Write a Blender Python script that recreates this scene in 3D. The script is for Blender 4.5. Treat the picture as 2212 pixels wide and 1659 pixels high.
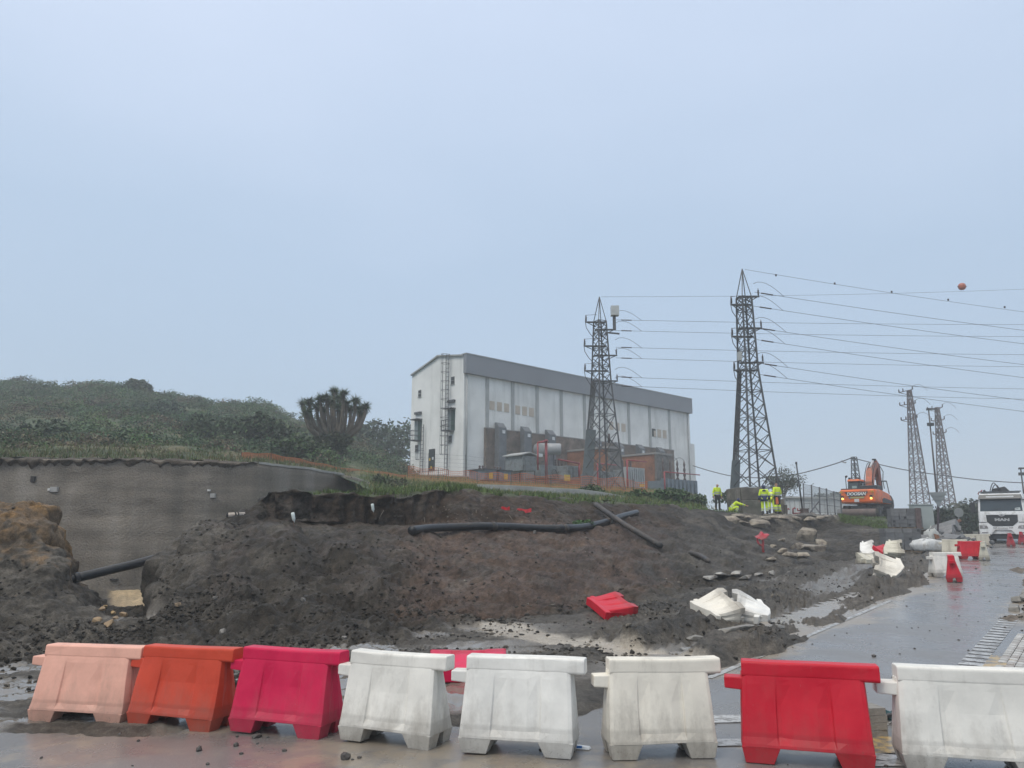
import bpy, bmesh, math, random
import numpy as np
from mathutils import Vector, Matrix, Euler

R = math.radians
rng = np.random.default_rng(7)
random.seed(7)
scene = bpy.context.scene
for o in list(bpy.data.objects):
    bpy.data.objects.remove(o)
COL = scene.collection

# ------------------------------------------------------------------ camera
FOC, CX, CY, PITCH, CAMH = 1660.0, 1106.0, 829.5, R(10.8), 1.756
cam_d = bpy.data.cameras.new('camera')
cam_d.sensor_width = 36.0
cam_d.lens = FOC / 2212.0 * 36.0
cam_d.clip_start = 0.1
cam_d.clip_end = 6000.0
cam = bpy.data.objects.new('camera', cam_d)
cam.location = (0, 0, CAMH)
cam.rotation_euler = (math.pi / 2 + PITCH, 0, 0)
COL.objects.link(cam)
scene.camera = cam

# ------------------------------------------------------------------ sky and sun (overcast, rain)
world = bpy.data.worlds.new('World')
scene.world = world
world.use_nodes = True
wn, wl = world.node_tree.nodes, world.node_tree.links
wn.clear()
w_out = wn.new('ShaderNodeOutputWorld')
w_bg = wn.new('ShaderNodeBackground')
w_sky = wn.new('ShaderNodeTexSky')
w_sky.sky_type = 'NISHITA'
w_sky.sun_disc = False
w_sky.sun_elevation = R(52)
w_sky.sun_rotation = R(-40)
w_tc = wn.new('ShaderNodeTexCoord')
w_sep = wn.new('ShaderNodeSeparateXYZ')
w_ramp = wn.new('ShaderNodeValToRGB')
w_noise = wn.new('ShaderNodeTexNoise')
w_noise.inputs['Scale'].default_value = 1.6
w_noise.inputs['Detail'].default_value = 3.0
w_map = wn.new('ShaderNodeMapping')
w_map.inputs['Scale'].default_value = (1, 1, 2.5)
w_add = wn.new('ShaderNodeMath'); w_add.operation = 'MULTIPLY_ADD'
w_add.inputs[1].default_value = 0.26
w_cs = wn.new('ShaderNodeMath'); w_cs.operation = 'ADD'; w_cs.inputs[1].default_value = -0.13
w_dim = wn.new('ShaderNodeMixRGB'); w_dim.blend_type = 'MULTIPLY'; w_dim.inputs[0].default_value = 1.0
w_dim.inputs[2].default_value = (0.1, 0.1, 0.1, 1)
w_mix = wn.new('ShaderNodeMixRGB'); w_mix.inputs[0].default_value = 0.9
el = w_ramp.color_ramp.elements
el[0].position = 0.0; el[0].color = (0.41, 0.525, 0.67, 1)
el[1].position = 1.0; el[1].color = (1.75, 1.66, 1.54, 1)
for p_, c_ in ((0.12, (0.415, 0.54, 0.695, 1)), (0.36, (0.465, 0.595, 0.77, 1)), (0.62, (0.64, 0.745, 0.93, 1))):
    e_ = el.new(p_); e_.color = c_
wl.new(w_tc.outputs['Generated'], w_sep.inputs[0])
wl.new(w_tc.outputs['Generated'], w_map.inputs[0])
wl.new(w_map.outputs[0], w_noise.inputs['Vector'])
wl.new(w_sep.outputs['Z'], w_cs.inputs[0])
wl.new(w_noise.outputs['Fac'], w_add.inputs[0])
wl.new(w_cs.outputs[0], w_add.inputs[2])
wl.new(w_add.outputs[0], w_ramp.inputs[0])
wl.new(w_sky.outputs[0], w_dim.inputs[1])
wl.new(w_dim.outputs[0], w_mix.inputs[1])
wl.new(w_ramp.outputs[0], w_mix.inputs[2])
wl.new(w_mix.outputs[0], w_bg.inputs[0])
w_bg.inputs[1].default_value = 1.0
wl.new(w_bg.outputs[0], w_out.inputs[0])

sun_d = bpy.data.lights.new('sun', 'SUN')
sun_d.energy = 1.5
sun_d.angle = R(25)
sun_d.color = (1.0, 0.93, 0.83)
sun = bpy.data.objects.new('sun', sun_d)
sun.rotation_euler = (R(38), 0, R(-40))
sun.location = (0, 0, 60)
COL.objects.link(sun)

vs = scene.view_settings
vs.view_transform = 'Standard'; vs.look = 'None'; vs.exposure = 0.12; vs.gamma = 1.0
vs.use_curve_mapping = False
cy = scene.cycles
cy.max_bounces = 6; cy.diffuse_bounces = 3; cy.glossy_bounces = 3; cy.transmission_bounces = 4
cy.volume_bounces = 1; cy.transparent_max_bounces = 12
cy.use_denoising = True
cy.caustics_reflective = False; cy.caustics_refractive = False

# ------------------------------------------------------------------ pixel <-> place (photo scaled to 2212 x 1659)
CP, SP = math.cos(PITCH), math.sin(PITCH)
def zat(Y, d):
    yc = (CY - Y) / FOC
    return CAMH + d * (SP + yc * CP) / (CP - yc * SP)
def P(X, Y, d):
    yc = (CY - Y) / FOC
    t = d / (CP - yc * SP)
    return Vector(((X - CX) / FOC * t, d, CAMH + t * (SP + yc * CP)))
def xat(X, d, z):
    return (X - CX) / FOC * (d * CP + (z - CAMH) * SP)
def pix(x, y, z):
    dep = y * CP + (z - CAMH) * SP
    up = -y * SP + (z - CAMH) * CP
    return CX + FOC * x / dep, CY - FOC * up / dep
def ray_plane(X, Y, p0, n):
    yc = (CY - Y) / FOC
    v = Vector(((X - CX) / FOC, CP - yc * SP, SP + yc * CP))
    o = Vector((0, 0, CAMH))
    return o + v * ((Vector(p0) - o).dot(n) / v.dot(n))

# ------------------------------------------------------------------ noise (numpy)
def _hash(ix, iy, iz, seed):
    h = (ix.astype(np.int64) * 374761393 + iy.astype(np.int64) * 668265263 + iz.astype(np.int64) * 2147483647 + seed * 974711) & 0xffffffff
    h = ((h ^ (h >> 13)) * 1274126177) & 0xffffffff
    h = (h ^ (h >> 16)) & 0xffffffff
    return h / 4294967295.0
def vnoise(x, y, z, seed=0):
    x, y, z = np.broadcast_arrays(np.asarray(x, float), np.asarray(y, float), np.asarray(z, float))
    ix, iy, iz = np.floor(x), np.floor(y), np.floor(z)
    fx, fy, fz = x - ix, y - iy, z - iz
    fx, fy, fz = fx*fx*(3-2*fx), fy*fy*(3-2*fy), fz*fz*(3-2*fz)
    r = 0
    for a in (0, 1):
        for b in (0, 1):
            for c in (0, 1):
                r = r + _hash(ix+a, iy+b, iz+c, seed) * (fx if a else 1-fx) * (fy if b else 1-fy) * (fz if c else 1-fz)
    return r * 2 - 1
def fbm(x, y, z=0.0, oct=4, seed=0, gain=0.5):
    a, s, r = 1.0, 1.0, 0
    for k in range(oct):
        r = r + a * vnoise(np.asarray(x)*s + 17.3*k, np.asarray(y)*s - 9.1*k, np.asarray(z)*s + 3.7*k, seed + k)
        a *= gain; s *= 2.03
    return r
def sstep(a, b, x):
    t = np.clip((np.asarray(x, float) - a) / (b - a), 0, 1)
    return t * t * (3 - 2 * t)

# ------------------------------------------------------------------ materials
_M = {}
def nmat(name):
    m = bpy.data.materials.new(name); m.use_nodes = True
    nt = m.node_tree
    return m, nt, nt.nodes, nt.links, nt.nodes['Principled BSDF']
def mat(name, col, rough=0.6, var=0.12, scale=6.0, bump=0.0, bscale=40.0, metal=0.0, spec=0.5, dirt=None, dirt_amt=0.0, dirt_scale=2.5):
    """plain surface with tone variation, fine relief and optional blotchy dirt"""
    if name in _M: return _M[name]
    m, nt, N, L, B = nmat(name)
    B.inputs['Roughness'].default_value = rough
    B.inputs['Metallic'].default_value = metal
    B.inputs['Specular IOR Level'].default_value = spec
    tc = N.new('ShaderNodeTexCoord')
    n1 = N.new('ShaderNodeTexNoise'); n1.inputs['Scale'].default_value = scale; n1.inputs['Detail'].default_value = 6
    L.new(tc.outputs['Object'], n1.inputs['Vector'])
    rp = N.new('ShaderNodeValToRGB')
    c = np.array(col[:3])
    rp.color_ramp.elements[0].position = 0.3; rp.color_ramp.elements[0].color = (*np.clip(c*(1-var), 0, 1), 1)
    rp.color_ramp.elements[1].position = 0.7; rp.color_ramp.elements[1].color = (*np.clip(c*(1+var), 0, 1), 1)
    L.new(n1.outputs['Fac'], rp.inputs[0])
    out = rp.outputs[0]
    if dirt is not None:
        n3 = N.new('ShaderNodeTexNoise'); n3.inputs['Scale'].default_value = dirt_scale; n3.inputs['Detail'].default_value = 8
        n3.inputs['Roughness'].default_value = 0.65
        L.new(tc.outputs['Object'], n3.inputs['Vector'])
        r3 = N.new('ShaderNodeMapRange'); r3.inputs['From Min'].default_value = 0.62 - dirt_amt*0.45; r3.inputs['From Max'].default_value = 0.78 - dirt_amt*0.3
        L.new(n3.outputs['Fac'], r3.inputs['Value'])
        mx = N.new('ShaderNodeMixRGB'); mx.inputs[2].default_value = (*dirt, 1)
        L.new(r3.outputs[0], mx.inputs[0]); L.new(out, mx.inputs[1]); out = mx.outputs[0]
    L.new(out, B.inputs['Base Color'])
    if bump:
        n2 = N.new('ShaderNodeTexNoise'); n2.inputs['Scale'].default_value = bscale; n2.inputs['Detail'].default_value = 5
        L.new(tc.outputs['Object'], n2.inputs['Vector'])
        b = N.new('ShaderNodeBump'); b.inputs['Strength'].default_value = bump; b.inputs['Distance'].default_value = 0.02
        L.new(n2.outputs['Fac'], b.inputs['Height']); L.new(b.outputs[0], B.inputs['Normal'])
    _M[name] = m
    return m
def emit(name, col, s):
    m, nt, N, L, B = nmat(name)
    B.inputs['Base Color'].default_value = (*col, 1)
    B.inputs['Emission Color'].default_value = (*col, 1); B.inputs['Emission Strength'].default_value = s
    return m

# ------------------------------------------------------------------ objects
def tag(o, label=None, cat=None, group=None, kind=None):
    if label: o['label'] = label
    if cat: o['category'] = cat
    if group: o['group'] = group
    if kind: o['kind'] = kind
    return o
def empty(name, loc=(0, 0, 0), rz=0.0, label=None, cat=None, group=None, rot=None):
    e = bpy.data.objects.new(name, None)
    e.empty_display_size = 0.2
    e.location = loc
    e.rotation_euler = rot if rot is not None else (0, 0, rz)
    COL.objects.link(e)
    return tag(e, label, cat, group)
def link(name, me, parent=None, world=False):
    o = bpy.data.objects.new(name, me); COL.objects.link(o)
    if parent is not None:
        o.parent = parent
        if world:
            o.matrix_parent_inverse = full(parent).inverted()
    return o
def full(e):
    m = Matrix.LocRotScale(e.location, e.rotation_euler, e.scale)
    return m if e.parent is None else full(e.parent) @ e.matrix_parent_inverse @ m
def copy_tree(o, parent=None):
    c = o.copy(); COL.objects.link(c)
    if parent is not None:
        c.parent = parent; c.matrix_parent_inverse = o.matrix_parent_inverse.copy()
    for ch in list(o.children): copy_tree(ch, c)
    return c

class MB:
    """collects shapes into ONE mesh"""
    def __init__(s): s.v = []; s.f = []
    def add(s, vs, fs):
        b = len(s.v); s.v += [tuple(p) for p in vs]; s.f += [tuple(b + i for i in f) for f in fs]; return s
    def hexa(s, p):
        return s.add(p, [(0,3,2,1),(4,5,6,7),(0,1,5,4),(1,2,6,5),(2,3,7,6),(3,0,4,7)])
    def box(s, x0, x1, y0, y1, z0, z1):
        return s.hexa([(x0,y0,z0),(x1,y0,z0),(x1,y1,z0),(x0,y1,z0),(x0,y0,z1),(x1,y0,z1),(x1,y1,z1),(x0,y1,z1)])
    def bar(s, p, q, w, h=None, up=(0, 0, 1)):
        h = w if h is None else h
        p, q = Vector(p), Vector(q); d = (q - p).normalized(); u = Vector(up)
        if abs(d.dot(u)) > 0.98: u = Vector((0, 1, 0))
        a = d.cross(u).normalized() * w / 2; b = a.cross(d).normalized() * h / 2
        return s.hexa([p-a-b, p+a-b, p+a+b, p-a+b, q-a-b, q+a-b, q+a+b, q-a+b])
    def tube(s, pts, r, n=8, cap=True):
        pts = [Vector(p) for p in pts]; rs = r if isinstance(r, (list, tuple, np.ndarray)) else [r] * len(pts)
        b = len(s.v); prev = None
        for i, p in enumerate(pts):
            d = (pts[min(i+1, len(pts)-1)] - pts[max(i-1, 0)]).normalized()
            if prev is None:
                u = Vector((0, 0, 1)) if abs(d.z) < 0.9 else Vector((1, 0, 0))
                a = d.cross(u).normalized()
            else:
                a = (prev - d * prev.dot(d)).normalized()
            prev = a; c = d.cross(a)
            for k in range(n):
                t = 2 * math.pi * k / n
                s.v.append(tuple(p + (a * math.cos(t) + c * math.sin(t)) * rs[i]))
        for i in range(len(pts) - 1):
            for k in range(n):
                k2 = (k + 1) % n
                s.f.append((b+i*n+k, b+i*n+k2, b+(i+1)*n+k2, b+(i+1)*n+k))
        if cap:
            s.f.append(tuple(b + k for k in range(n))[::-1]); m = b + (len(pts)-1)*n; s.f.append(tuple(m + k for k in range(n)))
        return s
    def lathe(s, c, prof, n=16, axis=(0, 0, 1)):
        ax = Vector(axis).normalized(); c = Vector(c)
        return s.tube([c + ax * z for r, z in prof], [max(r, 1e-4) for r, z in prof], n)
    def prism(s, poly, off):
        n = len(poly); o = Vector(off)
        vs = [Vector(p) for p in poly] + [Vector(p) + o for p in poly]
        fs = [tuple(range(n))[::-1], tuple(range(n, 2*n))] + [(i, (i+1) % n, n+(i+1) % n, n+i) for i in range(n)]
        return s.add(vs, fs)
    def rock(s, c, rx, ry, rz, seed, sub=1, rough=0.25):
        bm = bmesh.new(); bmesh.ops.create_icosphere(bm, subdivisions=sub, radius=1.0)
        rr = random.Random(seed); ang = rr.random() * 6.28; ca, sa = math.cos(ang), math.sin(ang)
        idx = {v: i for i, v in enumerate(bm.verts)}; vs = []
        for v in bm.verts:
            k = 1 + rr.uniform(-rough, rough); x, y, z = v.co.x*rx*k, v.co.y*ry*k, v.co.z*rz*k
            vs.append((c[0]+x*ca-y*sa, c[1]+x*sa+y*ca, c[2]+z))
        fs = [tuple(idx[v] for v in f.verts) for f in bm.faces]; bm.free()
        return s.add(vs, fs)
    def hull(s, c, w, d, h, seed, n=16):
        rr = random.Random(seed); bm = bmesh.new()
        for _ in range(n):
            v = Vector((rr.gauss(0, 1), rr.gauss(0, 1), rr.gauss(0, 1))).normalized(); k = max(abs(v.x), abs(v.y), abs(v.z))
            v = v.lerp(v / k, .65) * rr.uniform(.8, 1.0); bm.verts.new((c[0] + v.x*w/2, c[1] + v.y*d/2, c[2] + v.z*h/2))
        r = bmesh.ops.convex_hull(bm, input=bm.verts); bmesh.ops.delete(bm, geom=list({g for g in r['geom_interior'] if isinstance(g, bmesh.types.BMVert)}), context='VERTS')
        bm.verts.index_update(); vs = [tuple(v.co) for v in bm.verts]; fs = [tuple(v.index for v in f.verts) for f in bm.faces]; bm.free()
        return s.add(vs, fs)
    def mesh(s, name, m=None, smooth=False, fix=True):
        me = bpy.data.meshes.new(name); me.from_pydata(s.v, [], s.f)
        if fix:
            bm = bmesh.new(); bm.from_mesh(me); bmesh.ops.recalc_face_normals(bm, faces=bm.faces); bm.to_mesh(me); bm.free()
        if m: me.materials.append(m)
        if smooth: me.polygons.foreach_set('use_smooth', [True] * len(me.polygons))
        me.update(); return me
    def build(s, name, m, parent=None, smooth=False, world=False, bevel=0.0, fix=True):
        o = link(name, s.mesh(name, m, smooth, fix), parent, world)
        if bevel:
            b = o.modifiers.new('bevel', 'BEVEL'); b.width = bevel; b.segments = 2; b.limit_method = 'ANGLE'; b.angle_limit = R(35)
        return o
def unit_box(m, _c={}):
    if m.name not in _c:
        _c[m.name] = MB().box(-.5, .5, -.5, .5, -.5, .5).mesh('bar', m)
    return _c[m.name]
def bar_obj(name, p, q, w, m, parent, h=None):
    """a straight bar as an object of its own, sharing one unit mesh (world coordinates)"""
    p, q = Vector(p), Vector(q); d = q - p
    o = link(name, unit_box(m), parent)
    rot = d.to_track_quat('Z', 'Y').to_matrix().to_4x4()
    M = Matrix.Translation((p + q) / 2) @ rot @ Matrix.Diagonal((w, h or w, d.length, 1))
    if parent is not None: M = full(parent).inverted() @ M
    o.matrix_basis = M
    return o
def text_mesh(s, size, m, extrude=0.02, shear=0.0, bold=0.0):
    c = bpy.data.curves.new('lettering', 'FONT'); c.body = s; c.size = size; c.extrude = extrude; c.shear = shear
    c.align_x = 'CENTER'; c.align_y = 'CENTER'; c.offset = bold
    o = bpy.data.objects.new('tmp', c); COL.objects.link(o)
    dg = bpy.context.evaluated_depsgraph_get()
    me = bpy.data.meshes.new_from_object(o.evaluated_get(dg))
    bpy.data.objects.remove(o); bpy.data.curves.remove(c)
    me.name = 'lettering'; me.materials.clear(); me.materials.append(m)
    return me
def np_mesh(name, V, F, m, smooth=False):
    """V (n,3), F (m,k) arrays -> mesh, fast"""
    V = np.asarray(V, np.float32); F = np.asarray(F, np.int32)
    me = bpy.data.meshes.new(name)
    me.vertices.add(len(V)); me.vertices.foreach_set('co', V.ravel())
    k = F.shape[1]
    me.loops.add(F.size); me.loops.foreach_set('vertex_index', F.ravel())
    me.polygons.add(len(F))
    me.polygons.foreach_set('loop_start', np.arange(0, F.size, k, dtype=np.int32))
    if smooth: me.polygons.foreach_set('use_smooth', np.ones(len(F), bool))
    if m: me.materials.append(m)
    me.update(calc_edges=True)
    return me
def vcol(me, name, C):
    a = me.color_attributes.new(name, 'FLOAT_COLOR', 'POINT')
    C = np.asarray(C, np.float32)
    if C.shape[1] == 3: C = np.hstack([C, np.ones((len(C), 1), np.float32)])
    a.data.foreach_set('color', C.ravel())
# ================================================================== GROUND
TX, TY = 0.605, 0.796                      # direction of the side road
def road_uv(x, y):
    u = (x - 3.05) * TY - (y - 10.8) * TX
    v = (x - 3.05) * TX + (y - 10.8) * TY
    u = u + np.where(v > 12, 0.10 * (v - 12), 0)
    return u, v
def zflat(x, y):
    return 0.0263 * np.maximum(0, np.asarray(y) - 10) + 0.03 * np.minimum(0, x) * sstep(40, 14, y)
def road_mask(x, y):
    u, v = road_uv(x, y)
    n = 0.35 * fbm(x * 0.9, y * 0.9, 0, 3, 21)
    a = sstep(-0.25, 0.25, u + n) * sstep(2.0, -1.0, y * 0 - 1)
    dirt = sstep(2.15, 2.75, u + n * 0.7) * sstep(6.2, 7.6, v + n) * sstep(26, 19, v)
    a = a * (1 - dirt)
    b = sstep(.4, -.4, y + .9 * n - (7.7 + 2.2 * sstep(1.2, 3.2, x)))
    return np.maximum(a, b), dirt

def loft(cols, xs, sub):
    """cols: {X: [(d, z or Y)...]}; control rows lofted over X and subdivided; returns d, z arrays (rows, len(xs))"""
    Xk = sorted(cols)
    K = len(cols[Xk[0]])
    D = np.zeros((K, len(xs))); Z = np.zeros((K, len(xs)))
    for k in range(K):
        dk = [cols[X][k][0] for X in Xk]
        zk = [(zat(cols[X][k][1], cols[X][k][0]) if cols[X][k][1] > 100 else cols[X][k][1]) for X in Xk]
        D[k] = np.interp(xs, Xk, dk); Z[k] = np.interp(xs, Xk, zk)
    dd, zz = [], []
    for k in range(K - 1):
        for j in range(sub[k]):
            t = j / sub[k]
            dd.append(D[k] * (1 - t) + D[k+1] * t); zz.append(Z[k] * (1 - t) + Z[k+1] * t)
    dd.append(D[-1]); zz.append(Z[-1])
    return np.array(dd), np.array(zz)
def blur(A, n, ax):
    for _ in range(n):
        B = np.pad(A, [(1, 1) if i == ax else (0, 0) for i in range(2)], mode='edge')
        A = (B[:-2] + 2*B[1:-1] + B[2:]) / 4 if ax == 0 else (B[:, :-2] + 2*B[:, 1:-1] + B[:, 2:]) / 4
    return A
def grid_faces(nr, nc):
    i = np.arange(nr * nc).reshape(nr, nc)
    return np.stack([i[:-1, :-1].ravel(), i[:-1, 1:].ravel(), i[1:, 1:].ravel(), i[1:, :-1].ravel()], 1)
def normals(Pn):
    du = np.gradient(Pn, axis=1); dv = np.gradient(Pn, axis=0)
    n = np.cross(du, dv); n /= np.linalg.norm(n, axis=2, keepdims=True) + 1e-9
    n[n[..., 2] < 0] *= -1
    return n

def soil_material(name, rough=0.62, bump=0.5, fine=38.0):
    m, nt, N, L, B = nmat(name)
    at = N.new('ShaderNodeVertexColor'); at.layer_name = 'Col'
    wt = N.new('ShaderNodeVertexColor'); wt.layer_name = 'Wet'
    tc = N.new('ShaderNodeTexCoord')
    n1 = N.new('ShaderNodeTexNoise'); n1.inputs['Scale'].default_value = 7.0; n1.inputs['Detail'].default_value = 10; n1.inputs['Roughness'].default_value = 0.7
    n2 = N.new('ShaderNodeTexNoise'); n2.inputs['Scale'].default_value = fine; n2.inputs['Detail'].default_value = 6; n2.inputs['Roughness'].default_value = 0.7
    L.new(tc.outputs['Object'], n1.inputs['Vector']); L.new(tc.outputs['Object'], n2.inputs['Vector'])
    r1 = N.new('ShaderNodeMapRange'); r1.inputs['From Min'].default_value = 0.3; r1.inputs['From Max'].default_value = 0.72
    r1.inputs['To Min'].default_value = 0.38; r1.inputs['To Max'].default_value = 1.62
    L.new(n1.outputs['Fac'], r1.inputs['Value'])
    r2 = N.new('ShaderNodeMapRange'); r2.inputs['From Min'].default_value = 0.3; r2.inputs['From Max'].default_value = 0.7
    r2.inputs['To Min'].default_value = 0.5; r2.inputs['To Max'].default_value = 1.5
    L.new(n2.outputs['Fac'], r2.inputs['Value'])
    mu = N.new('ShaderNodeMath'); mu.operation = 'MULTIPLY'
    L.new(r1.outputs[0], mu.inputs[0]); L.new(r2.outputs[0], mu.inputs[1])
    # keep the tone even where it is flat wet slurry
    fl = N.new('ShaderNodeMix'); fl.data_type = 'FLOAT'
    L.new(wt.outputs['Color'], fl.inputs[0]); L.new(mu.outputs[0], fl.inputs[2]); fl.inputs[3].default_value = 1.0
    hs = N.new('ShaderNodeVectorMath'); hs.operation = 'SCALE'
    L.new(at.outputs['Color'], hs.inputs[0]); L.new(fl.outputs[0], hs.inputs['Scale'])
    L.new(hs.outputs[0], B.inputs['Base Color'])
    rr = N.new('ShaderNodeMapRange'); rr.inputs['To Min'].default_value = rough; rr.inputs['To Max'].default_value = 0.07
    L.new(wt.outputs['Color'], rr.inputs['Value']); L.new(rr.outputs[0], B.inputs['Roughness'])
    sr = N.new('ShaderNodeMapRange'); sr.inputs['To Min'].default_value = 0.16; sr.inputs['To Max'].default_value = 0.6
    L.new(wt.outputs['Color'], sr.inputs['Value']); L.new(sr.outputs[0], B.inputs['Specular IOR Level'])
    b = N.new('ShaderNodeBump'); b.inputs['Distance'].default_value = 0.06
    bs = N.new('ShaderNodeMapRange'); bs.inputs['To Min'].default_value = bump; bs.inputs['To Max'].default_value = 0.015
    L.new(wt.outputs['Color'], bs.inputs['Value']); L.new(bs.outputs[0], b.inputs['Strength'])
    ad = N.new('ShaderNodeMath'); ad.operation = 'ADD'
    L.new(n1.outputs['Fac'], ad.inputs[0]); L.new(n2.outputs['Fac'], ad.inputs[1])
    L.new(ad.outputs[0], b.inputs['Height']); L.new(b.outputs[0], B.inputs['Normal'])
    return m
SOIL = soil_material('soil', .55, .9)

F0, F1 = (0.8, 0.0), None
def C(r1, r2, r3, r4, r5, r6, r7, r8): return [(0.8, 0.0), r1, r2, r3, r4, r5, r6, r7, r8]
ZB = lambda d: 0.0263 * max(0, d - 10)
def flat(ds): return [(0.8, 0.0)] + [(d, ZB(d)) for d in ds]
NEAR = {
 -900: C((8,-.2),(11.3,-.2),(14,.2),(16.5,1.1),(18.3,2.5),(20,3.3),(22.5,-.3),(30,-.4)),
 -300: C((8,-.2),(11.3,-.2),(14,.2),(16.5,1.0),(18.3,2.4),(19.8,2.9),(22.5,-.3),(30,-.4)),
    0: C((8,-.16),(11.5,-.17),(14.5,.10),(16.5,.8),(18.0,2.15),(19.5,1078),(22,-.2),(30,-.4)),
   50: C((8,-.15),(11.5,-.16),(14.5,.10),(16.5,.8),(18.0,2.05),(19.5,1084),(22,-.2),(30,-.4)),
   95: C((8,-.14),(11.5,-.15),(14.5,.10),(16.6,.75),(18.0,1.85),(19.3,1103),(21.5,-.2),(30,-.4)),
  120: C((8,-.14),(11.5,-.15),(14.5,.10),(16.7,.65),(18.0,1.5),(19.0,1145),(21,-.2),(30,-.4)),
  133: C((8,-.14),(11.5,-.15),(14.5,.08),(16.7,.55),(18.0,1.1),(19.0,1195),(21,-.2),(30,-.4)),
  165: C((8,-.13),(11.5,-.14),(14.5,.05),(16.5,.35),(17.8,.55),(18.8,1243),(20.5,-.2),(30,-.4)),
  205: C((8,-.13),(11.5,-.14),(14.5,.0),(16.5,.18),(17.6,.26),(18.6,1272),(20,-.2),(30,-.45)),
  238: C((8,-.12),(11.5,-.13),(14.5,-.05),(16.5,-.04),(17.5,-.02),(18.5,1298),(20,-.2),(30,-.45)),
  318: C((8,-.12),(11.5,-.12),(14.5,-.03),(16.5,.0),(17.5,.02),(18.5,1298),(20,-.2),(30,-.45)),
  330: C((8,-.12),(11.5,-.12),(14.5,.05),(16.5,.18),(17.8,.5),(18.8,1264),(20.5,-.2),(30,-.45)),
  345: C((8,-.11),(11.5,-.11),(14.5,.12),(16.5,.35),(18,.9),(19.2,1222),(21.5,-.2),(30,-.45)),
  383: C((8,-.11),(11.6,-.10),(14.5,.2),(16.8,.7),(18.5,1.3),(20,1187),(22.5,-.2),(30,-.45)),
  400: C((8,-.1),(11.6,-.1),(14.5,.22),(16.9,.8),(19,1.55),(20.3,1160),(22.8,-.2),(30,-.4)),
  424: C((8,-.1),(11.7,-.08),(14.5,.25),(17,.9),(19.5,1.8),(21,1127),(23.5,0),(31,-.4)),
  480: C((8,-.09),(11.8,-.06),(14.5,.27),(17.5,.98),(20,1.92),(21.5,1117),(24,.5),(32,-.4)),
  540: C((8,-.08),(11.9,-.05),(15,.32),(19.5,1.7),(21.5,2.0),(22.8,1103),(25,.8),(33,-.3)),
  578: C((8,-.07),(12,-.03),(15.3,.36),(20.4,1.84),(23.0,1.98),(23.0,1062),(25.8,2.6),(34,.4)),
  700: C((8,-.05),(12,.0),(15.5,.4),(20.5,1.80),(23.25,1.95),(23.2,1065),(26.5,2.8),(36,1.8)),
  800: C((8,-.03),(12.2,.0),(15.3,.3),(20.9,1.72),(23.5,1.92),(23.5,1071),(28.5,3.0),(38,3.35)),
  880: C((8,-.02),(13,.0),(15.2,.15),(21.7,1.72),(23.9,1.92),(24.1,1069),(29.5,3.15),(38,3.6)),
  955: C((8,-.01),(14,.02),(15.6,.12),(22.6,1.76),(24.4,2.0),(25.2,1055),(30,3.35),(38,3.75)),
 1010: C((8,0),(14.3,.04),(16,.15),(23,1.83),(24.2,2.08),(26.5,1051),(30.5,3.4),(39,3.8)),
 1065: C((8,0),(14.5,.06),(16,.2),(23.8,1.85),(25,2.1),(27,1067),(31,3.1),(39,3.6)),
 1180: C((8,0),(15.2,.1),(16.8,.25),(25.3,1.87),(26.3,2.1),(28.5,1079),(33,3.1),(40,3.5)),
 1280: C((8,0),(16,.14),(17.7,.3),(27,1.95),(28,2.15),(30,1084),(34.5,3.1),(42,3.55)),
 1380: C((8,0),(17.5,.18),(19.5,.4),(29.5,1.95),(31,2.35),(33.2,1093),(38,3.0),(44,3.25)),
 1450: C((8,0),(19,.22),(21,.45),(31.5,2.0),(33.5,2.45),(36,1091),(41,3.0),(48,3.05)),
 1540: C((8,0),(20.5,.28),(23,.5),(34.5,2.0),(37.5,2.45),(41,1104),(46,2.85),(54,2.85)),
 1600: C((8,0),(21.5,.3),(24,.5),(36.5,1.7),(41.3,2.1),(43,1110),(47.5,2.75),(56,2.75)),
 1680: C((8,0),(25,.4),(27.5,.55),(38.5,1.2),(43.2,1.7),(44.5,1113),(49,2.75),(58,2.75)),
 1760: C((8,0),(29,.5),(31.5,.62),(40.5,1.15),(44.6,1.6),(46,1113),(50,2.8),(60,2.75)),
 1820: C((8,0),(31,.55),(34,.7),(41,1.25),(45.5,1.9),(48,1114),(52,2.75),(60,2.75)),
 1880: C((8,0),(33,.62),(35.5,.75),(40,1.2),(44,1.75),(48,1126),(52,2.5),(62,2.65)),
 1930: C((8,0),(35,.68),(38,.8),(40,1.05),(43,1.55),(47,2.05),(52,2.35),(62,2.55)),
 1990: C((8,0),(37,.72),(40,.83),(42,.95),(45,1.25),(48,1.55),(54,1.9),(64,2.3)),
 2050: C((8,0),(38,.74),(40,.8),(43,.88),(46,1.0),(49,1.1),(56,1.4),(66,1.9)),
 2110: flat((8,38,40,43,46,49,56,66)),
 3000: flat((8,38,40,43,46,49,56,66)),
}
xs = np.concatenate([np.arange(-900, -60, 14.0), np.arange(-60, 2270, 3.2), np.arange(2270, 3001, 16.0)])
SUB = [10, 60, 60, 60, 46, 40, 12, 10]
D, Z = loft(NEAR, xs, SUB)
# rows 1..: finer spread of the flat; soften the control creases
D = blur(blur(D, 2, 0), 2, 1); Z = blur(blur(Z, 2, 0), 2, 1)
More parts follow.
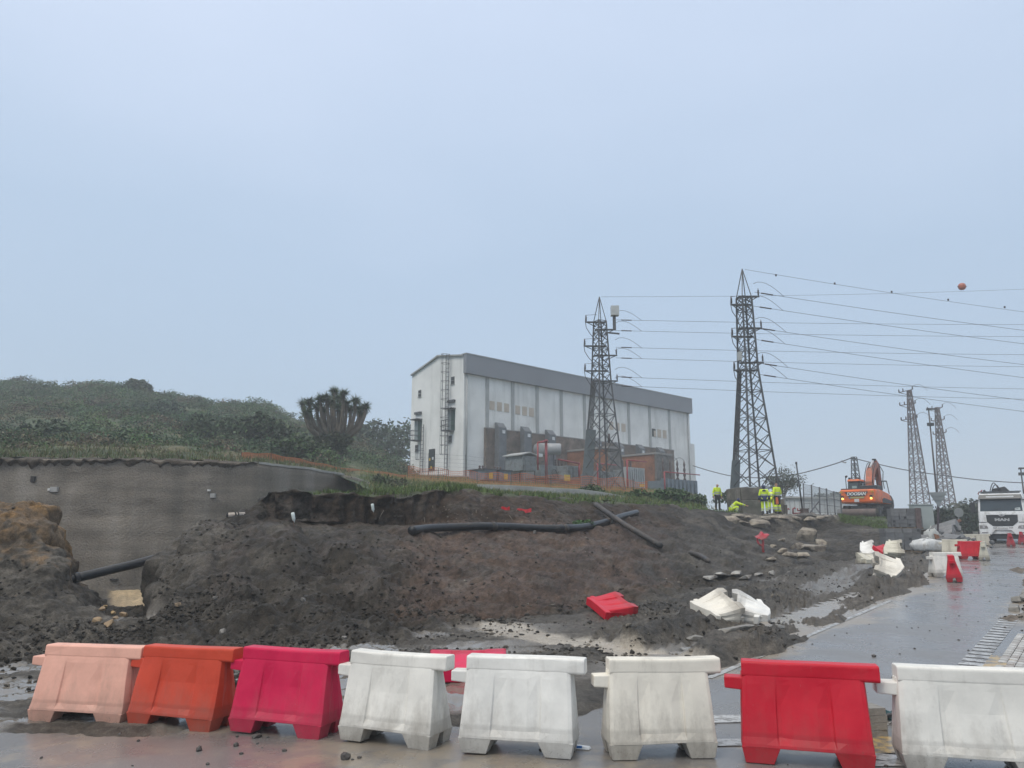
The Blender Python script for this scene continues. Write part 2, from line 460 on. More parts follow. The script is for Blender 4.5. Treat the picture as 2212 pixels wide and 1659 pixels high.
# pixel row of each vertex, before relief
dep = D * CP + (Z - CAMH) * SP
Xw = (xs[None, :] - CX) / FOC * dep
G = np.stack([Xw, D, Z], 2)
rowk = np.repeat(np.arange(len(SUB)), SUB).tolist() + [len(SUB) - 1]
rowf = np.concatenate([k + np.arange(s) / s for k, s in enumerate(SUB)] + [[len(SUB)]])[:, None] + np.zeros_like(D)
XX = xs[None, :] + np.zeros_like(D)
Nn = normals(G)
steep = np.clip(1 - Nn[..., 2], 0, 1)
rm, dirtm = road_mask(Xw, D)
u_, v_ = road_uv(Xw, D)
onbank = sstep(1.9, 2.3, rowf) * sstep(8.2, 7.2, rowf)
right_plain = sstep(1200, 1350, XX) * sstep(2.4, 1.8, rowf)
right_road = sstep(2010, 2120, XX)
onbank = onbank * (1 - right_road)
# relief
slump = sstep(2.0, 2.6, rowf) * sstep(4.6, 3.6, rowf) * sstep(330, 420, XX) * sstep(1000, 820, XX)
def ridged(x, y, z, o, s): return 1 - 2 * np.abs(fbm(x, y, z, o, s))
billow = lambda f, s: np.abs(vnoise(Xw*f, D*f, Z*f, s))
rel = onbank * (0.15 * fbm(Xw*0.7, D*0.7, Z*0.9, 3, 1) + 0.07 * fbm(Xw*2.2, D*2.2, Z*2.2, 3, 2) + 0.09 * billow(2.7, 3) + 0.06 * billow(5.6, 13) + 0.04 * billow(11.1, 14) - .07)
rel += np.clip(steep*1.8, 0, 1) * onbank * (0.55 * np.abs(fbm(Xw*1.3, D*0.5, Z*0.30, 3, 4)) + .14 * np.abs(fbm(Xw*3.6, D*1.2, Z*0.8, 2, 15)) - 0.22)            # gullies running down the faces
rel += slump * (.34 * np.abs(fbm(Xw*.85 + .5*D, D*.22, 0, 3, 19)) - .12)
rubble = sstep(1.7, 2.1, rowf) * sstep(4.0, 3.0, rowf) * sstep(1150, 850, XX)
rel += rubble * (0.12 * billow(2.3, 5) + 0.09 * billow(5.1, 6) + 0.055 * billow(10.7, 7) - .09)
flatn = (1 - onbank) * (1 - rm)
rut = fbm(u_*1.7, v_*0.16, 0, 4, 8)
rel += flatn * right_plain * (0.20 * rut + 0.09 * fbm(Xw*2.4, D*2.4, 0, 4, 9) + 0.08 * billow(3.7, 16) + .06 * billow(8.1, 17) - .02) * sstep(9.5, 12.5, D)
rel += flatn * (1 - right_plain) * (0.035 * fbm(Xw*1.6, D*2.6, 0, 4, 10) + 0.03 * billow(6, 11) + .02 * billow(13, 18)) * (1-right_road)
rel += .035 * flatn * sstep(13, 11, D) * sstep(6, 7.5, D)
rel += dirtm * (0.07 + 0.09 * fbm(Xw*1.5, D*1.5, 0, 4, 12))
calm = sstep(3.9, 4.4, rowf) * sstep(6.6, 5.9, rowf)
rel *= 1 - 0.25 * calm * sstep(500, 800, XX)
G = G + Nn * rel[..., None]
zf = zflat(Xw, D)
lim = np.maximum(rm, right_road * sstep(6, 9, D) * (1 - dirtm))
G[..., 2] = G[..., 2] * (1 - lim) + (zf - 0.06) * lim
ZG = G[..., 2].copy()
# colours of the soil itself
n_a = fbm(Xw*0.5, D*0.5, Z*0.6, 4, 31); n_b = fbm(Xw*1.6, D*1.6, Z*1.6, 4, 32); n_c = fbm(Xw*6, D*6, Z*6, 3, 33)
def lerp(A, B, t): return A * (1 - t[..., None]) + np.asarray(B) * t[..., None]
colr = np.zeros(G.shape) + np.array([0.105, 0.094, 0.078])                      # grey mud
colr = lerp(colr, [0.046, 0.039, 0.030], onbank * sstep(-.5, .5, n_a + 0.2))
brown = sstep(820, 940, XX + 60*n_a) * sstep(1500, 1330, XX + 80*n_b) * sstep(2.15, 2.6, rowf + 0.3*n_b) * onbank
colr = lerp(colr, [0.085, 0.058, 0.043], brown)
upbrown = sstep(560, 620, XX) * sstep(1500, 1350, XX) * sstep(4.6, 5.1, rowf + 0.25*n_b) * onbank
colr = lerp(colr, [0.042, 0.029, 0.020], upbrown * 0.9)
mid = sstep(420, 500, XX) * sstep(900, 800, XX) * sstep(3.1, 3.6, rowf + 0.3*n_b) * onbank
colr = lerp(colr, [0.078, 0.060, 0.048], mid * sstep(-.2, .5, n_b) * 0.8)
rust = sstep(185, 110, XX) * sstep(4.2, 5.3, rowf + 0.7*n_b + 0.6*n_c)
colr = lerp(colr, [0.26, 0.15, 0.055], rust * (0.35 + 0.6*np.clip(n_c + .4, 0, 1)))
colr = lerp(colr, [0.10, 0.09, 0.077], onbank * sstep(0.25, 0.8, n_b + 0.5*n_c) * 0.5)
gap = sstep(228, 250, XX) * sstep(322, 312, XX) * sstep(6.1, 6.6, rowf)
colr = lerp(colr, [0.42, 0.32, 0.19], gap)
rplain = right_plain * flatn
colr = lerp(colr, [0.062, 0.057, 0.049], rplain * sstep(-.15, .5, rut + 0.4*n_b))
colr = lerp(colr, [0.11, 0.10, 0.085], rplain * sstep(.25, .8, -rut + 0.3*n_b))
nearroad = sstep(-2.2, -0.2, u_) * sstep(9, 11, D) * (1 - onbank) * (1 - dirtm)
colr = lerp(colr, [0.15, 0.13, 0.105], nearroad * sstep(-.6, .3, n_b) * 0.7)
pale = sstep(1560, 1640, XX) * sstep(1930, 1800, XX) * sstep(5.6, 6.0, rowf + .3*n_b) * sstep(7.2, 6.6, rowf)
colr = lerp(colr, [0.25, 0.22, 0.18], pale * sstep(-.3, .4, n_b))
colr = lerp(colr, [0.20, 0.155, 0.11], dirtm)
grs = sstep(600, 640, XX) * sstep(5.95, 6.3, rowf + .25*n_b) * sstep(1650, 1500, XX)
grs = np.maximum(grs, sstep(1800, 1835, XX) * sstep(1960, 1900, XX) * sstep(5.2, 5.8, rowf + .3*n_b))
GRASSY = grs
colr = lerp(colr, [0.075, 0.095, 0.035], grs * sstep(-.6, .2, n_b))
moist = .30*fbm(Xw*1.1, D*1.1, Z*2.0, 3, 34) + .34*fbm(Xw*3.3, D*3.3, Z*6, 3, 35) + .22*fbm(Xw*9, D*9, Z*14, 2, 36)
colr = colr * (1 - .12 * onbank * (1 - rust) * (1 - brown))[..., None]
colr = colr * np.clip(1 + .95 * moist * (0.35 + .65*onbank) * (1 - lim), .4, 1.9)[..., None]
# standing water and slurry
wet = flatn * sstep(0.0, 0.30, fbm(Xw*0.45, D*2.1, 0, 4, 41) + 0.12) * sstep(20, 14, D) * sstep(1300, 1000, XX) * (1 - onbank)
wet = np.maximum(wet, rplain * sstep(.3, .6, -rut) * 0.55)
riv = [(1075, 1352), (1120, 1366), (1230, 1385), (1330, 1398), (1440, 1412)]
rvw = [P(a, b, 1.756*FOC/(b-1146)) for a, b in riv]
dist = np.full(D.shape, 9.0)
for a, b in zip(rvw[:-1], rvw[1:]):
    ax, ay, bx, by = a.x, a.y, b.x, b.y
    t = np.clip(((Xw-ax)*(bx-ax) + (D-ay)*(by-ay)) / ((bx-ax)**2 + (by-ay)**2), 0, 1)
    dist = np.minimum(dist, np.hypot(Xw-ax-t*(bx-ax), D-ay-t*(by-ay)))
rv = sstep(0.55, 0.25, dist + 0.25*n_b)
G[..., 2] = G[..., 2] * (1 - rv) + (np.minimum(zf, G[..., 2]) - 0.0) * rv
wet = np.maximum(wet, rv * 0.6)
pud = sstep(0.9, 0.5, np.hypot((Xw - P(560/1.0, 1430/1.0, 12).x) * 0, 0) + 9)            # (no extra pool)
pl = P(297, 1331, 16.2)
pool = sstep(1.0, 0.6, np.hypot((Xw - pl.x) / 0.75, (D - pl.y) / 0.7) + 0.3*n_b)
G[..., 2] = G[..., 2] * (1 - pool) + (-0.03) * pool
wet = np.maximum(wet, pool * 0.9)
colr = lerp(colr, [0.20, 0.18, 0.155], np.clip(wet, 0, 1) * 0.75)
colr = lerp(colr, [0.36, 0.32, 0.26], rv)
wet = np.maximum(wet, gap * 0.25)
nr, nc = D.shape
me = np_mesh('earth', G.reshape(-1, 3), grid_faces(nr, nc), SOIL, smooth=True)
vcol(me, 'Col', colr.reshape(-1, 3))
vcol(me, 'Wet', np.repeat(np.clip(wet, 0, 1).reshape(-1, 1), 3, 1))
ground_o = tag(link('muddy_ground', me), kind='structure')
ZGr = G[..., 2]
def ground_z(x, y):
    """height of the near ground at a place (nearest grid vertex)"""
    i = np.argmin((G[..., 0] - x)**2 + (G[..., 1] - y)**2)
    return float(ZGr.ravel()[i])
def on_ground(X, Y, dlo=8, dhi=60):
    """where the line of sight through photo pixel X, Y first meets the near ground"""
    j = int(np.argmin(np.abs(xs - X)))
    best = None
    px, py = pix(G[:, j, 0], G[:, j, 1], G[:, j, 2])
    for i in range(len(py) - 1):
        if dlo <= G[i, j, 1] <= dhi and py[i] >= Y > py[i+1]:
            return Vector(G[i, j])
    i = int(np.argmin(np.abs(py - Y) + (G[:, j, 1] < dlo) * 1e4 + (G[:, j, 1] > dhi) * 1e4))
    return Vector(G[i, j])

# wide base sheet under everything, out past the far trees
_bv, _bf = [], []
n_ = 40
gx = np.linspace(-520, 520, n_); gy = np.linspace(-120, 700, n_)
bx, by = np.meshgrid(gx, gy)
bz = -0.75 + 0.0 * bx
me = np_mesh('ground', np.stack([bx.ravel(), by.ravel(), bz.ravel()], 1), grid_faces(n_, n_), mat('base_soil', (0.11, 0.10, 0.085), 0.8, .25, .4))
tag(link('ground', me), kind='structure')

# ------------------------------------------------------------------ wet asphalt
def asphalt_material():
    m, nt, N, L, B = nmat('wet_asphalt')
    tc = N.new('ShaderNodeTexCoord')
    at = N.new('ShaderNodeVertexColor'); at.layer_name = 'Mud'
    def noise(s, d, r=0.6):
        n = N.new('ShaderNodeTexNoise'); n.inputs['Scale'].default_value = s; n.inputs['Detail'].default_value = d; n.inputs['Roughness'].default_value = r
        L.new(tc.outputs['Object'], n.inputs['Vector']); return n
    n1, n2, n3 = noise(0.55, 6), noise(110.0, 3), noise(3.2, 9, 0.72)
    base = N.new('ShaderNodeValToRGB')
    base.color_ramp.elements[0].position = 0.3; base.color_ramp.elements[0].color = (0.105, 0.10, 0.096, 1)
    base.color_ramp.elements[1].position = 0.7; base.color_ramp.elements[1].color = (0.215, 0.206, 0.196, 1)
    L.new(n2.outputs['Fac'], base.inputs[0])
    am = N.new('ShaderNodeMath'); am.operation = 'ADD'
    L.new(at.outputs['Color'], am.inputs[0]); L.new(n3.outputs['Fac'], am.inputs[1])
    mr = N.new('ShaderNodeMapRange'); mr.inputs['From Min'].default_value = 0.92; mr.inputs['From Max'].default_value = 1.12
    L.new(am.outputs[0], mr.inputs['Value'])
    mx = N.new('ShaderNodeMixRGB'); mx.inputs[2].default_value = (0.25, 0.215, 0.17, 1)
    L.new(mr.outputs[0], mx.inputs[0]); L.new(base.outputs[0], mx.inputs[1])
    L.new(mx.outputs[0], B.inputs['Base Color'])
    rr = N.new('ShaderNodeMapRange'); rr.inputs['From Min'].default_value = 0.36; rr.inputs['From Max'].default_value = 0.62
    rr.inputs['To Min'].default_value = 0.12; rr.inputs['To Max'].default_value = 0.38
    L.new(n1.outputs['Fac'], rr.inputs['Value']); L.new(rr.outputs[0], B.inputs['Roughness'])
    B.inputs['Specular IOR Level'].default_value = 0.8
    b = N.new('ShaderNodeBump'); b.inputs['Distance'].default_value = 0.006; b.inputs['Strength'].default_value = 0.2
    ad = N.new('ShaderNodeMath'); ad.operation = 'MULTIPLY_ADD'; ad.inputs[1].default_value = 2.0
    L.new(n3.outputs['Fac'], ad.inputs[0]); L.new(n2.outputs['Fac'], ad.inputs[2])
    L.new(ad.outputs[0], b.inputs['Height']); L.new(b.outputs[0], B.inputs['Normal'])
    return m
rxs = np.linspace(-16, 60, 305); rys = np.concatenate([np.linspace(-2, 24, 131), np.linspace(24.5, 90, 100)])
RX, RY = np.meshgrid(rxs, rys)
RU, RV = road_uv(RX, RY)
RZ = zflat(RX, RY)
keep = ((RU > -1.2) & (RU < 14)) | (RY < 11.6)
Fq = grid_faces(len(rys), len(rxs))
kq = keep.ravel()[Fq].all(1)
idx = np.unique(Fq[kq]); remap = np.full(RX.size, -1); remap[idx] = np.arange(len(idx))
mud = np.clip(sstep(8.4, 10.6, RY) * sstep(1.2, -0.6, RU), 0, 1) * 0.55 + 0.42 * sstep(0.7, -0.3, RU) * sstep(9, 12, RY) + 0.46 * sstep(5.5, -1.5, RX) * sstep(3.2, 6.5, RY + .5*fbm(RX*.5, RY*.9, 0, 3, 78)) + .22 * fbm(RX*.35, RY*1.3, 0, 4, 79)
mud += 0.18 * sstep(0.1, 0.6, fbm(RX*.6, RY*.6, 0, 3, 77)) + 0.5 * sstep(1.9, 2.6, RU) * sstep(5.5, 7.5, RV) * sstep(28, 20, RV)
me = np_mesh('road', np.stack([RX, RY, RZ], 2).reshape(-1, 3)[idx], remap[Fq[kq]], asphalt_material())
vcol(me, 'Mud', np.repeat(mud.ravel()[idx][:, None], 3, 1))
road = tag(link('road', me), kind='structure')

# painted markings, worn, lying 5 mm proud of the asphalt
def paint_material(name, c, worn):
    m, nt, N, L, B = nmat(name)
    tc = N.new('ShaderNodeTexCoord')
    n = N.new('ShaderNodeTexNoise'); n.inputs['Scale'].default_value = 9; n.inputs['Detail'].default_value = 9; n.inputs['Roughness'].default_value = .75
    L.new(tc.outputs['Object'], n.inputs['Vector'])
    mr = N.new('ShaderNodeMapRange'); mr.inputs['From Min'].default_value = worn; mr.inputs['From Max'].default_value = worn + .1
    L.new(n.outputs['Fac'], mr.inputs['Value'])
    mx = N.new('ShaderNodeMixRGB'); mx.inputs[1].default_value = (*c, 1); mx.inputs[2].default_value = (0.15, 0.135, 0.115, 1)
    L.new(mr.outputs[0], mx.inputs[0]); L.new(mx.outputs[0], B.inputs['Base Color']); B.inputs['Roughness'].default_value = .3
    return m
PW = paint_material('white_paint', (0.42, 0.42, 0.41), 0.47)
PY = paint_material('yellow_paint', (0.42, 0.29, 0.11), 0.46)
def uv_xy(u, v):
    if v > 12: u = u - 0.10 * (v - 12)
    return 3.05 + u * TY + v * TX, 10.8 - u * TX + v * TY
def strip(name, u0, u1, v0, v1, m, n=1, z=0.006, th=0.0):
    b = MB()
    for k in range(n):
        a, c = v0 + (v1-v0)*k/n, v0 + (v1-v0)*(k+1)/n
        q = [(*uv_xy(u0, a),), (*uv_xy(u1, a),), (*uv_xy(u1, c),), (*uv_xy(u0, c),)]
        b.add([(x, y, float(zflat(x, y)) + z) for x, y in q], [(0, 1, 2, 3)])
    return b.build(name, m, road)
strip('edge_line', 0.02, 0.11, -1.2, 9.0, PW, 30)
strip('edge_line', 2.22, 2.31, -3.6, 0.5, PW, 8)
for k in range(14):
    strip('hatch_bar', 2.42, 2.70, -3.6 + k*0.3, -3.6 + k*0.3 + 0.2, PW, 1)
for k in range(22):
    strip('hatch_bar', 2.34, 2.62, 1.0 + k*0.32, 1.0 + k*0.32 + 0.2, PW, 1)
strip('yellow_mark', 2.62, 2.95, 1.3, 2.6, PY, 3, 0.009)
for (px, py, w, ln, m_) in ((1565, 1523, .3, .55, PW), (1572, 1568, .22, .6, PW), (1915, 1572, .5, .9, PY), (1905, 1608, .14, .5, PW), (1900, 1640, .07, .5, PW)):
    d0 = 1.756*FOC/(py-1146); q = P(px, py, d0)
    MB().add([(q.x-ln/2, d0-w/2, .007), (q.x+ln/2, d0-w/2+.03, .007), (q.x+ln/2, d0+w/2+.02, .007), (q.x-ln/2, d0+w/2, .007)], [(0,1,2,3)]).build('road_mark', m_, road)
# white painted brick paving of the traffic island, brick by brick
PAVE = [mat('paver_white_%d' % i, c, .45, .25, 8, .3, 60, dirt=(.16, .13, .11), dirt_amt=.35, dirt_scale=7) for i, c in enumerate(((.50,.49,.46),(.42,.41,.38),(.36,.33,.30)))]
pmesh = [MB().box(-.098, .098, -.048, .048, -.05, .012).mesh('paver', p) for p in PAVE]
np_ = 0
for iv in range(46):
    for iu in range(20):
        u = 2.80 + iu*0.105; v = -4.2 + iv*0.205 + (0.1 if iu % 2 else 0)
        x, y = uv_xy(u, v)
        X_, Y_ = pix(x, y, float(zflat(x, y)))
        if X_ > 2230 or X_ < 2080 or Y_ < 1322 or Y_ > 1500 or np_ >= 298: continue
        if random.random() < 0.05: continue
        o = link('paver', random.choice(pmesh), road); np_ += 1
        o.location = (x, y, float(zflat(x, y)) + random.uniform(-.002, .004)); o.rotation_euler = (0, 0, math.atan2(TY, TX) + random.uniform(-.03, .03))
# ================================================================== HILL, PLATEAU, RETAINING WALL
HILL = {
 -900: [(30,984),(35,970),(55,930),(85,870),(120,800),(165,8)],
    0: [(31.0,990),(36,976),(55,948),(85,895),(120,826),(165,10)],
  150: [(31.6,990),(37,977),(55,950),(85,900),(120,836),(165,10)],
  240: [(32.0,990),(38,978),(55,950),(85,900),(115,836),(165,10)],
  285: [(32.2,991),(38,978),(55,952),(85,905),(115,838),(165,10)],
  340: [(32.6,992),(39,980),(56,954),(85,910),(115,850),(165,10)],
  450: [(33.4,996),(40,986),(58,962),(85,925),(115,870),(165,10)],
  560: [(34.6,1001),(42,993),(60,970),(85,935),(115,882),(165,9)],
  640: [(36.4,1009),(45,1001),(60,987),(85,955),(115,908),(165,8)],
  720: [(38.6,1022),(48,1013),(60,1004),(85,978),(115,940),(165,8)],
  770: [(37.0,1045),(46,1030),(60,1012),(80,985),(112,938),(165,9)],
  810: [(34,1064),(44,1044),(58,1024),(74,1006),(110,955),(165,9)],
  880: [(32,1066),(45,1048),(60,1037),(76,1024),(100,7.4),(165,7)],
 1000: [(31,1060),(42,1053),(60,1047),(75,1028),(100,7.3),(165,7)],
 1060: [(32,1066),(42,1058),(60,1051),(78,1034),(100,7.2),(165,7)],
 1200: [(33,1078),(42,1066),(60,1057),(82,1044),(102,7.1),(165,7)],
 1340: [(35,1084),(46,1072),(62,1062),(86,1051),(106,7.0),(165,7)],
 1420: [(38,1089),(50,1076),(66,1066),(92,1056),(110,7.0),(165,7)],
 1490: [(42,1096),(52,1082),(68,1072),(100,1062),(116,6.8),(165,6.5)],
 1550: [(45,2.8),(55,2.85),(70,3.0),(95,3.2),(116,3.5),(165,3.5)],
 1640: [(47.5,2.7),(57,2.7),(70,2.7),(95,2.8),(116,3),(165,3)],
 1850: [(49.5,2.65),(58,2.65),(70,2.7),(95,2.8),(116,3),(165,3)],
 1910: [(53,2.3),(59,2.5),(70,2.7),(95,3.0),(116,3),(165,3)],
 2000: [(58,1.8),(64,2.2),(75,2.7),(95,3.3),(116,3.5),(165,3.5)],
 2090: [(61,1.2),(66,1.7),(75,2.4),(95,3.1),(116,3.5),(165,3.5)],
 2600: [(64,1.2),(68,1.4),(78,1.8),(95,2.6),(116,3.2),(165,3.2)],
}
hxs = np.arange(-900, 2601, 9.0)
HSUB = [14, 26, 30, 30, 10]
HD, HZ = loft(HILL, hxs, HSUB)
HD = blur(blur(HD, 2, 0), 2, 1); HZ = blur(blur(HZ, 2, 0), 2, 1)
hdep = HD * CP + (HZ - CAMH) * SP
HXw = (hxs[None, :] - CX) / FOC * hdep
HXX = hxs[None, :] + 0 * HD
hr = np.concatenate([k + np.arange(s) / s for k, s in enumerate(HSUB)] + [[len(HSUB)]])[:, None] + 0 * HD
wild = sstep(900, 780, HXX) * sstep(0.3, 1.5, hr)
HZ = HZ + wild * (0.5 * fbm(HXw*0.12, HD*0.12, 0, 3, 51) + 0.2 * fbm(HXw*.5, HD*.5, 0, 3, 52)) + 0.06 * fbm(HXw*1.2, HD*1.2, 0, 3, 53)
na, nb = fbm(HXw*.15, HD*.15, 0, 4, 54), fbm(HXw*.8, HD*.8, 0, 4, 55)
hc = np.zeros(HD.shape + (3,)) + np.array([0.060, 0.080, 0.032])
hc = lerp(hc, [0.13, 0.115, 0.055], sstep(.1, .6, nb + .3*na))
hc = lerp(hc, [0.045, 0.065, 0.025], sstep(.1, .6, -nb))
meadow = sstep(740, 840, HXX) * sstep(1560, 1450, HXX)
hc = lerp(hc, [0.075, 0.10, 0.03], meadow * sstep(-.2, .3, nb) * .8)
straw = meadow * sstep(1.3, 1.9, hr + .3*nb) * sstep(2.6, 2.2, hr)
hc = lerp(hc, [0.24, 0.185, 0.07], straw * .75)
yard = sstep(880, 930, HXX) * sstep(2.75, 2.95, hr)
hc = lerp(hc, [0.17, 0.165, 0.155], yard)
dirtp = sstep(1560, 1640, HXX)
hc = lerp(hc, [0.20, 0.175, 0.14], dirtp * sstep(-.5, .2, nb))
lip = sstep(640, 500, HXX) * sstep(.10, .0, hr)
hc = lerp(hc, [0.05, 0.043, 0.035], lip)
HG = np.stack([HXw, HD, HZ], 2)
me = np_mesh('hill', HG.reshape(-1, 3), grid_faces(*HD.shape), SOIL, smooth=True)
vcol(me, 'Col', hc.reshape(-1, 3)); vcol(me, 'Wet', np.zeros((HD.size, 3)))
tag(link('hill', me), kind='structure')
def hill_z(x, y):
    i = np.argmin((HG[..., 0] - x)**2 + (HG[..., 1] - y)**2); return float(HG[..., 2].ravel()[i])

# ---- sprayed-concrete retaining wall
def shotcrete():
    m, nt, N, L, B = nmat('shotcrete')
    tc = N.new('ShaderNodeTexCoord')
    mp = N.new('ShaderNodeMapping'); mp.inputs['Scale'].default_value = (.75, .75, .04)
    L.new(tc.outputs['Object'], mp.inputs[0])
    nv = N.new('ShaderNodeTexNoise'); nv.inputs['Scale'].default_value = 1.1; nv.inputs['Detail'].default_value = 5; L.new(mp.outputs[0], nv.inputs['Vector'])
    mh = N.new('ShaderNodeMapping'); mh.inputs['Scale'].default_value = (.12, .12, 2.2); L.new(tc.outputs['Object'], mh.inputs[0])
    nh = N.new('ShaderNodeTexNoise'); nh.inputs['Scale'].default_value = 1.5; nh.inputs['Detail'].default_value = 7; L.new(mh.outputs[0], nh.inputs['Vector'])
    nf = N.new('ShaderNodeTexNoise'); nf.inputs['Scale'].default_value = 16; nf.inputs['Detail'].default_value = 8; L.new(tc.outputs['Object'], nf.inputs['Vector'])
    r = N.new('ShaderNodeValToRGB'); e = r.color_ramp.elements
    e[0].position = .33; e[0].color = (.105, .090, .070, 1); e[1].position = .70; e[1].color = (.205, .187, .158, 1)
    x = e.new(.5); x.color = (.15, .128, .100, 1)
    L.new(nv.outputs['Fac'], r.inputs[0])
    r2 = N.new('ShaderNodeMapRange'); r2.inputs['From Min'].default_value = .3; r2.inputs['From Max'].default_value = .7; r2.inputs['To Min'].default_value = .8; r2.inputs['To Max'].default_value = 1.2
    L.new(nh.outputs['Fac'], r2.inputs['Value'])
    r3 = N.new('ShaderNodeMapRange'); r3.inputs['From Min'].default_value = .3; r3.inputs['From Max'].default_value = .7; r3.inputs['To Min'].default_value = .8; r3.inputs['To Max'].default_value = 1.2
    L.new(nf.outputs['Fac'], r3.inputs['Value'])
    mu = N.new('ShaderNodeMath'); mu.operation = 'MULTIPLY'; L.new(r2.outputs[0], mu.inputs[0]); L.new(r3.outputs[0], mu.inputs[1])
    sc = N.new('ShaderNodeVectorMath'); sc.operation = 'SCALE'; L.new(r.outputs[0], sc.inputs[0]); L.new(mu.outputs[0], sc.inputs['Scale'])
    L.new(sc.outputs[0], B.inputs['Base Color']); B.inputs['Roughness'].default_value = .55
    b = N.new('ShaderNodeBump'); b.inputs['Strength'].default_value = .9; b.inputs['Distance'].default_value = .05
    L.new(nf.outputs['Fac'], b.inputs['Height']); L.new(b.outputs[0], B.inputs['Normal'])
    return m
SHOT = shotcrete()
WTOP = [(-900, 29.4, 985), (0, 30.6, 991), (300, 31.8, 992), (450, 33.0, 997), (560, 34.2, 1002), (640, 36.0, 1010), (700, 37.6, 1019), (760, 39.5, 1030), (800, 41, 1042)]
wxs = np.arange(-900, 801, 10.0)
wd = np.interp(wxs, [a for a, b, c in WTOP], [b for a, b, c in WTOP])
wz = np.array([zat(y, d) for y, d in zip(np.interp(wxs, [a for a, b, c in WTOP], [c for a, b, c in WTOP]), wd)])
wz = wz + 0.03 * fbm(wxs*.03, 0*wxs, 0, 3, 60)
rows, NRW = [], 26
for k in range(NRW + 1):
    t = k / NRW
    z = -.75 + (wz + .75) * t; d = wd - .7 * (1 - t)
    x = (wxs - CX) / FOC * (wd * CP + (wz - CAMH) * SP)
    n = .07 * fbm(x*.5, z*1.3, 0, 3, 61) + .035 * fbm(x*1.2, z*5.5, 0, 3, 62)
    if t == 1: n = n * .5
    rows.append(np.stack([x, d + n, z], 1))
x = rows[-1][:, 0]
rows.append(np.stack([x, wd + .35, wz + .02], 1)); rows.append(np.stack([x, wd + .6, wz - .6], 1))
WG = np.array(rows)
wall = empty('retaining_wall', (float(WG[0, 60, 0]), float(WG[0, 60, 1]), -.75), label='long stained grey sprayed-concrete retaining wall below the green hill', cat='wall')
link('wall_face', np_mesh('wall_face', WG.reshape(-1, 3), grid_faces(*WG.shape[:2]), SHOT, True), wall, True)
for i in range(len(wxs) - 1):
    if 555 < wxs[i] < 740:
        a, c = Vector(WG[NRW, i]), Vector(WG[NRW, i+1]); MB().hexa([a + Vector((0, -.06, -.02)), c + Vector((0, -.06, -.02)), c + Vector((0, .45, .0)), a + Vector((0, .45, .0)), a + Vector((0, -.04, .08)), c + Vector((0, -.04, .08)), c + Vector((0, .40, .10)), a + Vector((0, .40, .10))]).build('coping', mat('pale_coping', (.27, .265, .245), .7, .2, 2, .4, 12), wall, world=True)
def wall_pt(X, Y):
    j = int(np.argmin(np.abs(wxs - X))); py = np.array([pix(*WG[i, j])[1] for i in range(NRW+1)])
    return Vector(WG[int(np.argmin(np.abs(py - Y))), j])
white = mat('white_plastic_bit', (.62, .62, .60), .5)
dark = mat('dark_hole', (.02, .02, .02), .8)
for (X, Y, w, h, m_) in ((70, 904, 0, 0, None),): pass
for (X, Y, w, h, m_) in ((82, 1036, .16, .22, dark), (290, 1251, .28, .05, dark), (362, 1228, .2, .12, dark)):
    p = wall_pt(X, Y); MB().box(p.x-w/2, p.x+w/2, p.y-.09, p.y+.05, p.z-h/2, p.z+h/2).build('drain_hole', m_, wall, world=True)
for (X, Y, w, h) in ((119, 1052, .08, .09), (129, 1059, .28, .20), (461, 1064, .09, .08), (469, 1070, .2, .18)):
    p = wall_pt(X, Y); MB().box(p.x-w/2, p.x+w/2, p.y-.1, p.y+.05, p.z-h/2, p.z+h/2).build('survey_plate', white if w < .1 else mat('pale_plate', (.33, .33, .32), .6), wall, world=True)
# slumped dark soil hanging over the wall top
lx = np.arange(-300, 560, 4.0); lr = []
ld = np.interp(lx, wxs, wd); lz = np.interp(lx, wxs, wz); lxw = (lx - CX) / FOC * (ld*CP + (lz - CAMH)*SP)
hang = (.26 + .08*fbm(lx*.015, 0*lx, 0, 3, 63) + .16*fbm(lx*.10, 0*lx, 0, 4, 64)) * sstep(555, 480, lx)
for k in range(9):
    t = k/8; nn = .09*fbm(lxw*2.6, 0*lx + t*3, 0, 4, 65) * (t < 1)
    lr.append(np.stack([lxw, ld + .30 - .42*sstep(0, .35, t) + .16*sstep(.6, 1, t) + nn, lz + .06 - (hang + .06)*t + .05*fbm(lxw*5, 0*lx + t, 0, 2, 66)], 1))
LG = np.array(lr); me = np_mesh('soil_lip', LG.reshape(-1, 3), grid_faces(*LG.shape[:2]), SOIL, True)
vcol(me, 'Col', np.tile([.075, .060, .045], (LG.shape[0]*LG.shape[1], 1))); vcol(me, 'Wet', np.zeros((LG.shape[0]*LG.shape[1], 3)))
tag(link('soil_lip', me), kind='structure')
# the same wall showing again beyond the bank, below the substation
b = MB(); prev = None
for X, d, Y, h in ((1030, 37, 1047, 1.0), (1080, 37.5, 1048, 1.0), (1140, 38.5, 1051, 1.1), (1200, 39.5, 1055, 1.1), (1260, 41, 1058, 1.0), (1300, 42, 1063, .9), (1350, 43, 1072, .8)):
    p = P(X, Y, d)
    cur = (p, h)
    if prev:
        a, ha = prev
        b.hexa([(a.x, a.y-.3, a.z-ha), (p.x, p.y-.3, p.z-h), (p.x, p.y+.3, p.z-h), (a.x, a.y+.3, a.z-ha), (a.x, a.y, a.z), (p.x, p.y, p.z), (p.x, p.y+.3, p.z+.03), (a.x, a.y+.3, a.z+.03)])
    prev = cur
tag(b.build('concrete_kerb_wall', mat('pale_shotcrete', (.24, .245, .23), .6, .2, 1.5, .3, 12)), 'low pale grey concrete lip in the grass below the substation', 'wall')

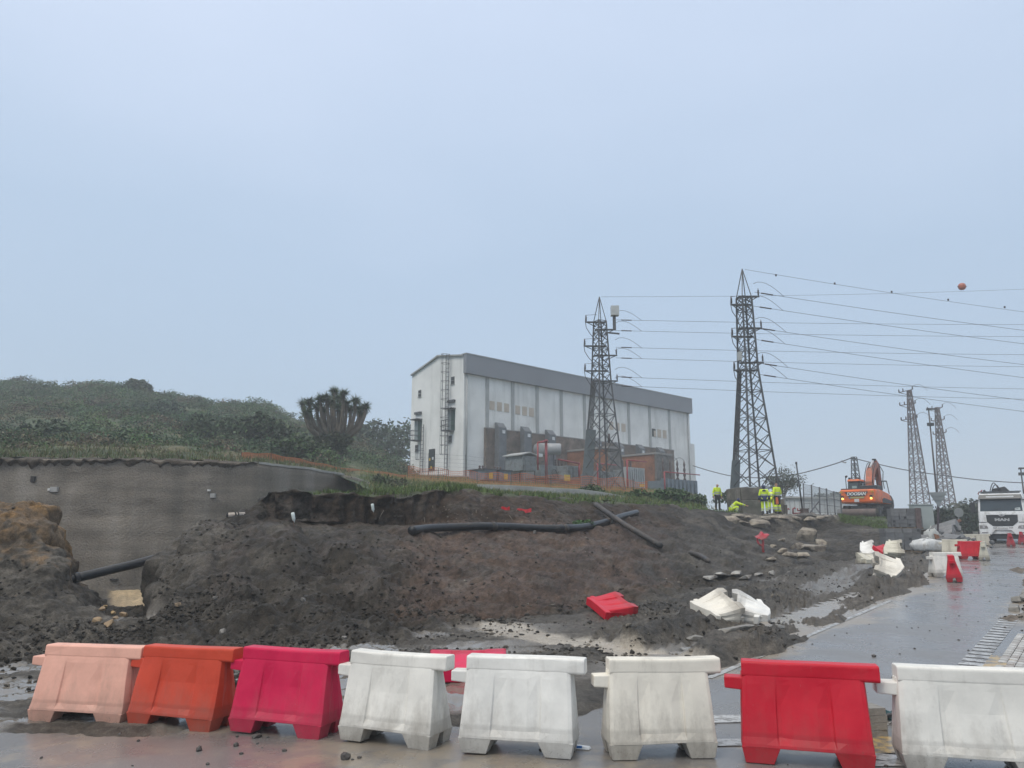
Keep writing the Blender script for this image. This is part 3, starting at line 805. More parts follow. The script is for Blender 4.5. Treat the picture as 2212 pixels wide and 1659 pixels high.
# ================================================================== FOLIAGE
def leaf_mat(name, rough=.6):
    m, nt, N, L, B = nmat(name)
    at = N.new('ShaderNodeVertexColor'); at.layer_name = 'Col'
    L.new(at.outputs['Color'], B.inputs['Base Color']); B.inputs['Roughness'].default_value = rough
    B.inputs['Specular IOR Level'].default_value = .3
    return m
LEAF = leaf_mat('leaves')
def leaf_quads(c, s, col, upbias=0.3, aspect=.55, droop=0.0):
    """c (n,3) centres, s (n,) sizes, col (n,3) -> mesh arrays of pointed leaf quads"""
    n = len(c)
    a = rng.normal(size=(n, 3)); a[:, 2] = a[:, 2] * (1 - upbias) - droop; a /= np.linalg.norm(a, axis=1, keepdims=True)
    r = rng.normal(size=(n, 3)); b = np.cross(a, r); b /= np.linalg.norm(b, axis=1, keepdims=True)
    L_ = a * s[:, None]; W_ = b * (s * aspect)[:, None] * .5
    V = np.stack([c - L_*.5, c + W_, c + L_*.5, c - W_], 1).reshape(-1, 3)
    F = np.arange(4*n).reshape(n, 4)
    return V, F, np.repeat(col, 4, 0)
def leaf_object(name, c, s, col, parent=None, **k):
    V, F, K = leaf_quads(np.asarray(c), np.asarray(s), np.asarray(col), **k)
    me = np_mesh(name, V, F, LEAF); vcol(me, 'Col', K)
    return link(name, me, parent, parent is not None)
def bush_points(c, r, n, flat=.75):
    d = rng.normal(size=(n, 3)); d /= np.linalg.norm(d, axis=1, keepdims=True)
    d[:, 2] = np.abs(d[:, 2]) * 1.0 - .15
    k = .55 + .5 * rng.random(n) ** .5
    lump = 1 + .28 * fbm(d[:, 0]*2.2 + c[0], d[:, 1]*2.2 + c[1], d[:, 2]*2.2, 2, 70)
    p = d * (k * lump)[:, None] * r; p[:, 2] *= flat
    return p + np.asarray(c)
GREENS = np.array([[.050, .098, .036], [.034, .070, .030], [.066, .112, .038], [.052, .094, .048], [.080, .098, .042], [.100, .082, .048]])
def bush_col(n, base, var=.3):
    return np.clip(np.asarray(base) * (1 + var * rng.normal(size=(n, 1))) * (1 + .08 * rng.normal(size=(n, 3))), .01, .5)
# scrub all over the hillside: a mass nobody could count
cs, ss, kk = [], [], []
nbush = 0
while nbush < 1700:
    X = rng.uniform(-700, 885); i = rng.integers(16, HD.shape[0] - 9); j = int((X + 900) / 9)
    p = HG[i, j]
    rr_ = hr[i, 0]
    if X > 720 and rr_ < 2.6: continue
    dens = fbm(p[0]*.06, p[1]*.06, 0, 3, 71)
    if dens < -.25 and rng.random() < .7: continue
    nbush += 1
    r = rng.uniform(.5, 1.3) * (1 + .55 * max(0, dens)) * (.7 + .010 * p[1])
    if rr_ < 1.3: r *= .6
    n = int(150 * r ** 1.3 * (1.25 if p[1] < 60 else 1)); base = GREENS[min(5, int(rng.random() ** 1.3 * 6))]
    if rr_ < 1.6 and rng.random() < .45: base = np.array([.135, .11, .065])
    pts = bush_points((p[0], p[1], p[2] - .1), r, n)
    cs.append(pts); ss.append(rng.uniform(.12, .27, n) * (.6 + .006 * p[1])); kk.append(bush_col(n, base * rng.uniform(.65, 1.35)))
scrub = leaf_object('hillside_scrub', np.vstack(cs), np.concatenate(ss), np.vstack(kk))
tag(scrub, 'dense low green and brown scrub covering the hillside', 'scrub', kind='stuff')

def bush(name, X, Y, d, r, n, base, label, cat='bush', group=None, leaf=(.15, .3), flat=.8, z=None):
    p = P(X, Y, d)
    if z is not None: p.z = z
    e = empty(name, p, label=label, cat=cat, group=group)
    st = MB()
    for k in range(5):
        a = k * 1.26 + random.random(); st.tube([(p.x, p.y, p.z - .15), (p.x + .45*r*math.cos(a), p.y + .45*r*math.sin(a), p.z + .5*r*flat)], [.04*r + .015, .012*r + .006], 5)
    st.build('stem', mat('bush_stem', (.09, .07, .05), .8), e, world=True)
    q = np.vstack([bush_points((p.x + r*.45*rng.normal(), p.y + r*.3*rng.normal(), p.z + (0 if k == 0 else r*.3*rng.random())), r * (.75 if k else .9), n // 4, flat) for k in range(4)])
    leaf_object('crown', q, rng.uniform(leaf[0], leaf[1], len(q)), bush_col(len(q), base, .35), e)
    return e
DK = (.030, .045, .022)
bush('bush', 200, 905, 92, 3.0, 2600, DK, 'large dark rounded bush high on the hillside, left of its bump', leaf=(.3, .6))
bush('bush', 278, 848, 112, 2.5, 2600, (.045, .065, .03), 'big bush making the bump on the hill skyline', leaf=(.35, .7))
bush('bush', 90, 960, 52, 2.0, 1800, (.045, .07, .035), 'dark green bush low on the hillside near the left frame edge', leaf=(.2, .4))
bush('bush', 340, 905, 88, 2.5, 1800, (.04, .065, .04), 'dark green bush below the skyline bump', leaf=(.3, .5))
bush('bush', 470, 945, 66, 2.3, 2000, (.04, .065, .028), 'broad dark bush in the middle of the hillside', leaf=(.25, .5))
bush('bush', 570, 950, 64, 2.6, 2200, (.042, .068, .03), 'dark green thicket left of the branching yucca tree', leaf=(.25, .5))
bush('bush', 640, 985, 56, 2.0, 1800, (.045, .075, .028), 'green bush at the left foot of the branching yucca tree', leaf=(.2, .4))
for k, (X, Y, d, r) in enumerate(((795, 985, 100, 5.0), (850, 998, 108, 6.0), (690, 975, 110, 5.0))):
    bush('tree', X, Y, d, r, 2800, ((.045, .068, .040), (.050, .072, .045), (.05, .072, .05))[k],
         ('misty dark tree between the yucca and the white building', 'misty dark tree touching the white building end wall', 'misty tree just behind the branching yucca')[k], 'tree', leaf=(.35, .7), flat=1.15)
bush('bush', 862, 1062, 41, .75, 700, (.07, .075, .035), 'small olive shrub on the grass bank left of the building', leaf=(.1, .22), flat=1.2)
bush('bush', 830, 1050, 43, .6, 600, (.05, .07, .03), 'small dark shrub standing in the grass above the wall end', leaf=(.1, .2), flat=1.2)
bush('bush', 1282, 1068, 44, .75, 900, (.05, .085, .03), 'round green shrub in front of the left pylon foot', leaf=(.1, .2))
bush('bush', 1155, 1065, 42, .35, 300, (.05, .085, .03), 'tiny green shrub on the concrete lip edge', leaf=(.08, .16))
for k, (X, Y, d, r, lb) in enumerate(((1385, 1086, 46, 1.0, 'leafy green shrub below the yellow warning sign'), (1430, 1088, 45, 1.1, 'leafy green shrub below the brick wall'),
                                  (1475, 1086, 47, 1.1, 'leafy green shrub below the rightmost transformer'), (1500, 1090, 49, .85, 'leafy green shrub left of the standing worker in the open jacket'))):
    bush('bush', X, Y, d, r, 1300, ((.06, .10, .03), (.045, .085, .028), (.06, .10, .04), (.05, .085, .035))[k], lb, leaf=(.14, .28))
bush('bush', 1572, 1084, 58, 1.0, 1300, (.05, .075, .035), 'dark green shrub behind the standing worker on the left', leaf=(.12, .26))
bush('bush', 1250, 1140, 26.5, .28, 350, (.05, .11, .03), 'tuft of fresh green leaves on the long black pipe', leaf=(.06, .14), z=on_ground(1250, 1138).z + .05)

# grass and weeds on the crests
def grass_object(name, pts, h, cols, w=.02, label=None):
    n = len(pts)
    lean = rng.normal(size=(n, 2)) * .35; ang = rng.random(n) * 6.28
    dx = np.stack([np.cos(ang), np.sin(ang), 0*ang], 1) * (w * (.6 + .8 * rng.random(n)))[:, None]
    tip = pts + np.stack([lean[:, 0]*h, lean[:, 1]*h, h], 1)
    V = np.stack([pts - dx, pts + dx, tip], 1).reshape(-1, 3)
    me = np_mesh(name, V, np.arange(3*n).reshape(n, 3), LEAF); vcol(me, 'Col', np.repeat(cols, 3, 0))
    return tag(link(name, me), label, 'grass', kind='stuff')
gp, gh, gc = [], [], []
w_ = (GRASSY * (fbm(Xw*.9, D*.9, 0, 3, 80) > -.1)).ravel()
pool_i = np.where(w_ > .3)[0]
pk = rng.choice(pool_i, 22000); base = G.reshape(-1, 3)[pk]
gp.append(base + np.stack([rng.normal(size=22000)*.05, rng.normal(size=22000)*.05, np.zeros(22000) - .02], 1)); gh.append(rng.uniform(.06, .22, 22000)); gc.append(bush_col(22000, (.085, .125, .035), .3))
mw = (meadow * (hr < 2.75) * (hr > .02)).ravel(); pool_i = np.where(mw > .3)[0]
pk = rng.choice(pool_i, 52000); base = HG.reshape(-1, 3)[pk]; st_ = straw.ravel()[pk]
cc = np.where((rng.random(52000) < st_*.8 + .12)[:, None], bush_col(52000, (.26, .20, .085), .25), bush_col(52000, (.08, .115, .035), .3))
gp.append(base + np.stack([rng.normal(size=52000)*.3, rng.normal(size=52000)*.3, np.zeros(52000) - .03], 1)); gh.append(rng.uniform(.06, .27, 52000)); gc.append(cc)
wl_ = (sstep(780, 700, HXX) * (hr < 2.0)).ravel(); pool_i = np.where(wl_ > .3)[0]
pk = rng.choice(pool_i, 30000); base = HG.reshape(-1, 3)[pk]
cc = np.where((rng.random(30000) < .35)[:, None], bush_col(30000, (.13, .105, .06), .25), bush_col(30000, (.075, .10, .035), .3))
gp.append(base + np.stack([rng.normal(size=30000)*.2, rng.normal(size=30000)*.2, np.zeros(30000)], 1)); gh.append(rng.uniform(.05, .28, 30000)); gc.append(cc)
grass_object('wild_grass', np.vstack(gp), np.concatenate(gh), np.vstack(gc), .022, 'wild green and straw-coloured grass along the banks')

# ---- branching yucca
def yucca():
    B0 = P(722, 1003, 60); s = 60 / FOC
    e = empty('yucca_tree', B0, label='huge many-armed yucca tree with spiky leaf rosettes on the skyline', cat='tree')
    bark = mat('yucca_bark', (.105, .088, .068), .85, .35, 3, .8, 12)
    MB().tube([B0 + Vector((0, 0, -.3)), B0 + Vector((0, 0, .8)), B0 + Vector((.05, 0, 1.8)), B0 + Vector((0, 0, 2.4))], [.8, .62, .75, .6], 12).build('trunk', bark, e, True, True)
    tips = [(655,872),(668,868),(684,878),(692,862),(700,884),(706,858),(716,868),(722,846),(734,860),(742,850),(748,872),(757,884),(768,866),(776,884),(790,878),(781,892),(664,890),(730,880)]
    dead = np.array([.10, .082, .055])
    for k, (X, Y) in enumerate(tips):
        t = P(X, Y, 60 + rng.uniform(-1.2, 1.2)); b = B0 + Vector(((X-722)*s*.22, rng.uniform(-.3, .3), rng.uniform(1.2, 1.8)))
        mid = b.lerp(t, .5) + Vector(((X-722)*s*.20, 0, -.25))
        pts = [b, b.lerp(mid, .6), mid, mid.lerp(t, .55) + Vector(((X-722)*s*.05, 0, 0)), t]
        br = MB().tube(pts, [.20, .17, .15, .13, .10], 8).build('branch', bark, e, True, True)
        n = 150
        d = rng.normal(size=(n, 3)); d[:, 2] = d[:, 2]*.8 + .15; d /= np.linalg.norm(d, axis=1, keepdims=True)
        ln = rng.uniform(.40, .78, n); up = d * ln[:, None]
        side = np.cross(d, rng.normal(size=(n, 3))); side /= np.linalg.norm(side, axis=1, keepdims=True); side *= .042
        o = np.array(t)
        V = np.stack([o + side*0 + d*.03 - side, o + d*.03 + side, o + up + np.array([0, 0, -.05])], 1).reshape(-1, 3)
        cl = bush_col(n, (.050, .080, .036), .3)
        # dry skirt hanging below the rosette
        m2 = 110; f = rng.random(m2)**1.5 * .45; along = np.array([list(t.lerp(pts[3], min(1, x*1.5)) if x < .6 else pts[3]) for x in f])
        dd = rng.normal(size=(m2, 3)); dd[:, 2] = -np.abs(dd[:, 2]) - .9; dd /= np.linalg.norm(dd, axis=1, keepdims=True); dd *= rng.uniform(.25, .45, m2)[:, None]
        sd = np.cross(dd, rng.normal(size=(m2, 3))); sd /= np.linalg.norm(sd, axis=1, keepdims=True); sd *= .04
        V2 = np.stack([along - sd, along + sd, along + dd], 1).reshape(-1, 3)
        Vv = np.vstack([V, V2]); me = np_mesh('leaf_rosette', Vv, np.arange(len(Vv)).reshape(-1, 3), LEAF)
        vcol(me, 'Col', np.repeat(np.vstack([cl, bush_col(m2, (.075, .068, .045), .3)]), 3, 0)); link('leaf_rosette', me, e, True)
    q = np.vstack([bush_points((B0.x + dx, B0.y - .3, B0.z + dz), r, 900, 1.0) for dx, dz, r in ((-.8, 1.6, .9), (-.1, 1.5, .95), (.6, 1.7, .85), (.2, .9, .8), (-.5, 1.0, .8), (-.1, 1.2, .9))])
    leaf_object('ivy_skirt', q, rng.uniform(.18, .42, len(q)), bush_col(len(q), (.040, .052, .028), .35), e, droop=.6, aspect=.3)
yucca()

# ---- haze: the wet air
hz = MB().box(-540, 540, -135, 715, -2.0, 48).build('haze', None)
m = bpy.data.materials.new('wet_air'); m.use_nodes = True
m.node_tree.nodes.clear()
ho = m.node_tree.nodes.new('ShaderNodeOutputMaterial'); hv = m.node_tree.nodes.new('ShaderNodeVolumePrincipled')
hv.inputs['Color'].default_value = (.90, .96, 1.0, 1); hv.inputs['Density'].default_value = .0017; hv.inputs['Anisotropy'].default_value = 0.0
m.node_tree.links.new(hv.outputs[0], ho.inputs['Volume'])
hz.data.materials.append(m)
tag(hz, kind='stuff')
# ================================================================== PLASTIC ROAD BARRIERS
def plastic(name, c, grime=.35, rough=.42, water=.82):
    """moulded plastic: sun-faded blotches, mud splashed up from the foot"""
    if name in _M: return _M[name]
    m, nt, N, L, B = nmat(name)
    tc = N.new('ShaderNodeTexCoord'); sp = N.new('ShaderNodeSeparateXYZ'); L.new(tc.outputs['Object'], sp.inputs[0])
    oi = N.new('ShaderNodeObjectInfo'); vm = N.new('ShaderNodeVectorMath'); vm.operation = 'ADD'
    sc = N.new('ShaderNodeVectorMath'); sc.operation = 'SCALE'; sc.inputs['Scale'].default_value = 13.0
    L.new(oi.outputs['Location'], sc.inputs[0]); L.new(sc.outputs[0], vm.inputs[0]); L.new(tc.outputs['Object'], vm.inputs[1])
    def noise(s, d, mapv=None):
        n = N.new('ShaderNodeTexNoise'); n.inputs['Scale'].default_value = s; n.inputs['Detail'].default_value = d; n.inputs['Roughness'].default_value = .65
        if mapv:
            mp = N.new('ShaderNodeMapping'); mp.inputs['Scale'].default_value = mapv; L.new(vm.outputs[0], mp.inputs[0]); L.new(mp.outputs[0], n.inputs['Vector'])
        else: L.new(vm.outputs[0], n.inputs['Vector'])
        return n
    c = np.array(c)
    n1 = noise(2.6, 5)
    r1 = N.new('ShaderNodeValToRGB'); e = r1.color_ramp.elements
    e[0].position = .32; e[0].color = (*(c*.86), 1); e[1].position = .7; e[1].color = (*np.clip(c*1.08 + .012, 0, .9), 1)
    L.new(n1.outputs['Fac'], r1.inputs[0])
    # water left inside shows through the thin plastic as a darker band with a level top
    wv = N.new('ShaderNodeMapRange'); wv.inputs['From Min'].default_value = .205; wv.inputs['From Max'].default_value = .225; wv.inputs['To Min'].default_value = water; wv.inputs['To Max'].default_value = 1.0
    L.new(sp.outputs['Z'], wv.inputs['Value'])
    ws = N.new('ShaderNodeVectorMath'); ws.operation = 'SCALE'; L.new(r1.outputs[0], ws.inputs[0]); L.new(wv.outputs[0], ws.inputs['Scale'])
    n2 = noise(3.0, 8, (2.2, 2.2, .45)); n4 = noise(26, 6)
    # mud film: more towards the ground, plus streaks
    zr = N.new('ShaderNodeMapRange'); zr.inputs['From Min'].default_value = .0; zr.inputs['From Max'].default_value = .42; zr.inputs['To Min'].default_value = .34; zr.inputs['To Max'].default_value = 0
    L.new(sp.outputs['Z'], zr.inputs['Value'])
    a = N.new('ShaderNodeMath'); a.operation = 'ADD'; L.new(n2.outputs['Fac'], a.inputs[0]); L.new(zr.outputs[0], a.inputs[1])
    a2 = N.new('ShaderNodeMath'); a2.operation = 'MULTIPLY_ADD'; a2.inputs[1].default_value = .25; L.new(n4.outputs['Fac'], a2.inputs[0]); L.new(a.outputs[0], a2.inputs[2])
    mr = N.new('ShaderNodeMapRange'); mr.inputs['From Min'].default_value = .66; mr.inputs['From Max'].default_value = 1.06; mr.inputs['To Max'].default_value = grime
    L.new(a2.outputs[0], mr.inputs['Value'])
    mx = N.new('ShaderNodeMixRGB'); mx.inputs[2].default_value = (.19, .165, .135, 1); L.new(mr.outputs[0], mx.inputs[0]); L.new(ws.outputs[0], mx.inputs[1])
    n5 = noise(1.0, 9, (70, 70, 7)); n6 = noise(75, 3)
    sc5 = N.new('ShaderNodeMapRange'); sc5.inputs['From Min'].default_value = .66; sc5.inputs['From Max'].default_value = .74; sc5.inputs['To Max'].default_value = .30; L.new(n5.outputs['Fac'], sc5.inputs['Value'])
    mx5 = N.new('ShaderNodeMixRGB'); mx5.inputs[2].default_value = (.30, .28, .25, 1); L.new(sc5.outputs[0], mx5.inputs[0]); L.new(mx.outputs[0], mx5.inputs[1])
    sp6 = N.new('ShaderNodeMath'); sp6.operation = 'MULTIPLY_ADD'; sp6.inputs[1].default_value = .55; L.new(zr.outputs[0], sp6.inputs[0]); L.new(n6.outputs['Fac'], sp6.inputs[2])
    sc6 = N.new('ShaderNodeMapRange'); sc6.inputs['From Min'].default_value = .75; sc6.inputs['From Max'].default_value = .83; sc6.inputs['To Max'].default_value = .4; L.new(sp6.outputs[0], sc6.inputs['Value'])
    mx6 = N.new('ShaderNodeMixRGB'); mx6.inputs[2].default_value = (.10, .085, .07, 1); L.new(sc6.outputs[0], mx6.inputs[0]); L.new(mx5.outputs[0], mx6.inputs[1])
    L.new(mx6.outputs[0], B.inputs['Base Color'])
    rr = N.new('ShaderNodeMapRange'); rr.inputs['From Min'].default_value = .35; rr.inputs['From Max'].default_value = .7; rr.inputs['To Min'].default_value = rough - .12; rr.inputs['To Max'].default_value = rough + .16
    L.new(n1.outputs['Fac'], rr.inputs['Value']); L.new(rr.outputs[0], B.inputs['Roughness'])
    B.inputs['Specular IOR Level'].default_value = .26
    b = N.new('ShaderNodeBump'); b.inputs['Strength'].default_value = .25; b.inputs['Distance'].default_value = .01
    n3 = noise(5.5, 3); L.new(n3.outputs['Fac'], b.inputs['Height']); L.new(b.outputs[0], B.inputs['Normal'])
    _M[name] = m
    return m

def barrier_shapes(style=0):
    """body (with feet), top_rail, lower tab; x along, front at -y, foot at z 0; length 0.9, height 0.8"""
    zl = [.125, .15, .20, .45, .62, .66, .70]
    hw = [.200, .196, .182, .134, .100, .091, .082]                   # half thickness
    hl = [.455, .455, .452, .440, .430, .428, .426]                   # half length
    xf = [-1, -.93, -.62, -.45, -.43, -.40, -.37, -.2, .2, .37, .40, .43, .45, .62, .93, 1]
    def groove(t, z):
        a = abs(t)
        g = .028 if .36 < a < .435 else (.010 if a <= .36 else (.010 if .44 < a < .46 else 0))
        return g * float(sstep(.14, .2, z)) * float(sstep(.70, .45, z))
    b = MB(); rings = []
    for z, w, l in zip(zl, hw, hl):
        ring = [(t*l, -w + groove(t, z) + (.012 if abs(t) == 1 else 0), z) for t in xf]
        ring += [(l + .012, -w*.45, z), (l + .012 - .012*float(sstep(.2, .3, z)), 0, z), (l + .012, w*.45, z)]
        ring += [(t*l, w - groove(t, z) - (.012 if abs(t) == 1 else 0), z) for t in xf[::-1]]
        ring += [(-l - .012, w*.45, z), (-l - .012 + .012*float(sstep(.2, .3, z)), 0, z), (-l - .012, -w*.45, z)]
        rings.append(ring)
    n = len(rings[0]); vs = [p for r in rings for p in r]; fs = []
    for k in range(len(rings) - 1):
        for i in range(n):
            j = (i + 1) % n; fs.append((k*n+i, k*n+j, (k+1)*n+j, (k+1)*n+i))
    fs.append(tuple(range(n))[::-1]); fs.append(tuple(range((len(rings)-1)*n, len(rings)*n)))
    b.add(vs, fs)
    for sx in (-1, 1):                                                # four splayed feet
        for sy in (-1, 1):
            q = lambda x0, x1, y0, y1, z: [(sx*x0, sy*y0, z), (sx*x1, sy*y0, z), (sx*x1, sy*y1, z), (sx*x0, sy*y1, z)]
            b.hexa(q(.235, .435, .055, .185, 0) + q(.185, .460, .03, .198, .13))
    rail = MB()
    rr = []
    for x in (-.43, -.2, .1, .30, .545):
        sag = -.006 * (1 - (x/.5)**2)
        rr.append([(x, -.078, .668), (x, -.088, .685), (x, -.080, .785 + sag), (x, -.070, .80 + sag), (x, .070, .80 + sag), (x, .082, .785 + sag), (x, .084, .69), (x, .076, .665)])
    m_ = len(rr[0]); vs = [p for r in rr for p in r]; fs = []
    for k in range(len(rr) - 1):
        for i in range(m_):
            j = (i+1) % m_; fs.append((k*m_+i, k*m_+j, (k+1)*m_+j, (k+1)*m_+i))
    fs.append(tuple(range(m_))[::-1]); fs.append(tuple(range((len(rr)-1)*m_, len(rr)*m_)))
    rail.add(vs, fs)
    tab = MB().hexa([(-.565, -.074, .565), (-.40, -.078, .555), (-.40, .078, .555), (-.565, .074, .565), (-.565, -.070, .66), (-.40, -.074, .662), (-.40, .074, .662), (-.565, .070, .66)])
    rib = MB().box(-.012, .012, -.006, .006, 0, .11)
    return b, rail, tab, rib
_BS = {}
def warp(p, k):
    """slight sag and bulge of a used moulding, different for each"""
    x, y, z = p; f = lambda s: float(vnoise(x*2.3 + k*3.1, y*3 + k, z*3.1 - k*1.7, 200 + s))
    t = .03*(random.Random(k).random() - .5)
    return (x + .008*f(0) + t*(z-.3), y*(1 + .06*f(1)) + .010*f(2), z*.915 + .006*f(3)*(z > .1))
_BN = [0]
def barrier(colour, m, loc, rz, label, name='road_barrier', group='plastic road barriers', rot=None, sx=1.0, deform=None, seal=True):
    e = empty(name, loc, rz, label, 'barrier', group, rot=rot)
    _BN[0] += 1; wk = _BN[0] if _BN[0] <= 9 else 40 + _BN[0] % 3
    key = (m.name, wk, None if deform is None else deform)
    if key not in _BS:
        out = []
        for k, s in enumerate(barrier_shapes()):
            s.v = [warp(p, wk) for p in s.v]
            if deform is not None:
                s.v = [crumple(p, deform) for p in s.v]
            out.append(s.mesh(('body', 'top_rail', 'connecting_tab', 'moulding_mark')[k], m if k < 3 else mat('scuff', tuple(np.clip(np.array(m.get('c', (.5, .5, .5)))*.75 + .1, 0, 1)), .5)))
        _BS[key] = out
    me = _BS[key]
    for k, nm in enumerate(('body', 'top_rail', 'connecting_tab')):
        o = link(nm, me[k], e); o.scale = (sx, 1, 1)
        bv = o.modifiers.new('bevel', 'BEVEL'); bv.width = .009; bv.segments = 2; bv.limit_method = 'ANGLE'; bv.angle_limit = R(30)
    return e
def crumple(p, seed):
    """dented, twisted shell of a run-over barrier"""
    x, y, z = p; s = seed
    f = lambda a, b, c: float(vnoise(x*a + s, y*b + s*1.7, z*c - s, 90 + s))
    k = .035
    tw = (.16 if s % 2 else -.14) * x
    y2 = y * (1 - .22 * float(sstep(.0, .45, x if s % 3 else -x))); z2 = z * (1 - .18 * float(sstep(-.1, .45, x if s % 3 else -x)))
    y3 = y2 * math.cos(tw) - (z2-.4) * math.sin(tw); z3 = .4 + y2 * math.sin(tw) + (z2-.4) * math.cos(tw)
    return (x + k*f(3, 3, 3)*.6, y3 + k*f(2.5, 3, 4), z3 + k*f(3, 4, 2.5) - .10*abs(x)*2*(s % 2))
MP = {k: plastic('plastic_' + k, c, g) for k, c, g in (
    ('pink', (.78, .42, .32), .45), ('orange', (.56, .058, .024), .35), ('magenta', (.60, .006, .065), .25), ('white', (.76, .74, .68), .6),
    ('white_b', (.765, .755, .71), .5), ('cream', (.73, .69, .60), .65), ('red', (.54, .004, .022), .2), ('pale', (.74, .725, .67), .65), ('old_cream', (.56, .53, .43), .7), ('wine', (.38, .012, .03), .4))}
def ground_ray(X, Y, z0=0.0):
    """point on the road surface under photo pixel"""
    lo, hi = 2.0, 80.0
    for _ in range(40):
        d = (lo + hi) / 2; p = P(X, Y, d)
        if p.z > float(zflat(p.x, p.y)) + z0: lo = d
        else: hi = d
    return P(X, Y, lo)
ROW = [('pink', (62, 1564), (252, 1570), 'faded salmon-pink plastic barrier at the left end of the row'),
       ('orange', (275, 1571), (452, 1582), 'orange-red plastic barrier, second from the left in the row'),
       ('magenta', (497, 1584), (688, 1598), 'crimson-magenta plastic barrier, third from the left in the row'),
       ('white', (734, 1603), (922, 1622), 'white plastic barrier linked to the crimson-magenta one'),
       ('white_b', (996, 1631), (1232, 1643), 'white plastic barrier in the middle of the row, between two whites'),
       ('cream', (1325, 1645), (1547, 1640), 'grubby cream-white plastic barrier left of the big red one'),
       ('red', (1612, 1648), (1888, 1670), 'bright red plastic barrier in the foreground row'),
       ('pale', (1962, 1668), (2292, 1690), 'large scuffed white barrier cut off by the lower right corner')]
for k, a, b_, lb in ROW:
    pa, pb = ground_ray(*a), ground_ray(*b_)
    d = pb - pa; ang = math.atan2(d.y, d.x); ln = d.xy.length
    mid = (pa + pb) / 2; nrm = Vector((-math.sin(ang), math.cos(ang), 0)) * .19
    barrier(k, MP[k], (mid.x + nrm.x, mid.y + nrm.y, float(zflat(mid.x + nrm.x, mid.y + nrm.y)) + .004), ang, lb, sx=ln/.87)

def lying(k, X, Y, ez, ey, label, deform=None, dz=.2, group='knocked-over road barriers'):
    """barrier with its up-axis along ez and one flank (ey) turned up, centred over photo pixel X, Y"""
    ez = Vector(ez).normalized(); ey = Vector(ey); ex = ey.cross(ez).normalized(); ey = ez.cross(ex)
    p = on_ground(X, Y, 9, 60) + Vector((0, 0, dz)) - ez*.38
    return barrier(k, MP[k], p, 0, label, rot=Matrix((ex, ey, ez)).transposed().to_euler(), deform=deform, group=group)
# behind the row, on its side
p = ground_ray(1008, 1474); barrier('magenta', MP['magenta'], (p.x, p.y + .25, float(zflat(p.x, p.y)) + .16), 0, 'pinkish-red barrier lying on its side behind the white row', rot=(R(90), 0, R(4)), group='knocked-over road barriers')
lying('red', 1318, 1328, (-.95, -.30, .06), (.06, -.22, 1), 'bright red barrier tipped over in the mud below the bank', dz=.13)
lying('cream', 1546, 1328, (-.98, -.10, -.14), (-.14, -.25, 1), 'cream-white barrier lying in the mud, left of a touching pair', deform=4, dz=.16)
lying('white_b', 1630, 1338, (.93, -.32, -.18), (.18, -.35, 1), 'dented white barrier lying in the mud, right of a touching pair', deform=7, dz=.18)
lying('white_b', 1872, 1198, (-.97, .1, -.12), (-.1, -.7, 1), 'bright white crumpled barrier in the heap below the grass tuft', deform=3, dz=.24)
lying('old_cream', 1932, 1201, (-.90, .35, .10), (.1, -.8, 1), 'cream barrier shell at the back of the knocked-over heap', deform=6, dz=.36)
lying('red', 1915, 1205, (-.85, -.5, -.05), (.0, -.5, 1), 'red crumpled barrier among the cream ones in the heap', deform=5, dz=.26)
lying('old_cream', 1886, 1224, (.1, -.95, -.15), (.05, -.1, 1), 'dirty cream barrier lying flat at the front of the heap', dz=.24)
lying('cream', 1926, 1243, (.93, -.35, -.22), (.22, -.75, 1), 'cream barrier tipped towards the wet road, nearest of the heap', deform=9, dz=.24)
# standing further up the road
def standing(k, X, Y, rz, label, tilt=(0, 0), sx=1.0):
    p = ground_ray(X, Y); return barrier(k, MP[k], (p.x, p.y, p.z + .004), 0, label, rot=(tilt[0], tilt[1], rz), sx=sx, group='barriers standing up the road')
standing('white', 2043, 1246, R(10), 'white barrier standing right behind the red one turned end-on')
standing('red', 2062, 1256, R(62), 'red barrier turned nearly end-on in front of a white one', (R(-3), 0))
standing('red', 2096, 1208, R(2), 'red barrier standing across the wet road beside a cream one')
standing('old_cream', 2127, 1210, R(58), 'cream barrier turned end-on at the right of a red one')
standing('old_cream', 2062, 1202, R(-40), 'cream barrier half hidden behind a red one up the road')
standing('wine', 2184, 1181, R(60), 'wine-red barrier in front of the truck bumper')
standing('wine', 2208, 1176, R(58), 'wine-red barrier at the right frame edge beside the truck')
p = P(2058, 1160, 44)
for k in range(3):
    barrier('old_cream', MP['old_cream'], (p.x + .95*k, p.y + .25*k, ground_z(p.x + .95*k, p.y)), R(14), ('cream barrier left of the truck, leftmost of three in line', 'cream barrier left of the truck, middle of three in line', 'cream barrier left of the truck, nearest its wheel of three in line')[k], group='cream barriers beside the truck')
# ================================================================== PIPES, POLES, STONES ON THE BANK
PIPE = mat('black_polyethylene', (.012, .014, .017), .32, .3, 5, .1, 30, spec=.35, dirt=(.07, .06, .048), dirt_amt=.12, dirt_scale=3)
PIPE2 = mat('muddy_pipe', (.022, .021, .021), .5, .4, 5, .2, 30, dirt=(.07, .055, .042), dirt_amt=.4, dirt_scale=3)
# pipe bridging the cut
a, b_ = P(158, 1250, 18.0), P(388, 1193, 20.0)
a.z += .0
e = empty('black_pipe', a, label='straight black pipe bridging the cut between the two earth mounds', cat='pipe')
MB().tube([a + (a-b_)*.06, a, a.lerp(b_, .5) - Vector((0, 0, .02)), b_, b_ + (b_-a)*.10], .105, 20).build('pipe_wall', PIPE, e, True, True)
dv = (b_ - a).normalized()
for t in (.0, .93): MB().tube([a.lerp(b_, t), a.lerp(b_, t) + dv*.12], .118, 20).build('pipe_collar', PIPE, e, True, True)
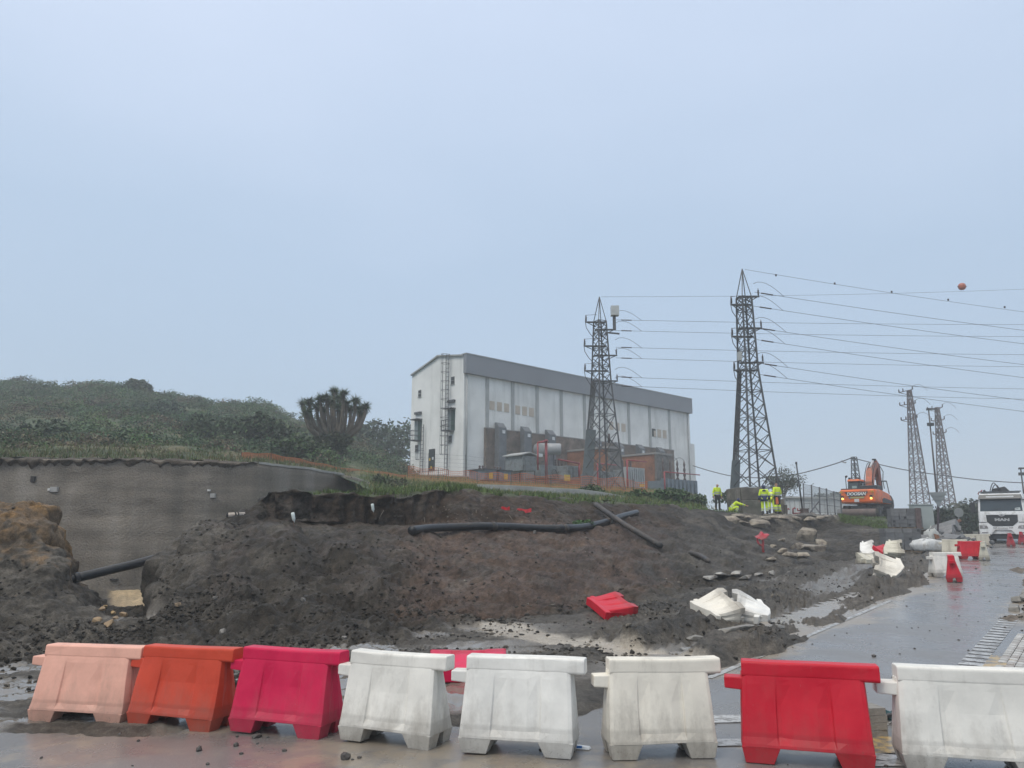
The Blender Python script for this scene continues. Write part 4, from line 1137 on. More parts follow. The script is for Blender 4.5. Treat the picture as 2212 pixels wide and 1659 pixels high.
# long sagging pipe along the bank
def bank_line(pts, off):
    out = []
    for X, Y in pts:
        q = on_ground(X, Y, 14, 45); out.append(q + Vector((0, -off, off)))
    return out
pts = bank_line([(888, 1146), (930, 1141), (985, 1139), (1040, 1137), (1100, 1138), (1160, 1141), (1215, 1141), (1262, 1138), (1310, 1127), (1345, 1115), (1375, 1107)], .12)
# smooth the run so that it hangs as one pipe, always clear of the soil in front
A = np.array([list(q) for q in pts]); A[:, 1] -= .22
A[1:-1, 1] = np.minimum(A[1:-1, 1], (A[:-2, 1] + A[2:, 1]) / 2 + .05); A[3:-1, 1] -= .12
ref = [(888, 1146), (930, 1141), (985, 1139), (1040, 1137), (1100, 1138), (1160, 1141), (1215, 1141), (1262, 1138), (1310, 1127), (1345, 1115), (1375, 1107)]
pts = [P(X, Y, A[i, 1]) for i, (X, Y) in enumerate(ref)]
def smooth_path(p, n=6):
    out = []
    for i in range(len(p) - 1):
        p0, p1, p2, p3 = p[max(i-1, 0)], p[i], p[i+1], p[min(i+2, len(p)-1)]
        for k in range(n):
            s = k / n; out.append(.5*((2*p1) + (p2-p0)*s + (2*p0-5*p1+4*p2-p3)*s*s + (3*p1-p0-3*p2+p3)*s**3))
    return out + [p[-1]]
e = empty('black_pipe', pts[0], label='long sagging black pipe lying across the brown earth bank', cat='pipe')
sp_ = smooth_path(pts); MB().tube(sp_, .115, 16).build('pipe_wall', PIPE, e, True, True)
for i in (20, 36, 48): MB().tube([sp_[i], sp_[i+1]], .128, 16).build('pipe_coupling', PIPE2, e, True, True)
# dark pole lying across it
a, b_ = on_ground(1288, 1097) + Vector((0, -.3, .12)), on_ground(1428, 1182) + Vector((0, -.1, .15))
mid = P(1352, 1135, a.lerp(b_, .5).y - .35)
e = empty('fallen_pole', b_, label='dark muddy pole slanting down the bank across the black pipe', cat='pole')
MB().tube(smooth_path([a, mid, b_]), .10, 10).build('pole_shaft', PIPE2, e, True, True)
MB().tube([b_, b_ + (b_-mid).normalized()*.03], .085, 10).build('pole_end', dark, e, True, True)
# short broken pipe further right
q = [on_ground(1490, 1197) + Vector((0, -.05, .10)), on_ground(1513, 1203) + Vector((0, -.1, .14)), on_ground(1532, 1216) + Vector((0, -.05, .06))]
tag(MB().tube(smooth_path(q), [.03] + [.09]*(len(smooth_path(q))-2) + [.03], 8).build('broken_pipe', PIPE2, None, True), 'short bent piece of broken black pipe on the bank', 'pipe')
# pale pipe stub on the shelf
q = P(492, 1113, 21.6); q2 = P(528, 1112, 21.9)
e = empty('pipe_stub', q, label='short pale pipe stub with dark bands on the shelf of the mound', cat='pipe')
MB().tube([q, q2], .075, 14).build('pipe_wall', mat('pale_pipe', (.52, .46, .40), .5, .15, 4, dirt=(.2, .16, .12), dirt_amt=.3), e, True, True)
for t in (.38, .55): MB().tube([q.lerp(q2, t), q.lerp(q2, t+.08)], .088, 14).build('band', dark, e, True, True)
MB().lathe(q - Vector((.03, 0, 0)), [(.05, 0), (.078, .01), (.078, .05)], 14, (1, 0, 0)).build('pipe_mouth', dark, e, True, True)
# upturned bottles on iron stakes
clear = mat('cloudy_bottle', (.62, .68, .66), .25, .1, 9)
rust = mat('rusty_iron', (.10, .055, .04), .8, .3, 20)
for (X, Yt, Yb, lean, lb) in ((632, 1107, 1137, .01, 'upturned plastic bottle on a stake, on the shelf of the mound'), (804, 1088, 1128, -.12, 'upturned plastic bottle on a leaning iron stake below the crest')):
    g = on_ground(X + (5 if lean else 0), Yb); d = g.y - .05; t = P(X, Yt, d)
    s = (t - g); hb = t.lerp(g, .55 if lean == .01 else .35)
    e = empty('bottle_on_stake', g, label=lb, cat='bottle', group='bottles capping the iron stakes')
    MB().tube([g - Vector((0, 0, .2)), t - s*.1], .012, 6).build('stake', rust, e, True, True)
    ax = (t - g).normalized(); L_ = .26
    MB().lathe(t - ax*L_, [(.018, 0), (.018, .03), (.045, .075), (.047, .12), (.043, .14), (.047, .16), (.047, .245), (.03, .26)], 12, ax).build('bottle', clear, e, True, True)

# stones in the cut and on the rubble
OCH = [mat('ochre_stone_%d' % i, c, .7, .25, 5, .5, 14) for i, c in enumerate(((.36, .25, .12), (.30, .21, .12), (.26, .19, .12)))]
GRY = [mat('grey_stone_%d' % i, c, .65, .25, 5, .5, 14) for i, c in enumerate(((.17, .16, .145), (.23, .215, .19), (.12, .115, .10)))]
PAL = [mat('pale_slab_%d' % i, c, .7, .25, 2.5, .5, 10, dirt=(.10, .08, .06), dirt_amt=.55) for i, c in enumerate(((.40, .35, .27), (.34, .30, .235), (.30, .27, .22)))]
def stone(X, Y, w, h, m_, label, group, name='stone', flat=.7, sub=2, d=None, rough=.14):
    g = on_ground(X, Y) if d is None else P(X, Y, d)
    o = MB().hull((0, 0, 0), w, w*random.uniform(.65, .9), h*1.15, int(X*7 + Y), 22).build(name, m_, None, bevel=w*.04)
    o.location = (g.x, g.y, g.z + h*.25); o.rotation_euler = (random.uniform(-.2, .2), random.uniform(-.2, .2), random.random()*6)
    return tag(o, label, 'stone', group)
for X, Y, w, lb in ((205, 1343, .20, 'ochre stone at the left of the loose ones in the cut'), (231, 1346, .22, 'biggest smooth ochre stone in front of the cut'), (268, 1331, .19, 'single round ochre stone right of the puddle edge'), (243, 1325, .14, 'ochre stone behind the biggest one in the cut'), (213, 1317, .16, 'ochre stone at the mound foot, left of the cut'),
                    (226, 1312, .12, 'small ochre stone highest up in the cut'), (252, 1336, .14, 'ochre stone beside the grey puddle'), (386, 1308, .13, 'lone ochre stone below the grey mound face')):
    stone(X, Y, w, w*.6, random.choice(OCH), lb, 'ochre stones around the cut')
for X, Y, w, lb in ((498, 1322, .14, 'pale stone half way up the rubble slope'), (655, 1290, .14, 'white-topped stone low on the rubble slope'), (465, 1293, .11, 'small pale stone above the rubble slope'), (480, 1450 - 85, .16, 'grey stone at the rubble foot behind the orange barrier'),
                    (744, 1376, .12, 'grey stone at the rubble foot behind the crimson barrier'), (1155, 1152, .16, 'pale stone just under the long black pipe'), (1160, 1200, .12, 'pale fleck of stone on the brown slope'), (1272, 1236, .1, 'small pale stone low on the brown slope')):
    stone(X, Y, w, w*.7, random.choice(GRY), lb, 'loose stones on the rubble')
NTH = ('leftmost', 'second', 'third', 'fourth', 'fifth', 'sixth', 'seventh', 'eighth', 'ninth', 'tenth', 'rightmost')
k = 0
for X, Y, w, h in sorted(((1572, 1120, 1.5, .5), (1602, 1124, 1.2, .45), (1632, 1127, 1.5, .5), (1655, 1116, .8, .3), (1590, 1112, .9, .3), (1690, 1114, .9, .25), (1720, 1115, .8, .25), (1745, 1116, .9, .25), (1770, 1115, .7, .25), (1612, 1114, .5, .2), (1668, 1113, .6, .2))):
    g = on_ground(X, Y + 3, 30, 60)
    o = MB().hull((0, 0, 0), w, w*.8, h*.8, k + 400, 18).build('rock_slab', PAL[k % 3], None, bevel=.02); o.location = (g.x, g.y - .1, g.z + .0); o.rotation_euler = (R(14), R(random.uniform(-6, 6)), random.uniform(-.4, .4))
    tag(o, NTH[k] + ' pale rock slab, counted left to right along the bank edge below the workers', 'rock', 'pale rock slabs along the bank edge'); k += 1
k = 0
for X, Y, w, h in sorted(((1742, 1158, 1.3, .8), (1722, 1182, .7, .45), (1758, 1184, 1.5, .55), (1690, 1190, .5, .3), (1705, 1196, .7, .25), (1735, 1198, .6, .22), (1775, 1172, .6, .5), (1670, 1180, .4, .3), (1690, 1166, .4, .25), (1664, 1200, .45, .2))):
    g = on_ground(X, Y + 3, 22, 55)
    o = MB().hull((0, 0, 0), w, w*.75, h, k + 700, 18).build('rock_slab', PAL[k % 3], None, bevel=.02); o.location = (g.x, g.y, g.z + h*.2); o.rotation_euler = (R(random.uniform(-20, 20)), R(random.uniform(-10, 10)), random.uniform(-.6, .6))
    tag(o, (NTH[k] if k < 9 else 'rightmost') + ' rubble rock, counted left to right in the washed-out hollow below the slabs', 'rock', 'rubble in the washed-out hollow'); k += 1
k = 0
for X, Y, w in ((1535, 1252, .55), (1560, 1245, .7), (1590, 1242, .5), (1612, 1250, .5), (1640, 1243, .45), (1668, 1240, .35)):
    g = on_ground(X, Y, 15, 40)
    o = MB().hull((0, 0, 0), w, w*.6, .13, k + 900, 18).build('kerb_fragment', mat('kerb_chunk', (.36, .35, .32), .7, .2, 6, .4, 20, dirt=(.12, .1, .085), dirt_amt=.4), None); o.location = (g.x, g.y, g.z + .06); o.rotation_euler = (0, R(random.uniform(-8, 8)), math.atan2(TY, TX) + random.uniform(-.3, .3))
    tag(o, (NTH[k] if k < 5 else 'rightmost') + ' pale kerb fragment, counted left to right at the foot of the bank', 'kerb', 'broken kerb fragments'); k += 1
# muddy edging stones beside the road line
KERB = mat('muddy_kerb', (.24, .225, .195), .55, .25, 6, .5, 16, dirt=(.08, .075, .065), dirt_amt=.5)
for (X, Y, ln, wd, h, a, lb) in ((1668, 1367, 1.1, .22, .2, .82, 'long mud-covered kerb stone beside the road line'), (1615, 1372, .55, .2, .16, .6, 'second mud-covered kerb stone, left of the long one'), (1600, 1388, 1.0, .12, .12, .5, 'thin kerb strip lying at the mud edge'), (1510, 1400, .4, .15, .1, .2, 'small flat kerb piece at the mud edge')):
    g = ground_ray(X, Y); h *= .7; b = MB(); r_ = random.Random(int(X))
    sec = [[(x*ln/2, yy*wd/2*(1 + r_.uniform(-.2, .2)), zz*h*(1 + r_.uniform(-.25, .25))) for yy, zz in ((-1, -.3), (-.9, .7), (-.3, 1), (.5, .9), (1, .4), (1, -.3))] for x in (-1, -.6, -.2, .2, .6, 1)]
    vs_ = [q for s_ in sec for q in s_]; fs_ = [(i*6+j, i*6+(j+1) % 6, (i+1)*6+(j+1) % 6, (i+1)*6+j) for i in range(5) for j in range(6)] + [tuple(range(6))[::-1], tuple(range(30, 36))]
    o = MB().hull((0, 0, 0), ln, wd*1.5, h*1.5, int(X), 26).build('kerb_stone', KERB, None, bevel=.012); o.location = (g.x, g.y, ground_z(g.x, g.y)); o.rotation_euler = (0, 0, a); tag(o, lb, 'kerb', 'kerb stones along the road edge')

# clods and gravel: thousands, uncountable
def clods(name, weight, n, size, cols, label, m_):
    wv = weight.ravel(); pool_i = np.where(wv > .05)[0]; pr = wv[pool_i] / wv[pool_i].sum()
    pk = rng.choice(pool_i, n, p=pr); c = G.reshape(-1, 3)[pk] + rng.normal(size=(n, 3)) * [.05, .05, 0]
    bm = bmesh.new(); bmesh.ops.create_icosphere(bm, subdivisions=1, radius=1); bv = np.array([v.co[:] for v in bm.verts]); bf = np.array([[v.index for v in f.verts] for f in bm.faces]); bm.free()
    s = size[0] * (size[1] / size[0]) ** (rng.random(n) ** 2.2)
    sc3 = s[:, None] * np.stack([rng.uniform(.7, 1.3, n), rng.uniform(.7, 1.3, n), rng.uniform(.45, .9, n)], 1)
    a = rng.random(n) * 6.28
    V = bv[None] * (1 + .28 * rng.normal(size=(n, len(bv), 1))) * sc3[:, None]
    ca, sa = np.cos(a)[:, None], np.sin(a)[:, None]
    V = np.stack([V[..., 0]*ca - V[..., 1]*sa, V[..., 0]*sa + V[..., 1]*ca, V[..., 2]], 2) + c[:, None]
    F = (bf[None] + (np.arange(n) * len(bv))[:, None, None]).reshape(-1, 3)
    me = np_mesh(name, V.reshape(-1, 3), F, m_, False)
    ci = np.array(cols)[rng.integers(0, len(cols), n)] * (1 + .25 * rng.normal(size=(n, 1)))
    vcol(me, 'Col', np.repeat(np.clip(ci, .015, .6), len(bv), 0)); vcol(me, 'Wet', np.zeros((len(bv)*n, 3)))
    return tag(link(name, me), label, 'rubble', kind='stuff')
near_w = sstep(40, 12, D)
wgt = rubble * (1 - rm) * near_w + .25 * onbank * near_w * sstep(5.9, 5.4, rowf)
wgt = wgt * np.clip(.35 + fbm(Xw*.8, D*.8, 0, 3, 95), .05, 2)
clods('earth_clods', wgt, 11000, (.010, .05), [(.048, .041, .032), (.058, .05, .04), (.042, .036, .028), (.08, .07, .057)], 'grey earth clods strewn over the rubble slopes', SOIL)
w2 = flatn * sstep(60, 20, D) * (1 + 1.5*right_plain) * np.clip(fbm(Xw*.9, D*.9, 0, 3, 96) + .15, 0, 1) * sstep(8.5, 10, D) + .8*dirtm + .12 * brown * sstep(6, 5, rowf)
clods('scattered_gravel', w2, 4500, (.012, .055), [(.055, .05, .043), (.08, .072, .06), (.20, .18, .15), (.042, .038, .034)], 'scattered clods and gravel on the mud flat', SOIL)
# mud crumbs on the wet asphalt
n = 1500; rx, ry = rng.uniform(-7, 24, n), rng.uniform(5.0, 32, n); uu, vv = road_uv(rx, ry); ok = ((uu > .2) & (uu < 3.4)) | (ry < 9.6); rx, ry = rx[ok], ry[ok]
bgrit = MB()
for i in range(len(rx)):
    s = random.uniform(.006, .018) * (1 + (random.random() < .06) * 1.5); bgrit.rock((rx[i], ry[i], float(zflat(rx[i], ry[i])) + s*.4), s*1.3, s, s*.7, i, 1, .2)
tag(bgrit.build('road_grit', mat('grit', (.06, .055, .05), .6), None, fix=False), 'dark crumbs of mud scattered on the wet road', 'grit', kind='stuff')
# bigger lumps near the barriers
for X, Y, w, lb in ((746, 1640, .05, 'dark lump of mud on the wet road below the white barrier'), (1170, 1620, 0, ''), (430, 1622, .035, 'dark lump of mud on the road below the orange barrier'), (510, 1612, .03, 'dark pebble on the road below the crimson barrier')):
    if w:
        g = ground_ray(X, Y); tag(MB().rock((g.x, g.y, g.z + w*.4), w*.8, w*.7, w*.75, int(X), 2, .2).build('mud_lump', mat('grit', (.06, .055, .05), .6), None), lb, 'stone', 'lumps on the road')
# white-and-blue litter
g = ground_ray(1258, 1618)
e = empty('drink_carton', g, label='crushed white and blue carton lying on the wet road', cat='litter', rot=(0, 0, R(-12)))
MB().hexa([(-.06, -.025, .004), (.06, -.03, .004), (.07, .03, .004), (-.06, .025, .004), (-.055, -.015, .028), (.05, -.02, .018), (.06, .02, .02), (-.05, .018, .03)]).build('carton', mat('carton_white', (.75, .78, .8), .5), e)
MB().box(-.045, .0, -.024, -.012, .012, .027).build('blue_print', mat('carton_blue', (.03, .18, .5), .5), e)
# pale roots hanging out of the bank
ROOT = mat('pale_root', (.22, .19, .15), .8, .3, 9)
b = MB()
for _ in range(110):
    if random.random() < .62: X, Y = random.gauss(1080, 90), random.uniform(1082, 1132)
    else: X, Y = random.gauss(1385, 55), random.uniform(1088, 1118)
    g = on_ground(X, Y, 20, 44)
    if g.z < 1.9: continue
    pts = [g + Vector((0, -.03, 0))]; v = Vector((random.gauss(0, .25), -.25, -1.0))
    for k in range(5):
        v = (v + Vector((random.gauss(0, .22), random.gauss(0, .1), random.gauss(-.25, .2)))).normalized(); pts.append(pts[-1] + v * random.uniform(.04, .11))
    b.tube(pts, [.010, .009, .008, .006, .005, .003], 4, False)
tag(b.build('hanging_roots', ROOT, None, fix=False), 'tangle of thin pale roots hanging from the cut bank', 'roots', kind='stuff')
# strips of red plastic
RT = mat('red_tape', (.55, .03, .04), .45)
for X, Y, w, lb in ((1091, 1099, .28, 'small red plastic scrap on the bank, left of two'), (1130, 1103, .5, 'red plastic strip on the bank, right of two')):
    g = on_ground(X, Y, 20, 40); b = MB(); n = 6
    vs_ = [(g.x - w/2 + w*i/n, g.y - .07 - .03*math.sin(i*2.1), g.z + dz + .02*math.sin(i*1.3)) for i in range(n+1) for dz in (-.06, .06)]
    o = b.add(vs_, [(2*i, 2*i+2, 2*i+3, 2*i+1) for i in range(n)]).build('plastic_scrap', RT, None); s = o.modifiers.new('s', 'SOLIDIFY'); s.thickness = .01; tag(o, lb, 'plastic', 'red plastic scraps')
# toppled red hydrant standpipe
g = on_ground(1645, 1185, 25, 50); RH = mat('hydrant_red', (.42, .025, .04), .45, .2, 6, dirt=(.12, .09, .07), dirt_amt=.3)
top = P(1645, 1168, g.y - .2); s = g.y / FOC
e = empty('red_standpipe', g, label='broken red metal standpipe sticking out of the earth hollow', cat='pipe')
MB().tube(smooth_path([P(1650, 1198, g.y-.15), P(1648, 1185, g.y-.2), P(1648, 1168, g.y-.2), P(1645, 1160, g.y-.1)]), .05, 8).build('riser', RH, e, True, True)
MB().tube(smooth_path([P(1648, 1180, g.y-.2), P(1640, 1175, g.y-.2), P(1636, 1165, g.y-.1), P(1640, 1158, g.y)]), .045, 8).build('elbow', RH, e, True, True)
MB().prism([P(1634, 1162, g.y-.3), P(1646, 1166, g.y-.35), P(1656, 1163, g.y-.3), P(1662, 1155, g.y-.25), P(1652, 1156, g.y-.25), P(1648, 1150, g.y-.2), P(1642, 1158, g.y-.25)], (0, .25, .05)).build('torn_plate', RH, e, world=True)
MB().lathe(P(1646, 1198, g.y-.15), [(.16, 0), (.16, .05), (.06, .07)], 12, (.2, 0, 1)).build('flange', RH, e, True, True)
# ================================================================== SUBSTATION HALL
C0 = P(1000, 1028, 77); ZB0 = C0.z - .1
UU, NN, WW = Vector((.727, .687, 0)).normalized(), Vector((.687, -.727, 0)).normalized(), Vector((-.687, .727, 0)).normalized()
def FA(X, Y, off=0.0):
    q = ray_plane(X, Y, C0 + NN*off, NN); return (q - C0).dot(UU), q.z
def EN(X, Y, off=0.0):
    q = ray_plane(X, Y, C0 - UU*off, UU); return (q - C0).dot(WW), q.z
def L3(s, t, z): return Vector((C0.x, C0.y, 0)) + UU*s + WW*t + Vector((0, 0, z))      # t < 0 is in front of the long facade
def lbox(b, s0, s1, t0, t1, z0, z1):
    return b.hexa([L3(s0,t0,z0), L3(s1,t0,z0), L3(s1,t1,z0), L3(s0,t1,z0), L3(s0,t0,z1), L3(s1,t0,z1), L3(s1,t1,z1), L3(s0,t1,z1)])
def render_wall():
    m, nt, N, L, B = nmat('white_render')
    tc = N.new('ShaderNodeTexCoord')
    mp = N.new('ShaderNodeMapping'); mp.inputs['Scale'].default_value = (.9, .9, .10); L.new(tc.outputs['Object'], mp.inputs[0])
    n1 = N.new('ShaderNodeTexNoise'); n1.inputs['Scale'].default_value = 1.0; n1.inputs['Detail'].default_value = 8; n1.inputs['Roughness'].default_value = .65; L.new(mp.outputs[0], n1.inputs['Vector'])
    n2 = N.new('ShaderNodeTexNoise'); n2.inputs['Scale'].default_value = .45; n2.inputs['Detail'].default_value = 8; L.new(tc.outputs['Object'], n2.inputs['Vector'])
    r = N.new('ShaderNodeValToRGB'); e = r.color_ramp.elements
    e[0].position = .22; e[0].color = (.56, .57, .54, 1); e[1].position = .48; e[1].color = (.76, .765, .74, 1); L.new(n1.outputs['Fac'], r.inputs[0])
    r2 = N.new('ShaderNodeMapRange'); r2.inputs['From Min'].default_value = .3; r2.inputs['From Max'].default_value = .65; r2.inputs['To Min'].default_value = .84; r2.inputs['To Max'].default_value = 1.04; L.new(n2.outputs['Fac'], r2.inputs['Value'])
    s = N.new('ShaderNodeVectorMath'); s.operation = 'SCALE'; L.new(r.outputs[0], s.inputs[0]); L.new(r2.outputs[0], s.inputs['Scale'])
    L.new(s.outputs[0], B.inputs['Base Color']); B.inputs['Roughness'].default_value = .85
    return m
def brick_mat(name, c1, c2, mortar, scale, axis_map):
    m, nt, N, L, B = nmat(name)
    tc = N.new('ShaderNodeTexCoord'); mp = N.new('ShaderNodeMapping'); mp.inputs['Rotation'].default_value = axis_map; L.new(tc.outputs['Object'], mp.inputs[0])
    br = N.new('ShaderNodeTexBrick'); br.inputs['Scale'].default_value = scale; br.inputs['Color1'].default_value = (*c1, 1); br.inputs['Color2'].default_value = (*c2, 1); br.inputs['Mortar'].default_value = (*mortar, 1)
    br.inputs['Mortar Size'].default_value = .012; L.new(mp.outputs[0], br.inputs['Vector'])
    n2 = N.new('ShaderNodeTexNoise'); n2.inputs['Scale'].default_value = 1.2; n2.inputs['Detail'].default_value = 8; L.new(tc.outputs['Object'], n2.inputs['Vector'])
    r2 = N.new('ShaderNodeMapRange'); r2.inputs['From Min'].default_value = .3; r2.inputs['From Max'].default_value = .7; r2.inputs['To Min'].default_value = .6; r2.inputs['To Max'].default_value = 1.3; L.new(n2.outputs['Fac'], r2.inputs['Value'])
    s = N.new('ShaderNodeVectorMath'); s.operation = 'SCALE'; L.new(br.outputs['Color'], s.inputs[0]); L.new(r2.outputs[0], s.inputs['Scale'])
    L.new(s.outputs[0], B.inputs['Base Color']); B.inputs['Roughness'].default_value = .85
    return m
STONEM = mat('stone_cladding', (.20, .155, .125), .85, .55, 1.1, .8, 6, dirt=(.085, .072, .065), dirt_amt=.4, dirt_scale=2.2)
REND = render_wall()
GREY = mat('grey_metal_panel', (.205, .215, .235), .5, .06, .4)
GREYD = mat('grey_pilaster', (.35, .36, .355), .8, .12, 1.0)
DUCT = mat('duct_grey', (.13, .14, .15), .6, .2, 1.5)
DARKM = mat('dark_louvre', (.035, .04, .042), .6)
GREEN = mat('door_green', (.02, .055, .045), .5)
STEEL = mat('galvanised', (.16, .165, .17), .5, .2, 5)
STEELD = mat('dark_steel', (.06, .062, .068), .55, .25, 5)
SMAX = FA(1489, 900)[0]
ZT = FA(1000, 768)[1]
e = empty('substation_hall', L3(0, 0, ZB0), label='tall white windowless substation hall with a grey fascia band', cat='building')
endp = [(0, ZB0 - 1.2), (0, ZT)]
for X, Y in ((948, 770), (931, 783), (894, 811)): endp.append(EN(X, Y))
WID = EN(888, 900)[0]; endp[-1] = (WID, endp[-1][1]); endp.append((WID, ZB0 - 1.2))
MB().prism([L3(0, t, z) for t, z in endp], UU*SMAX).build('wall', REND, e, world=True)
# roof edge
b = MB()
top = [q for q in endp[1:-1]]
for (t0, z0), (t1, z1) in zip(top[:-1], top[1:]): b.bar(L3(-.12, t0, z0 + .06), L3(-.12, t1, z1 + .06), .25, .14)
b.build('roof_edge', GREYD, e, world=True)
zf0, zf1 = FA(1000, 806)[1], ZT + .12
fb = MB(); lbox(fb, -.12, SMAX + .15, -.45, -.003, zf0, zf1); fb.build('fascia', GREY, e, world=True)
fb = MB(); lbox(fb, -.16, SMAX + .2, -.5, .3, zf1 + .002, zf1 + .12); fb.build('gutter', mat('gutter_grey', (.3, .31, .32), .5), e, world=True)
for X in (1052, 1107, 1160, 1212, 1262, 1309, 1357, 1402, 1444):
    s = FA(X, 880)[0]; b = MB(); lbox(b, s - .22, s + .22, -.08, -.002, ZB0 - 1, zf0 - .003); b.build('pilaster', GREYD, e, world=True)
BEI = mat('beige_panel', (.47, .41, .34), .85, .08, 2)
zs = lambda zx, zy: ((1550 + zx*.565)/1.8228, (1300 + zy*.565)/1.8228)
for x0, x1, y0, y1 in ((668,702,495,556),(720,753,502,564),(770,803,512,572),(848,880,526,587),(896,928,533,595),(943,976,542,602),(1503,1530,638,694),(1546,1573,645,701),(1587,1615,652,708),(1838,1863,692,748),(1875,1900,698,754)):
    s0, za = FA(*zs(x0, (y0+y1)/2)); s1, _ = FA(*zs(x1, (y0+y1)/2)); zt = FA(*zs((x0+x1)/2, y0))[1]; zb_ = FA(*zs((x0+x1)/2, y1))[1]
    b = MB(); lbox(b, s0, s1, -.035, -.001, zb_, zt); b.build('blocked_window', BEI, e, world=True)
s0, _ = FA(*zs(1800, 715)); s1, _ = FA(*zs(1825, 715)); b = MB(); lbox(b, s0, s1, -.03, -.001, FA(*zs(1812, 742))[1], FA(*zs(1812, 687))[1]); w_o = b.build('window', DARKM, e, world=True)
b = MB(); lbox(b, s0 + .35, s1, -.06, -.032, FA(*zs(1812, 742))[1], FA(*zs(1812, 700))[1]); b.build('shutter', BEI, w_o, world=True)
# stone cladding along the foot of the long facade
sc0 = FA(*zs(630, 800))[0]; sc1 = FA(*zs(1940, 900))[0]; zc = FA(*zs(640, 686))[1]
b = MB(); lbox(b, sc0, sc1, -.35, -.001, ZB0 - 1.2, zc); b.build('stone_cladding', STONEM, e, world=True)
b = MB(); lbox(b, sc0 - .05, sc1 + .05, -.38, -.001, zc + .002, zc + .10); b.build('coping', mat('coping', (.25, .24, .23), .8), e, world=True)
for x0, x1, yt in ((720, 757, 642), (898, 937, 670), (1070, 1108, 693), (1395, 1425, 745), (1555, 1590, 780), (1703, 1740, 795), (1845, 1882, 815)):
    s0 = FA(*zs(x0 + 4, yt + 60), .8)[0]; s1 = s0 + 1.05; zt = FA(*zs(x0 + 14, yt), .8)[1]
    b = MB(); pr = [L3(s0, -.36, ZB0 - 1), L3(s0, -.36, zt), L3(s0, -.55, zt), L3(s0, -1.05, zt - .55), L3(s0, -1.05, ZB0 - 1)]
    d_o = b.prism(pr, UU*(s1 - s0)).build('vent_duct', DUCT, e, world=True)
    b = MB(); lbox(b, s0 + .45, s0 + .85, -1.07, -1.052, zt - 1.15, zt - .8); b.build('notice', mat('notice_white', (.6, .62, .63), .6), d_o, world=True)
for X, Y0, Y1 in ((1258, 1011, 1028), (1102, 965, 985), (1190, 996, 1006)): pass
for zx, zy, w, h in ((1255, 868, .9, 1.0), (905, 870, .35, 1.1), (722, 860, .3, 1.1)):
    s, z = FA(*zs(zx, zy), .36); b = MB(); lbox(b, s - w/2, s + w/2, -.39, -.352, z - h/2, z + h/2); b.build('louvre', DARKM, e, world=True)
# drainpipes
for X in (1000.5, 1486):
    s = FA(X, 900)[0] + (.35 if X < 1100 else -.3); MB().tube([L3(s, -.14, zf0), L3(s, -.14, ZB0)], .08, 8).build('drainpipe', GREYD, e, True, True)
# rust streak below the fascia
zp = lambda zx, zy: ((1100 + zx*.4521)/1.8228, (1400 + zy*.4521)/1.8228)
def ebox(b, x0, x1, y0, y1, d0, d1):
    xm, ym = (x0+x1)/2, (y0+y1)/2
    t0, t1 = EN(*zp(x1, ym))[0], EN(*zp(x0, ym))[0]; z1, z0 = EN(*zp(xm, y0))[1], EN(*zp(xm, y1))[1]
    return lbox(b, -d1, -d0, t0, t1, z0, z1)
for x0, x1, y0, y1 in ((1498, 1526, 185, 250), (1212, 1236, 303, 360), (1474, 1502, 697, 757), (1184, 1210, 780, 838)):
    w_o = ebox(MB(), x0, x1, y0, y1, .002, .04).build('window', DARKM, e, world=True)
    ebox(MB(), x0 + 3, x1 - 3, (y0+y1)/2 - 2, (y0+y1)/2 + 2, .042, .06).build('frame', GREYD, w_o, world=True)
    ebox(MB(), x0 - 2, x1 + 2, y1, y1 + 5, .002, .10).build('sill', GREYD, w_o, world=True)
for x0, x1, y0, y1 in ((1500, 1530, 470, 652), (1210, 1240, 565, 742)):
    d_o = ebox(MB(), x0, x1, y0, y1, .002, .06).build('door', GREEN, e, world=True)
    ebox(MB(), x0 - 30, x0 - 1, y0 + 4, y1, .002, .05).build('open_leaf', mat('door_inner', (.22, .26, .26), .6), d_o, world=True)
    ebox(MB(), x0 - 32, x1 + 6, y0 - 9, y0 - 2, .002, .7).build('canopy', STEELD, d_o, world=True)
d_o = ebox(MB(), 1305, 1355, 815, 1005, .002, .08).build('entrance_door', mat('door_dark', (.022, .03, .03), .5), e, world=True)
for zx, zy in ((1342, 895), (1316, 905), (1328, 975)):
    t, z = EN(*zp(zx, zy)); b = MB(); lbox(b, -.10, -.085, t - .12, t + .12, z - .14, z + .14); b.build('sign', mat('notice_white', (.6, .62, .63), .6) if zx == 1342 else mat('sign_yellow', (.55, .36, .03), .5), d_o, world=True)
# balconies with railings
for x0, x1, y0, y1, rail in ((1405, 1522, 652, 680, 78), (1128, 1236, 738, 760, 72)):
    t1, t0 = EN(*zp(x0 + 38, y0), .6)[0], EN(*zp(x1, y0))[0]; z = EN(*zp(x1, y0))[1]
    b = MB(); lbox(b, -1.15, -.002, t0, t1, z - .12, z); pl_o = b.build('balcony', STEELD, e, world=True)
    cs_ = [L3(-.02, t0, z), L3(-1.12, t0, z), L3(-1.12, t1, z), L3(-.02, t1, z)]
    for a, c in zip(cs_[:-1], cs_[1:]):
        for h in (.5, 1.0): bar_obj('railing', a + Vector((0, 0, h)), c + Vector((0, 0, h)), .045, STEELD, pl_o)
    for c in cs_ + [(cs_[1] + cs_[2]) / 2]: bar_obj('railing_post', c, c + Vector((0, 0, 1.02)), .045, STEELD, pl_o)
for zx, zy in ((1450, 390), (1160, 495)):
    t, z = EN(*zp(zx + 40, zy), .5); b = MB(); lbox(b, -.25, -.002, t - .2, t + .9, z - .12, z + .12); b.build('hoist_beam', STEELD, e, world=True)
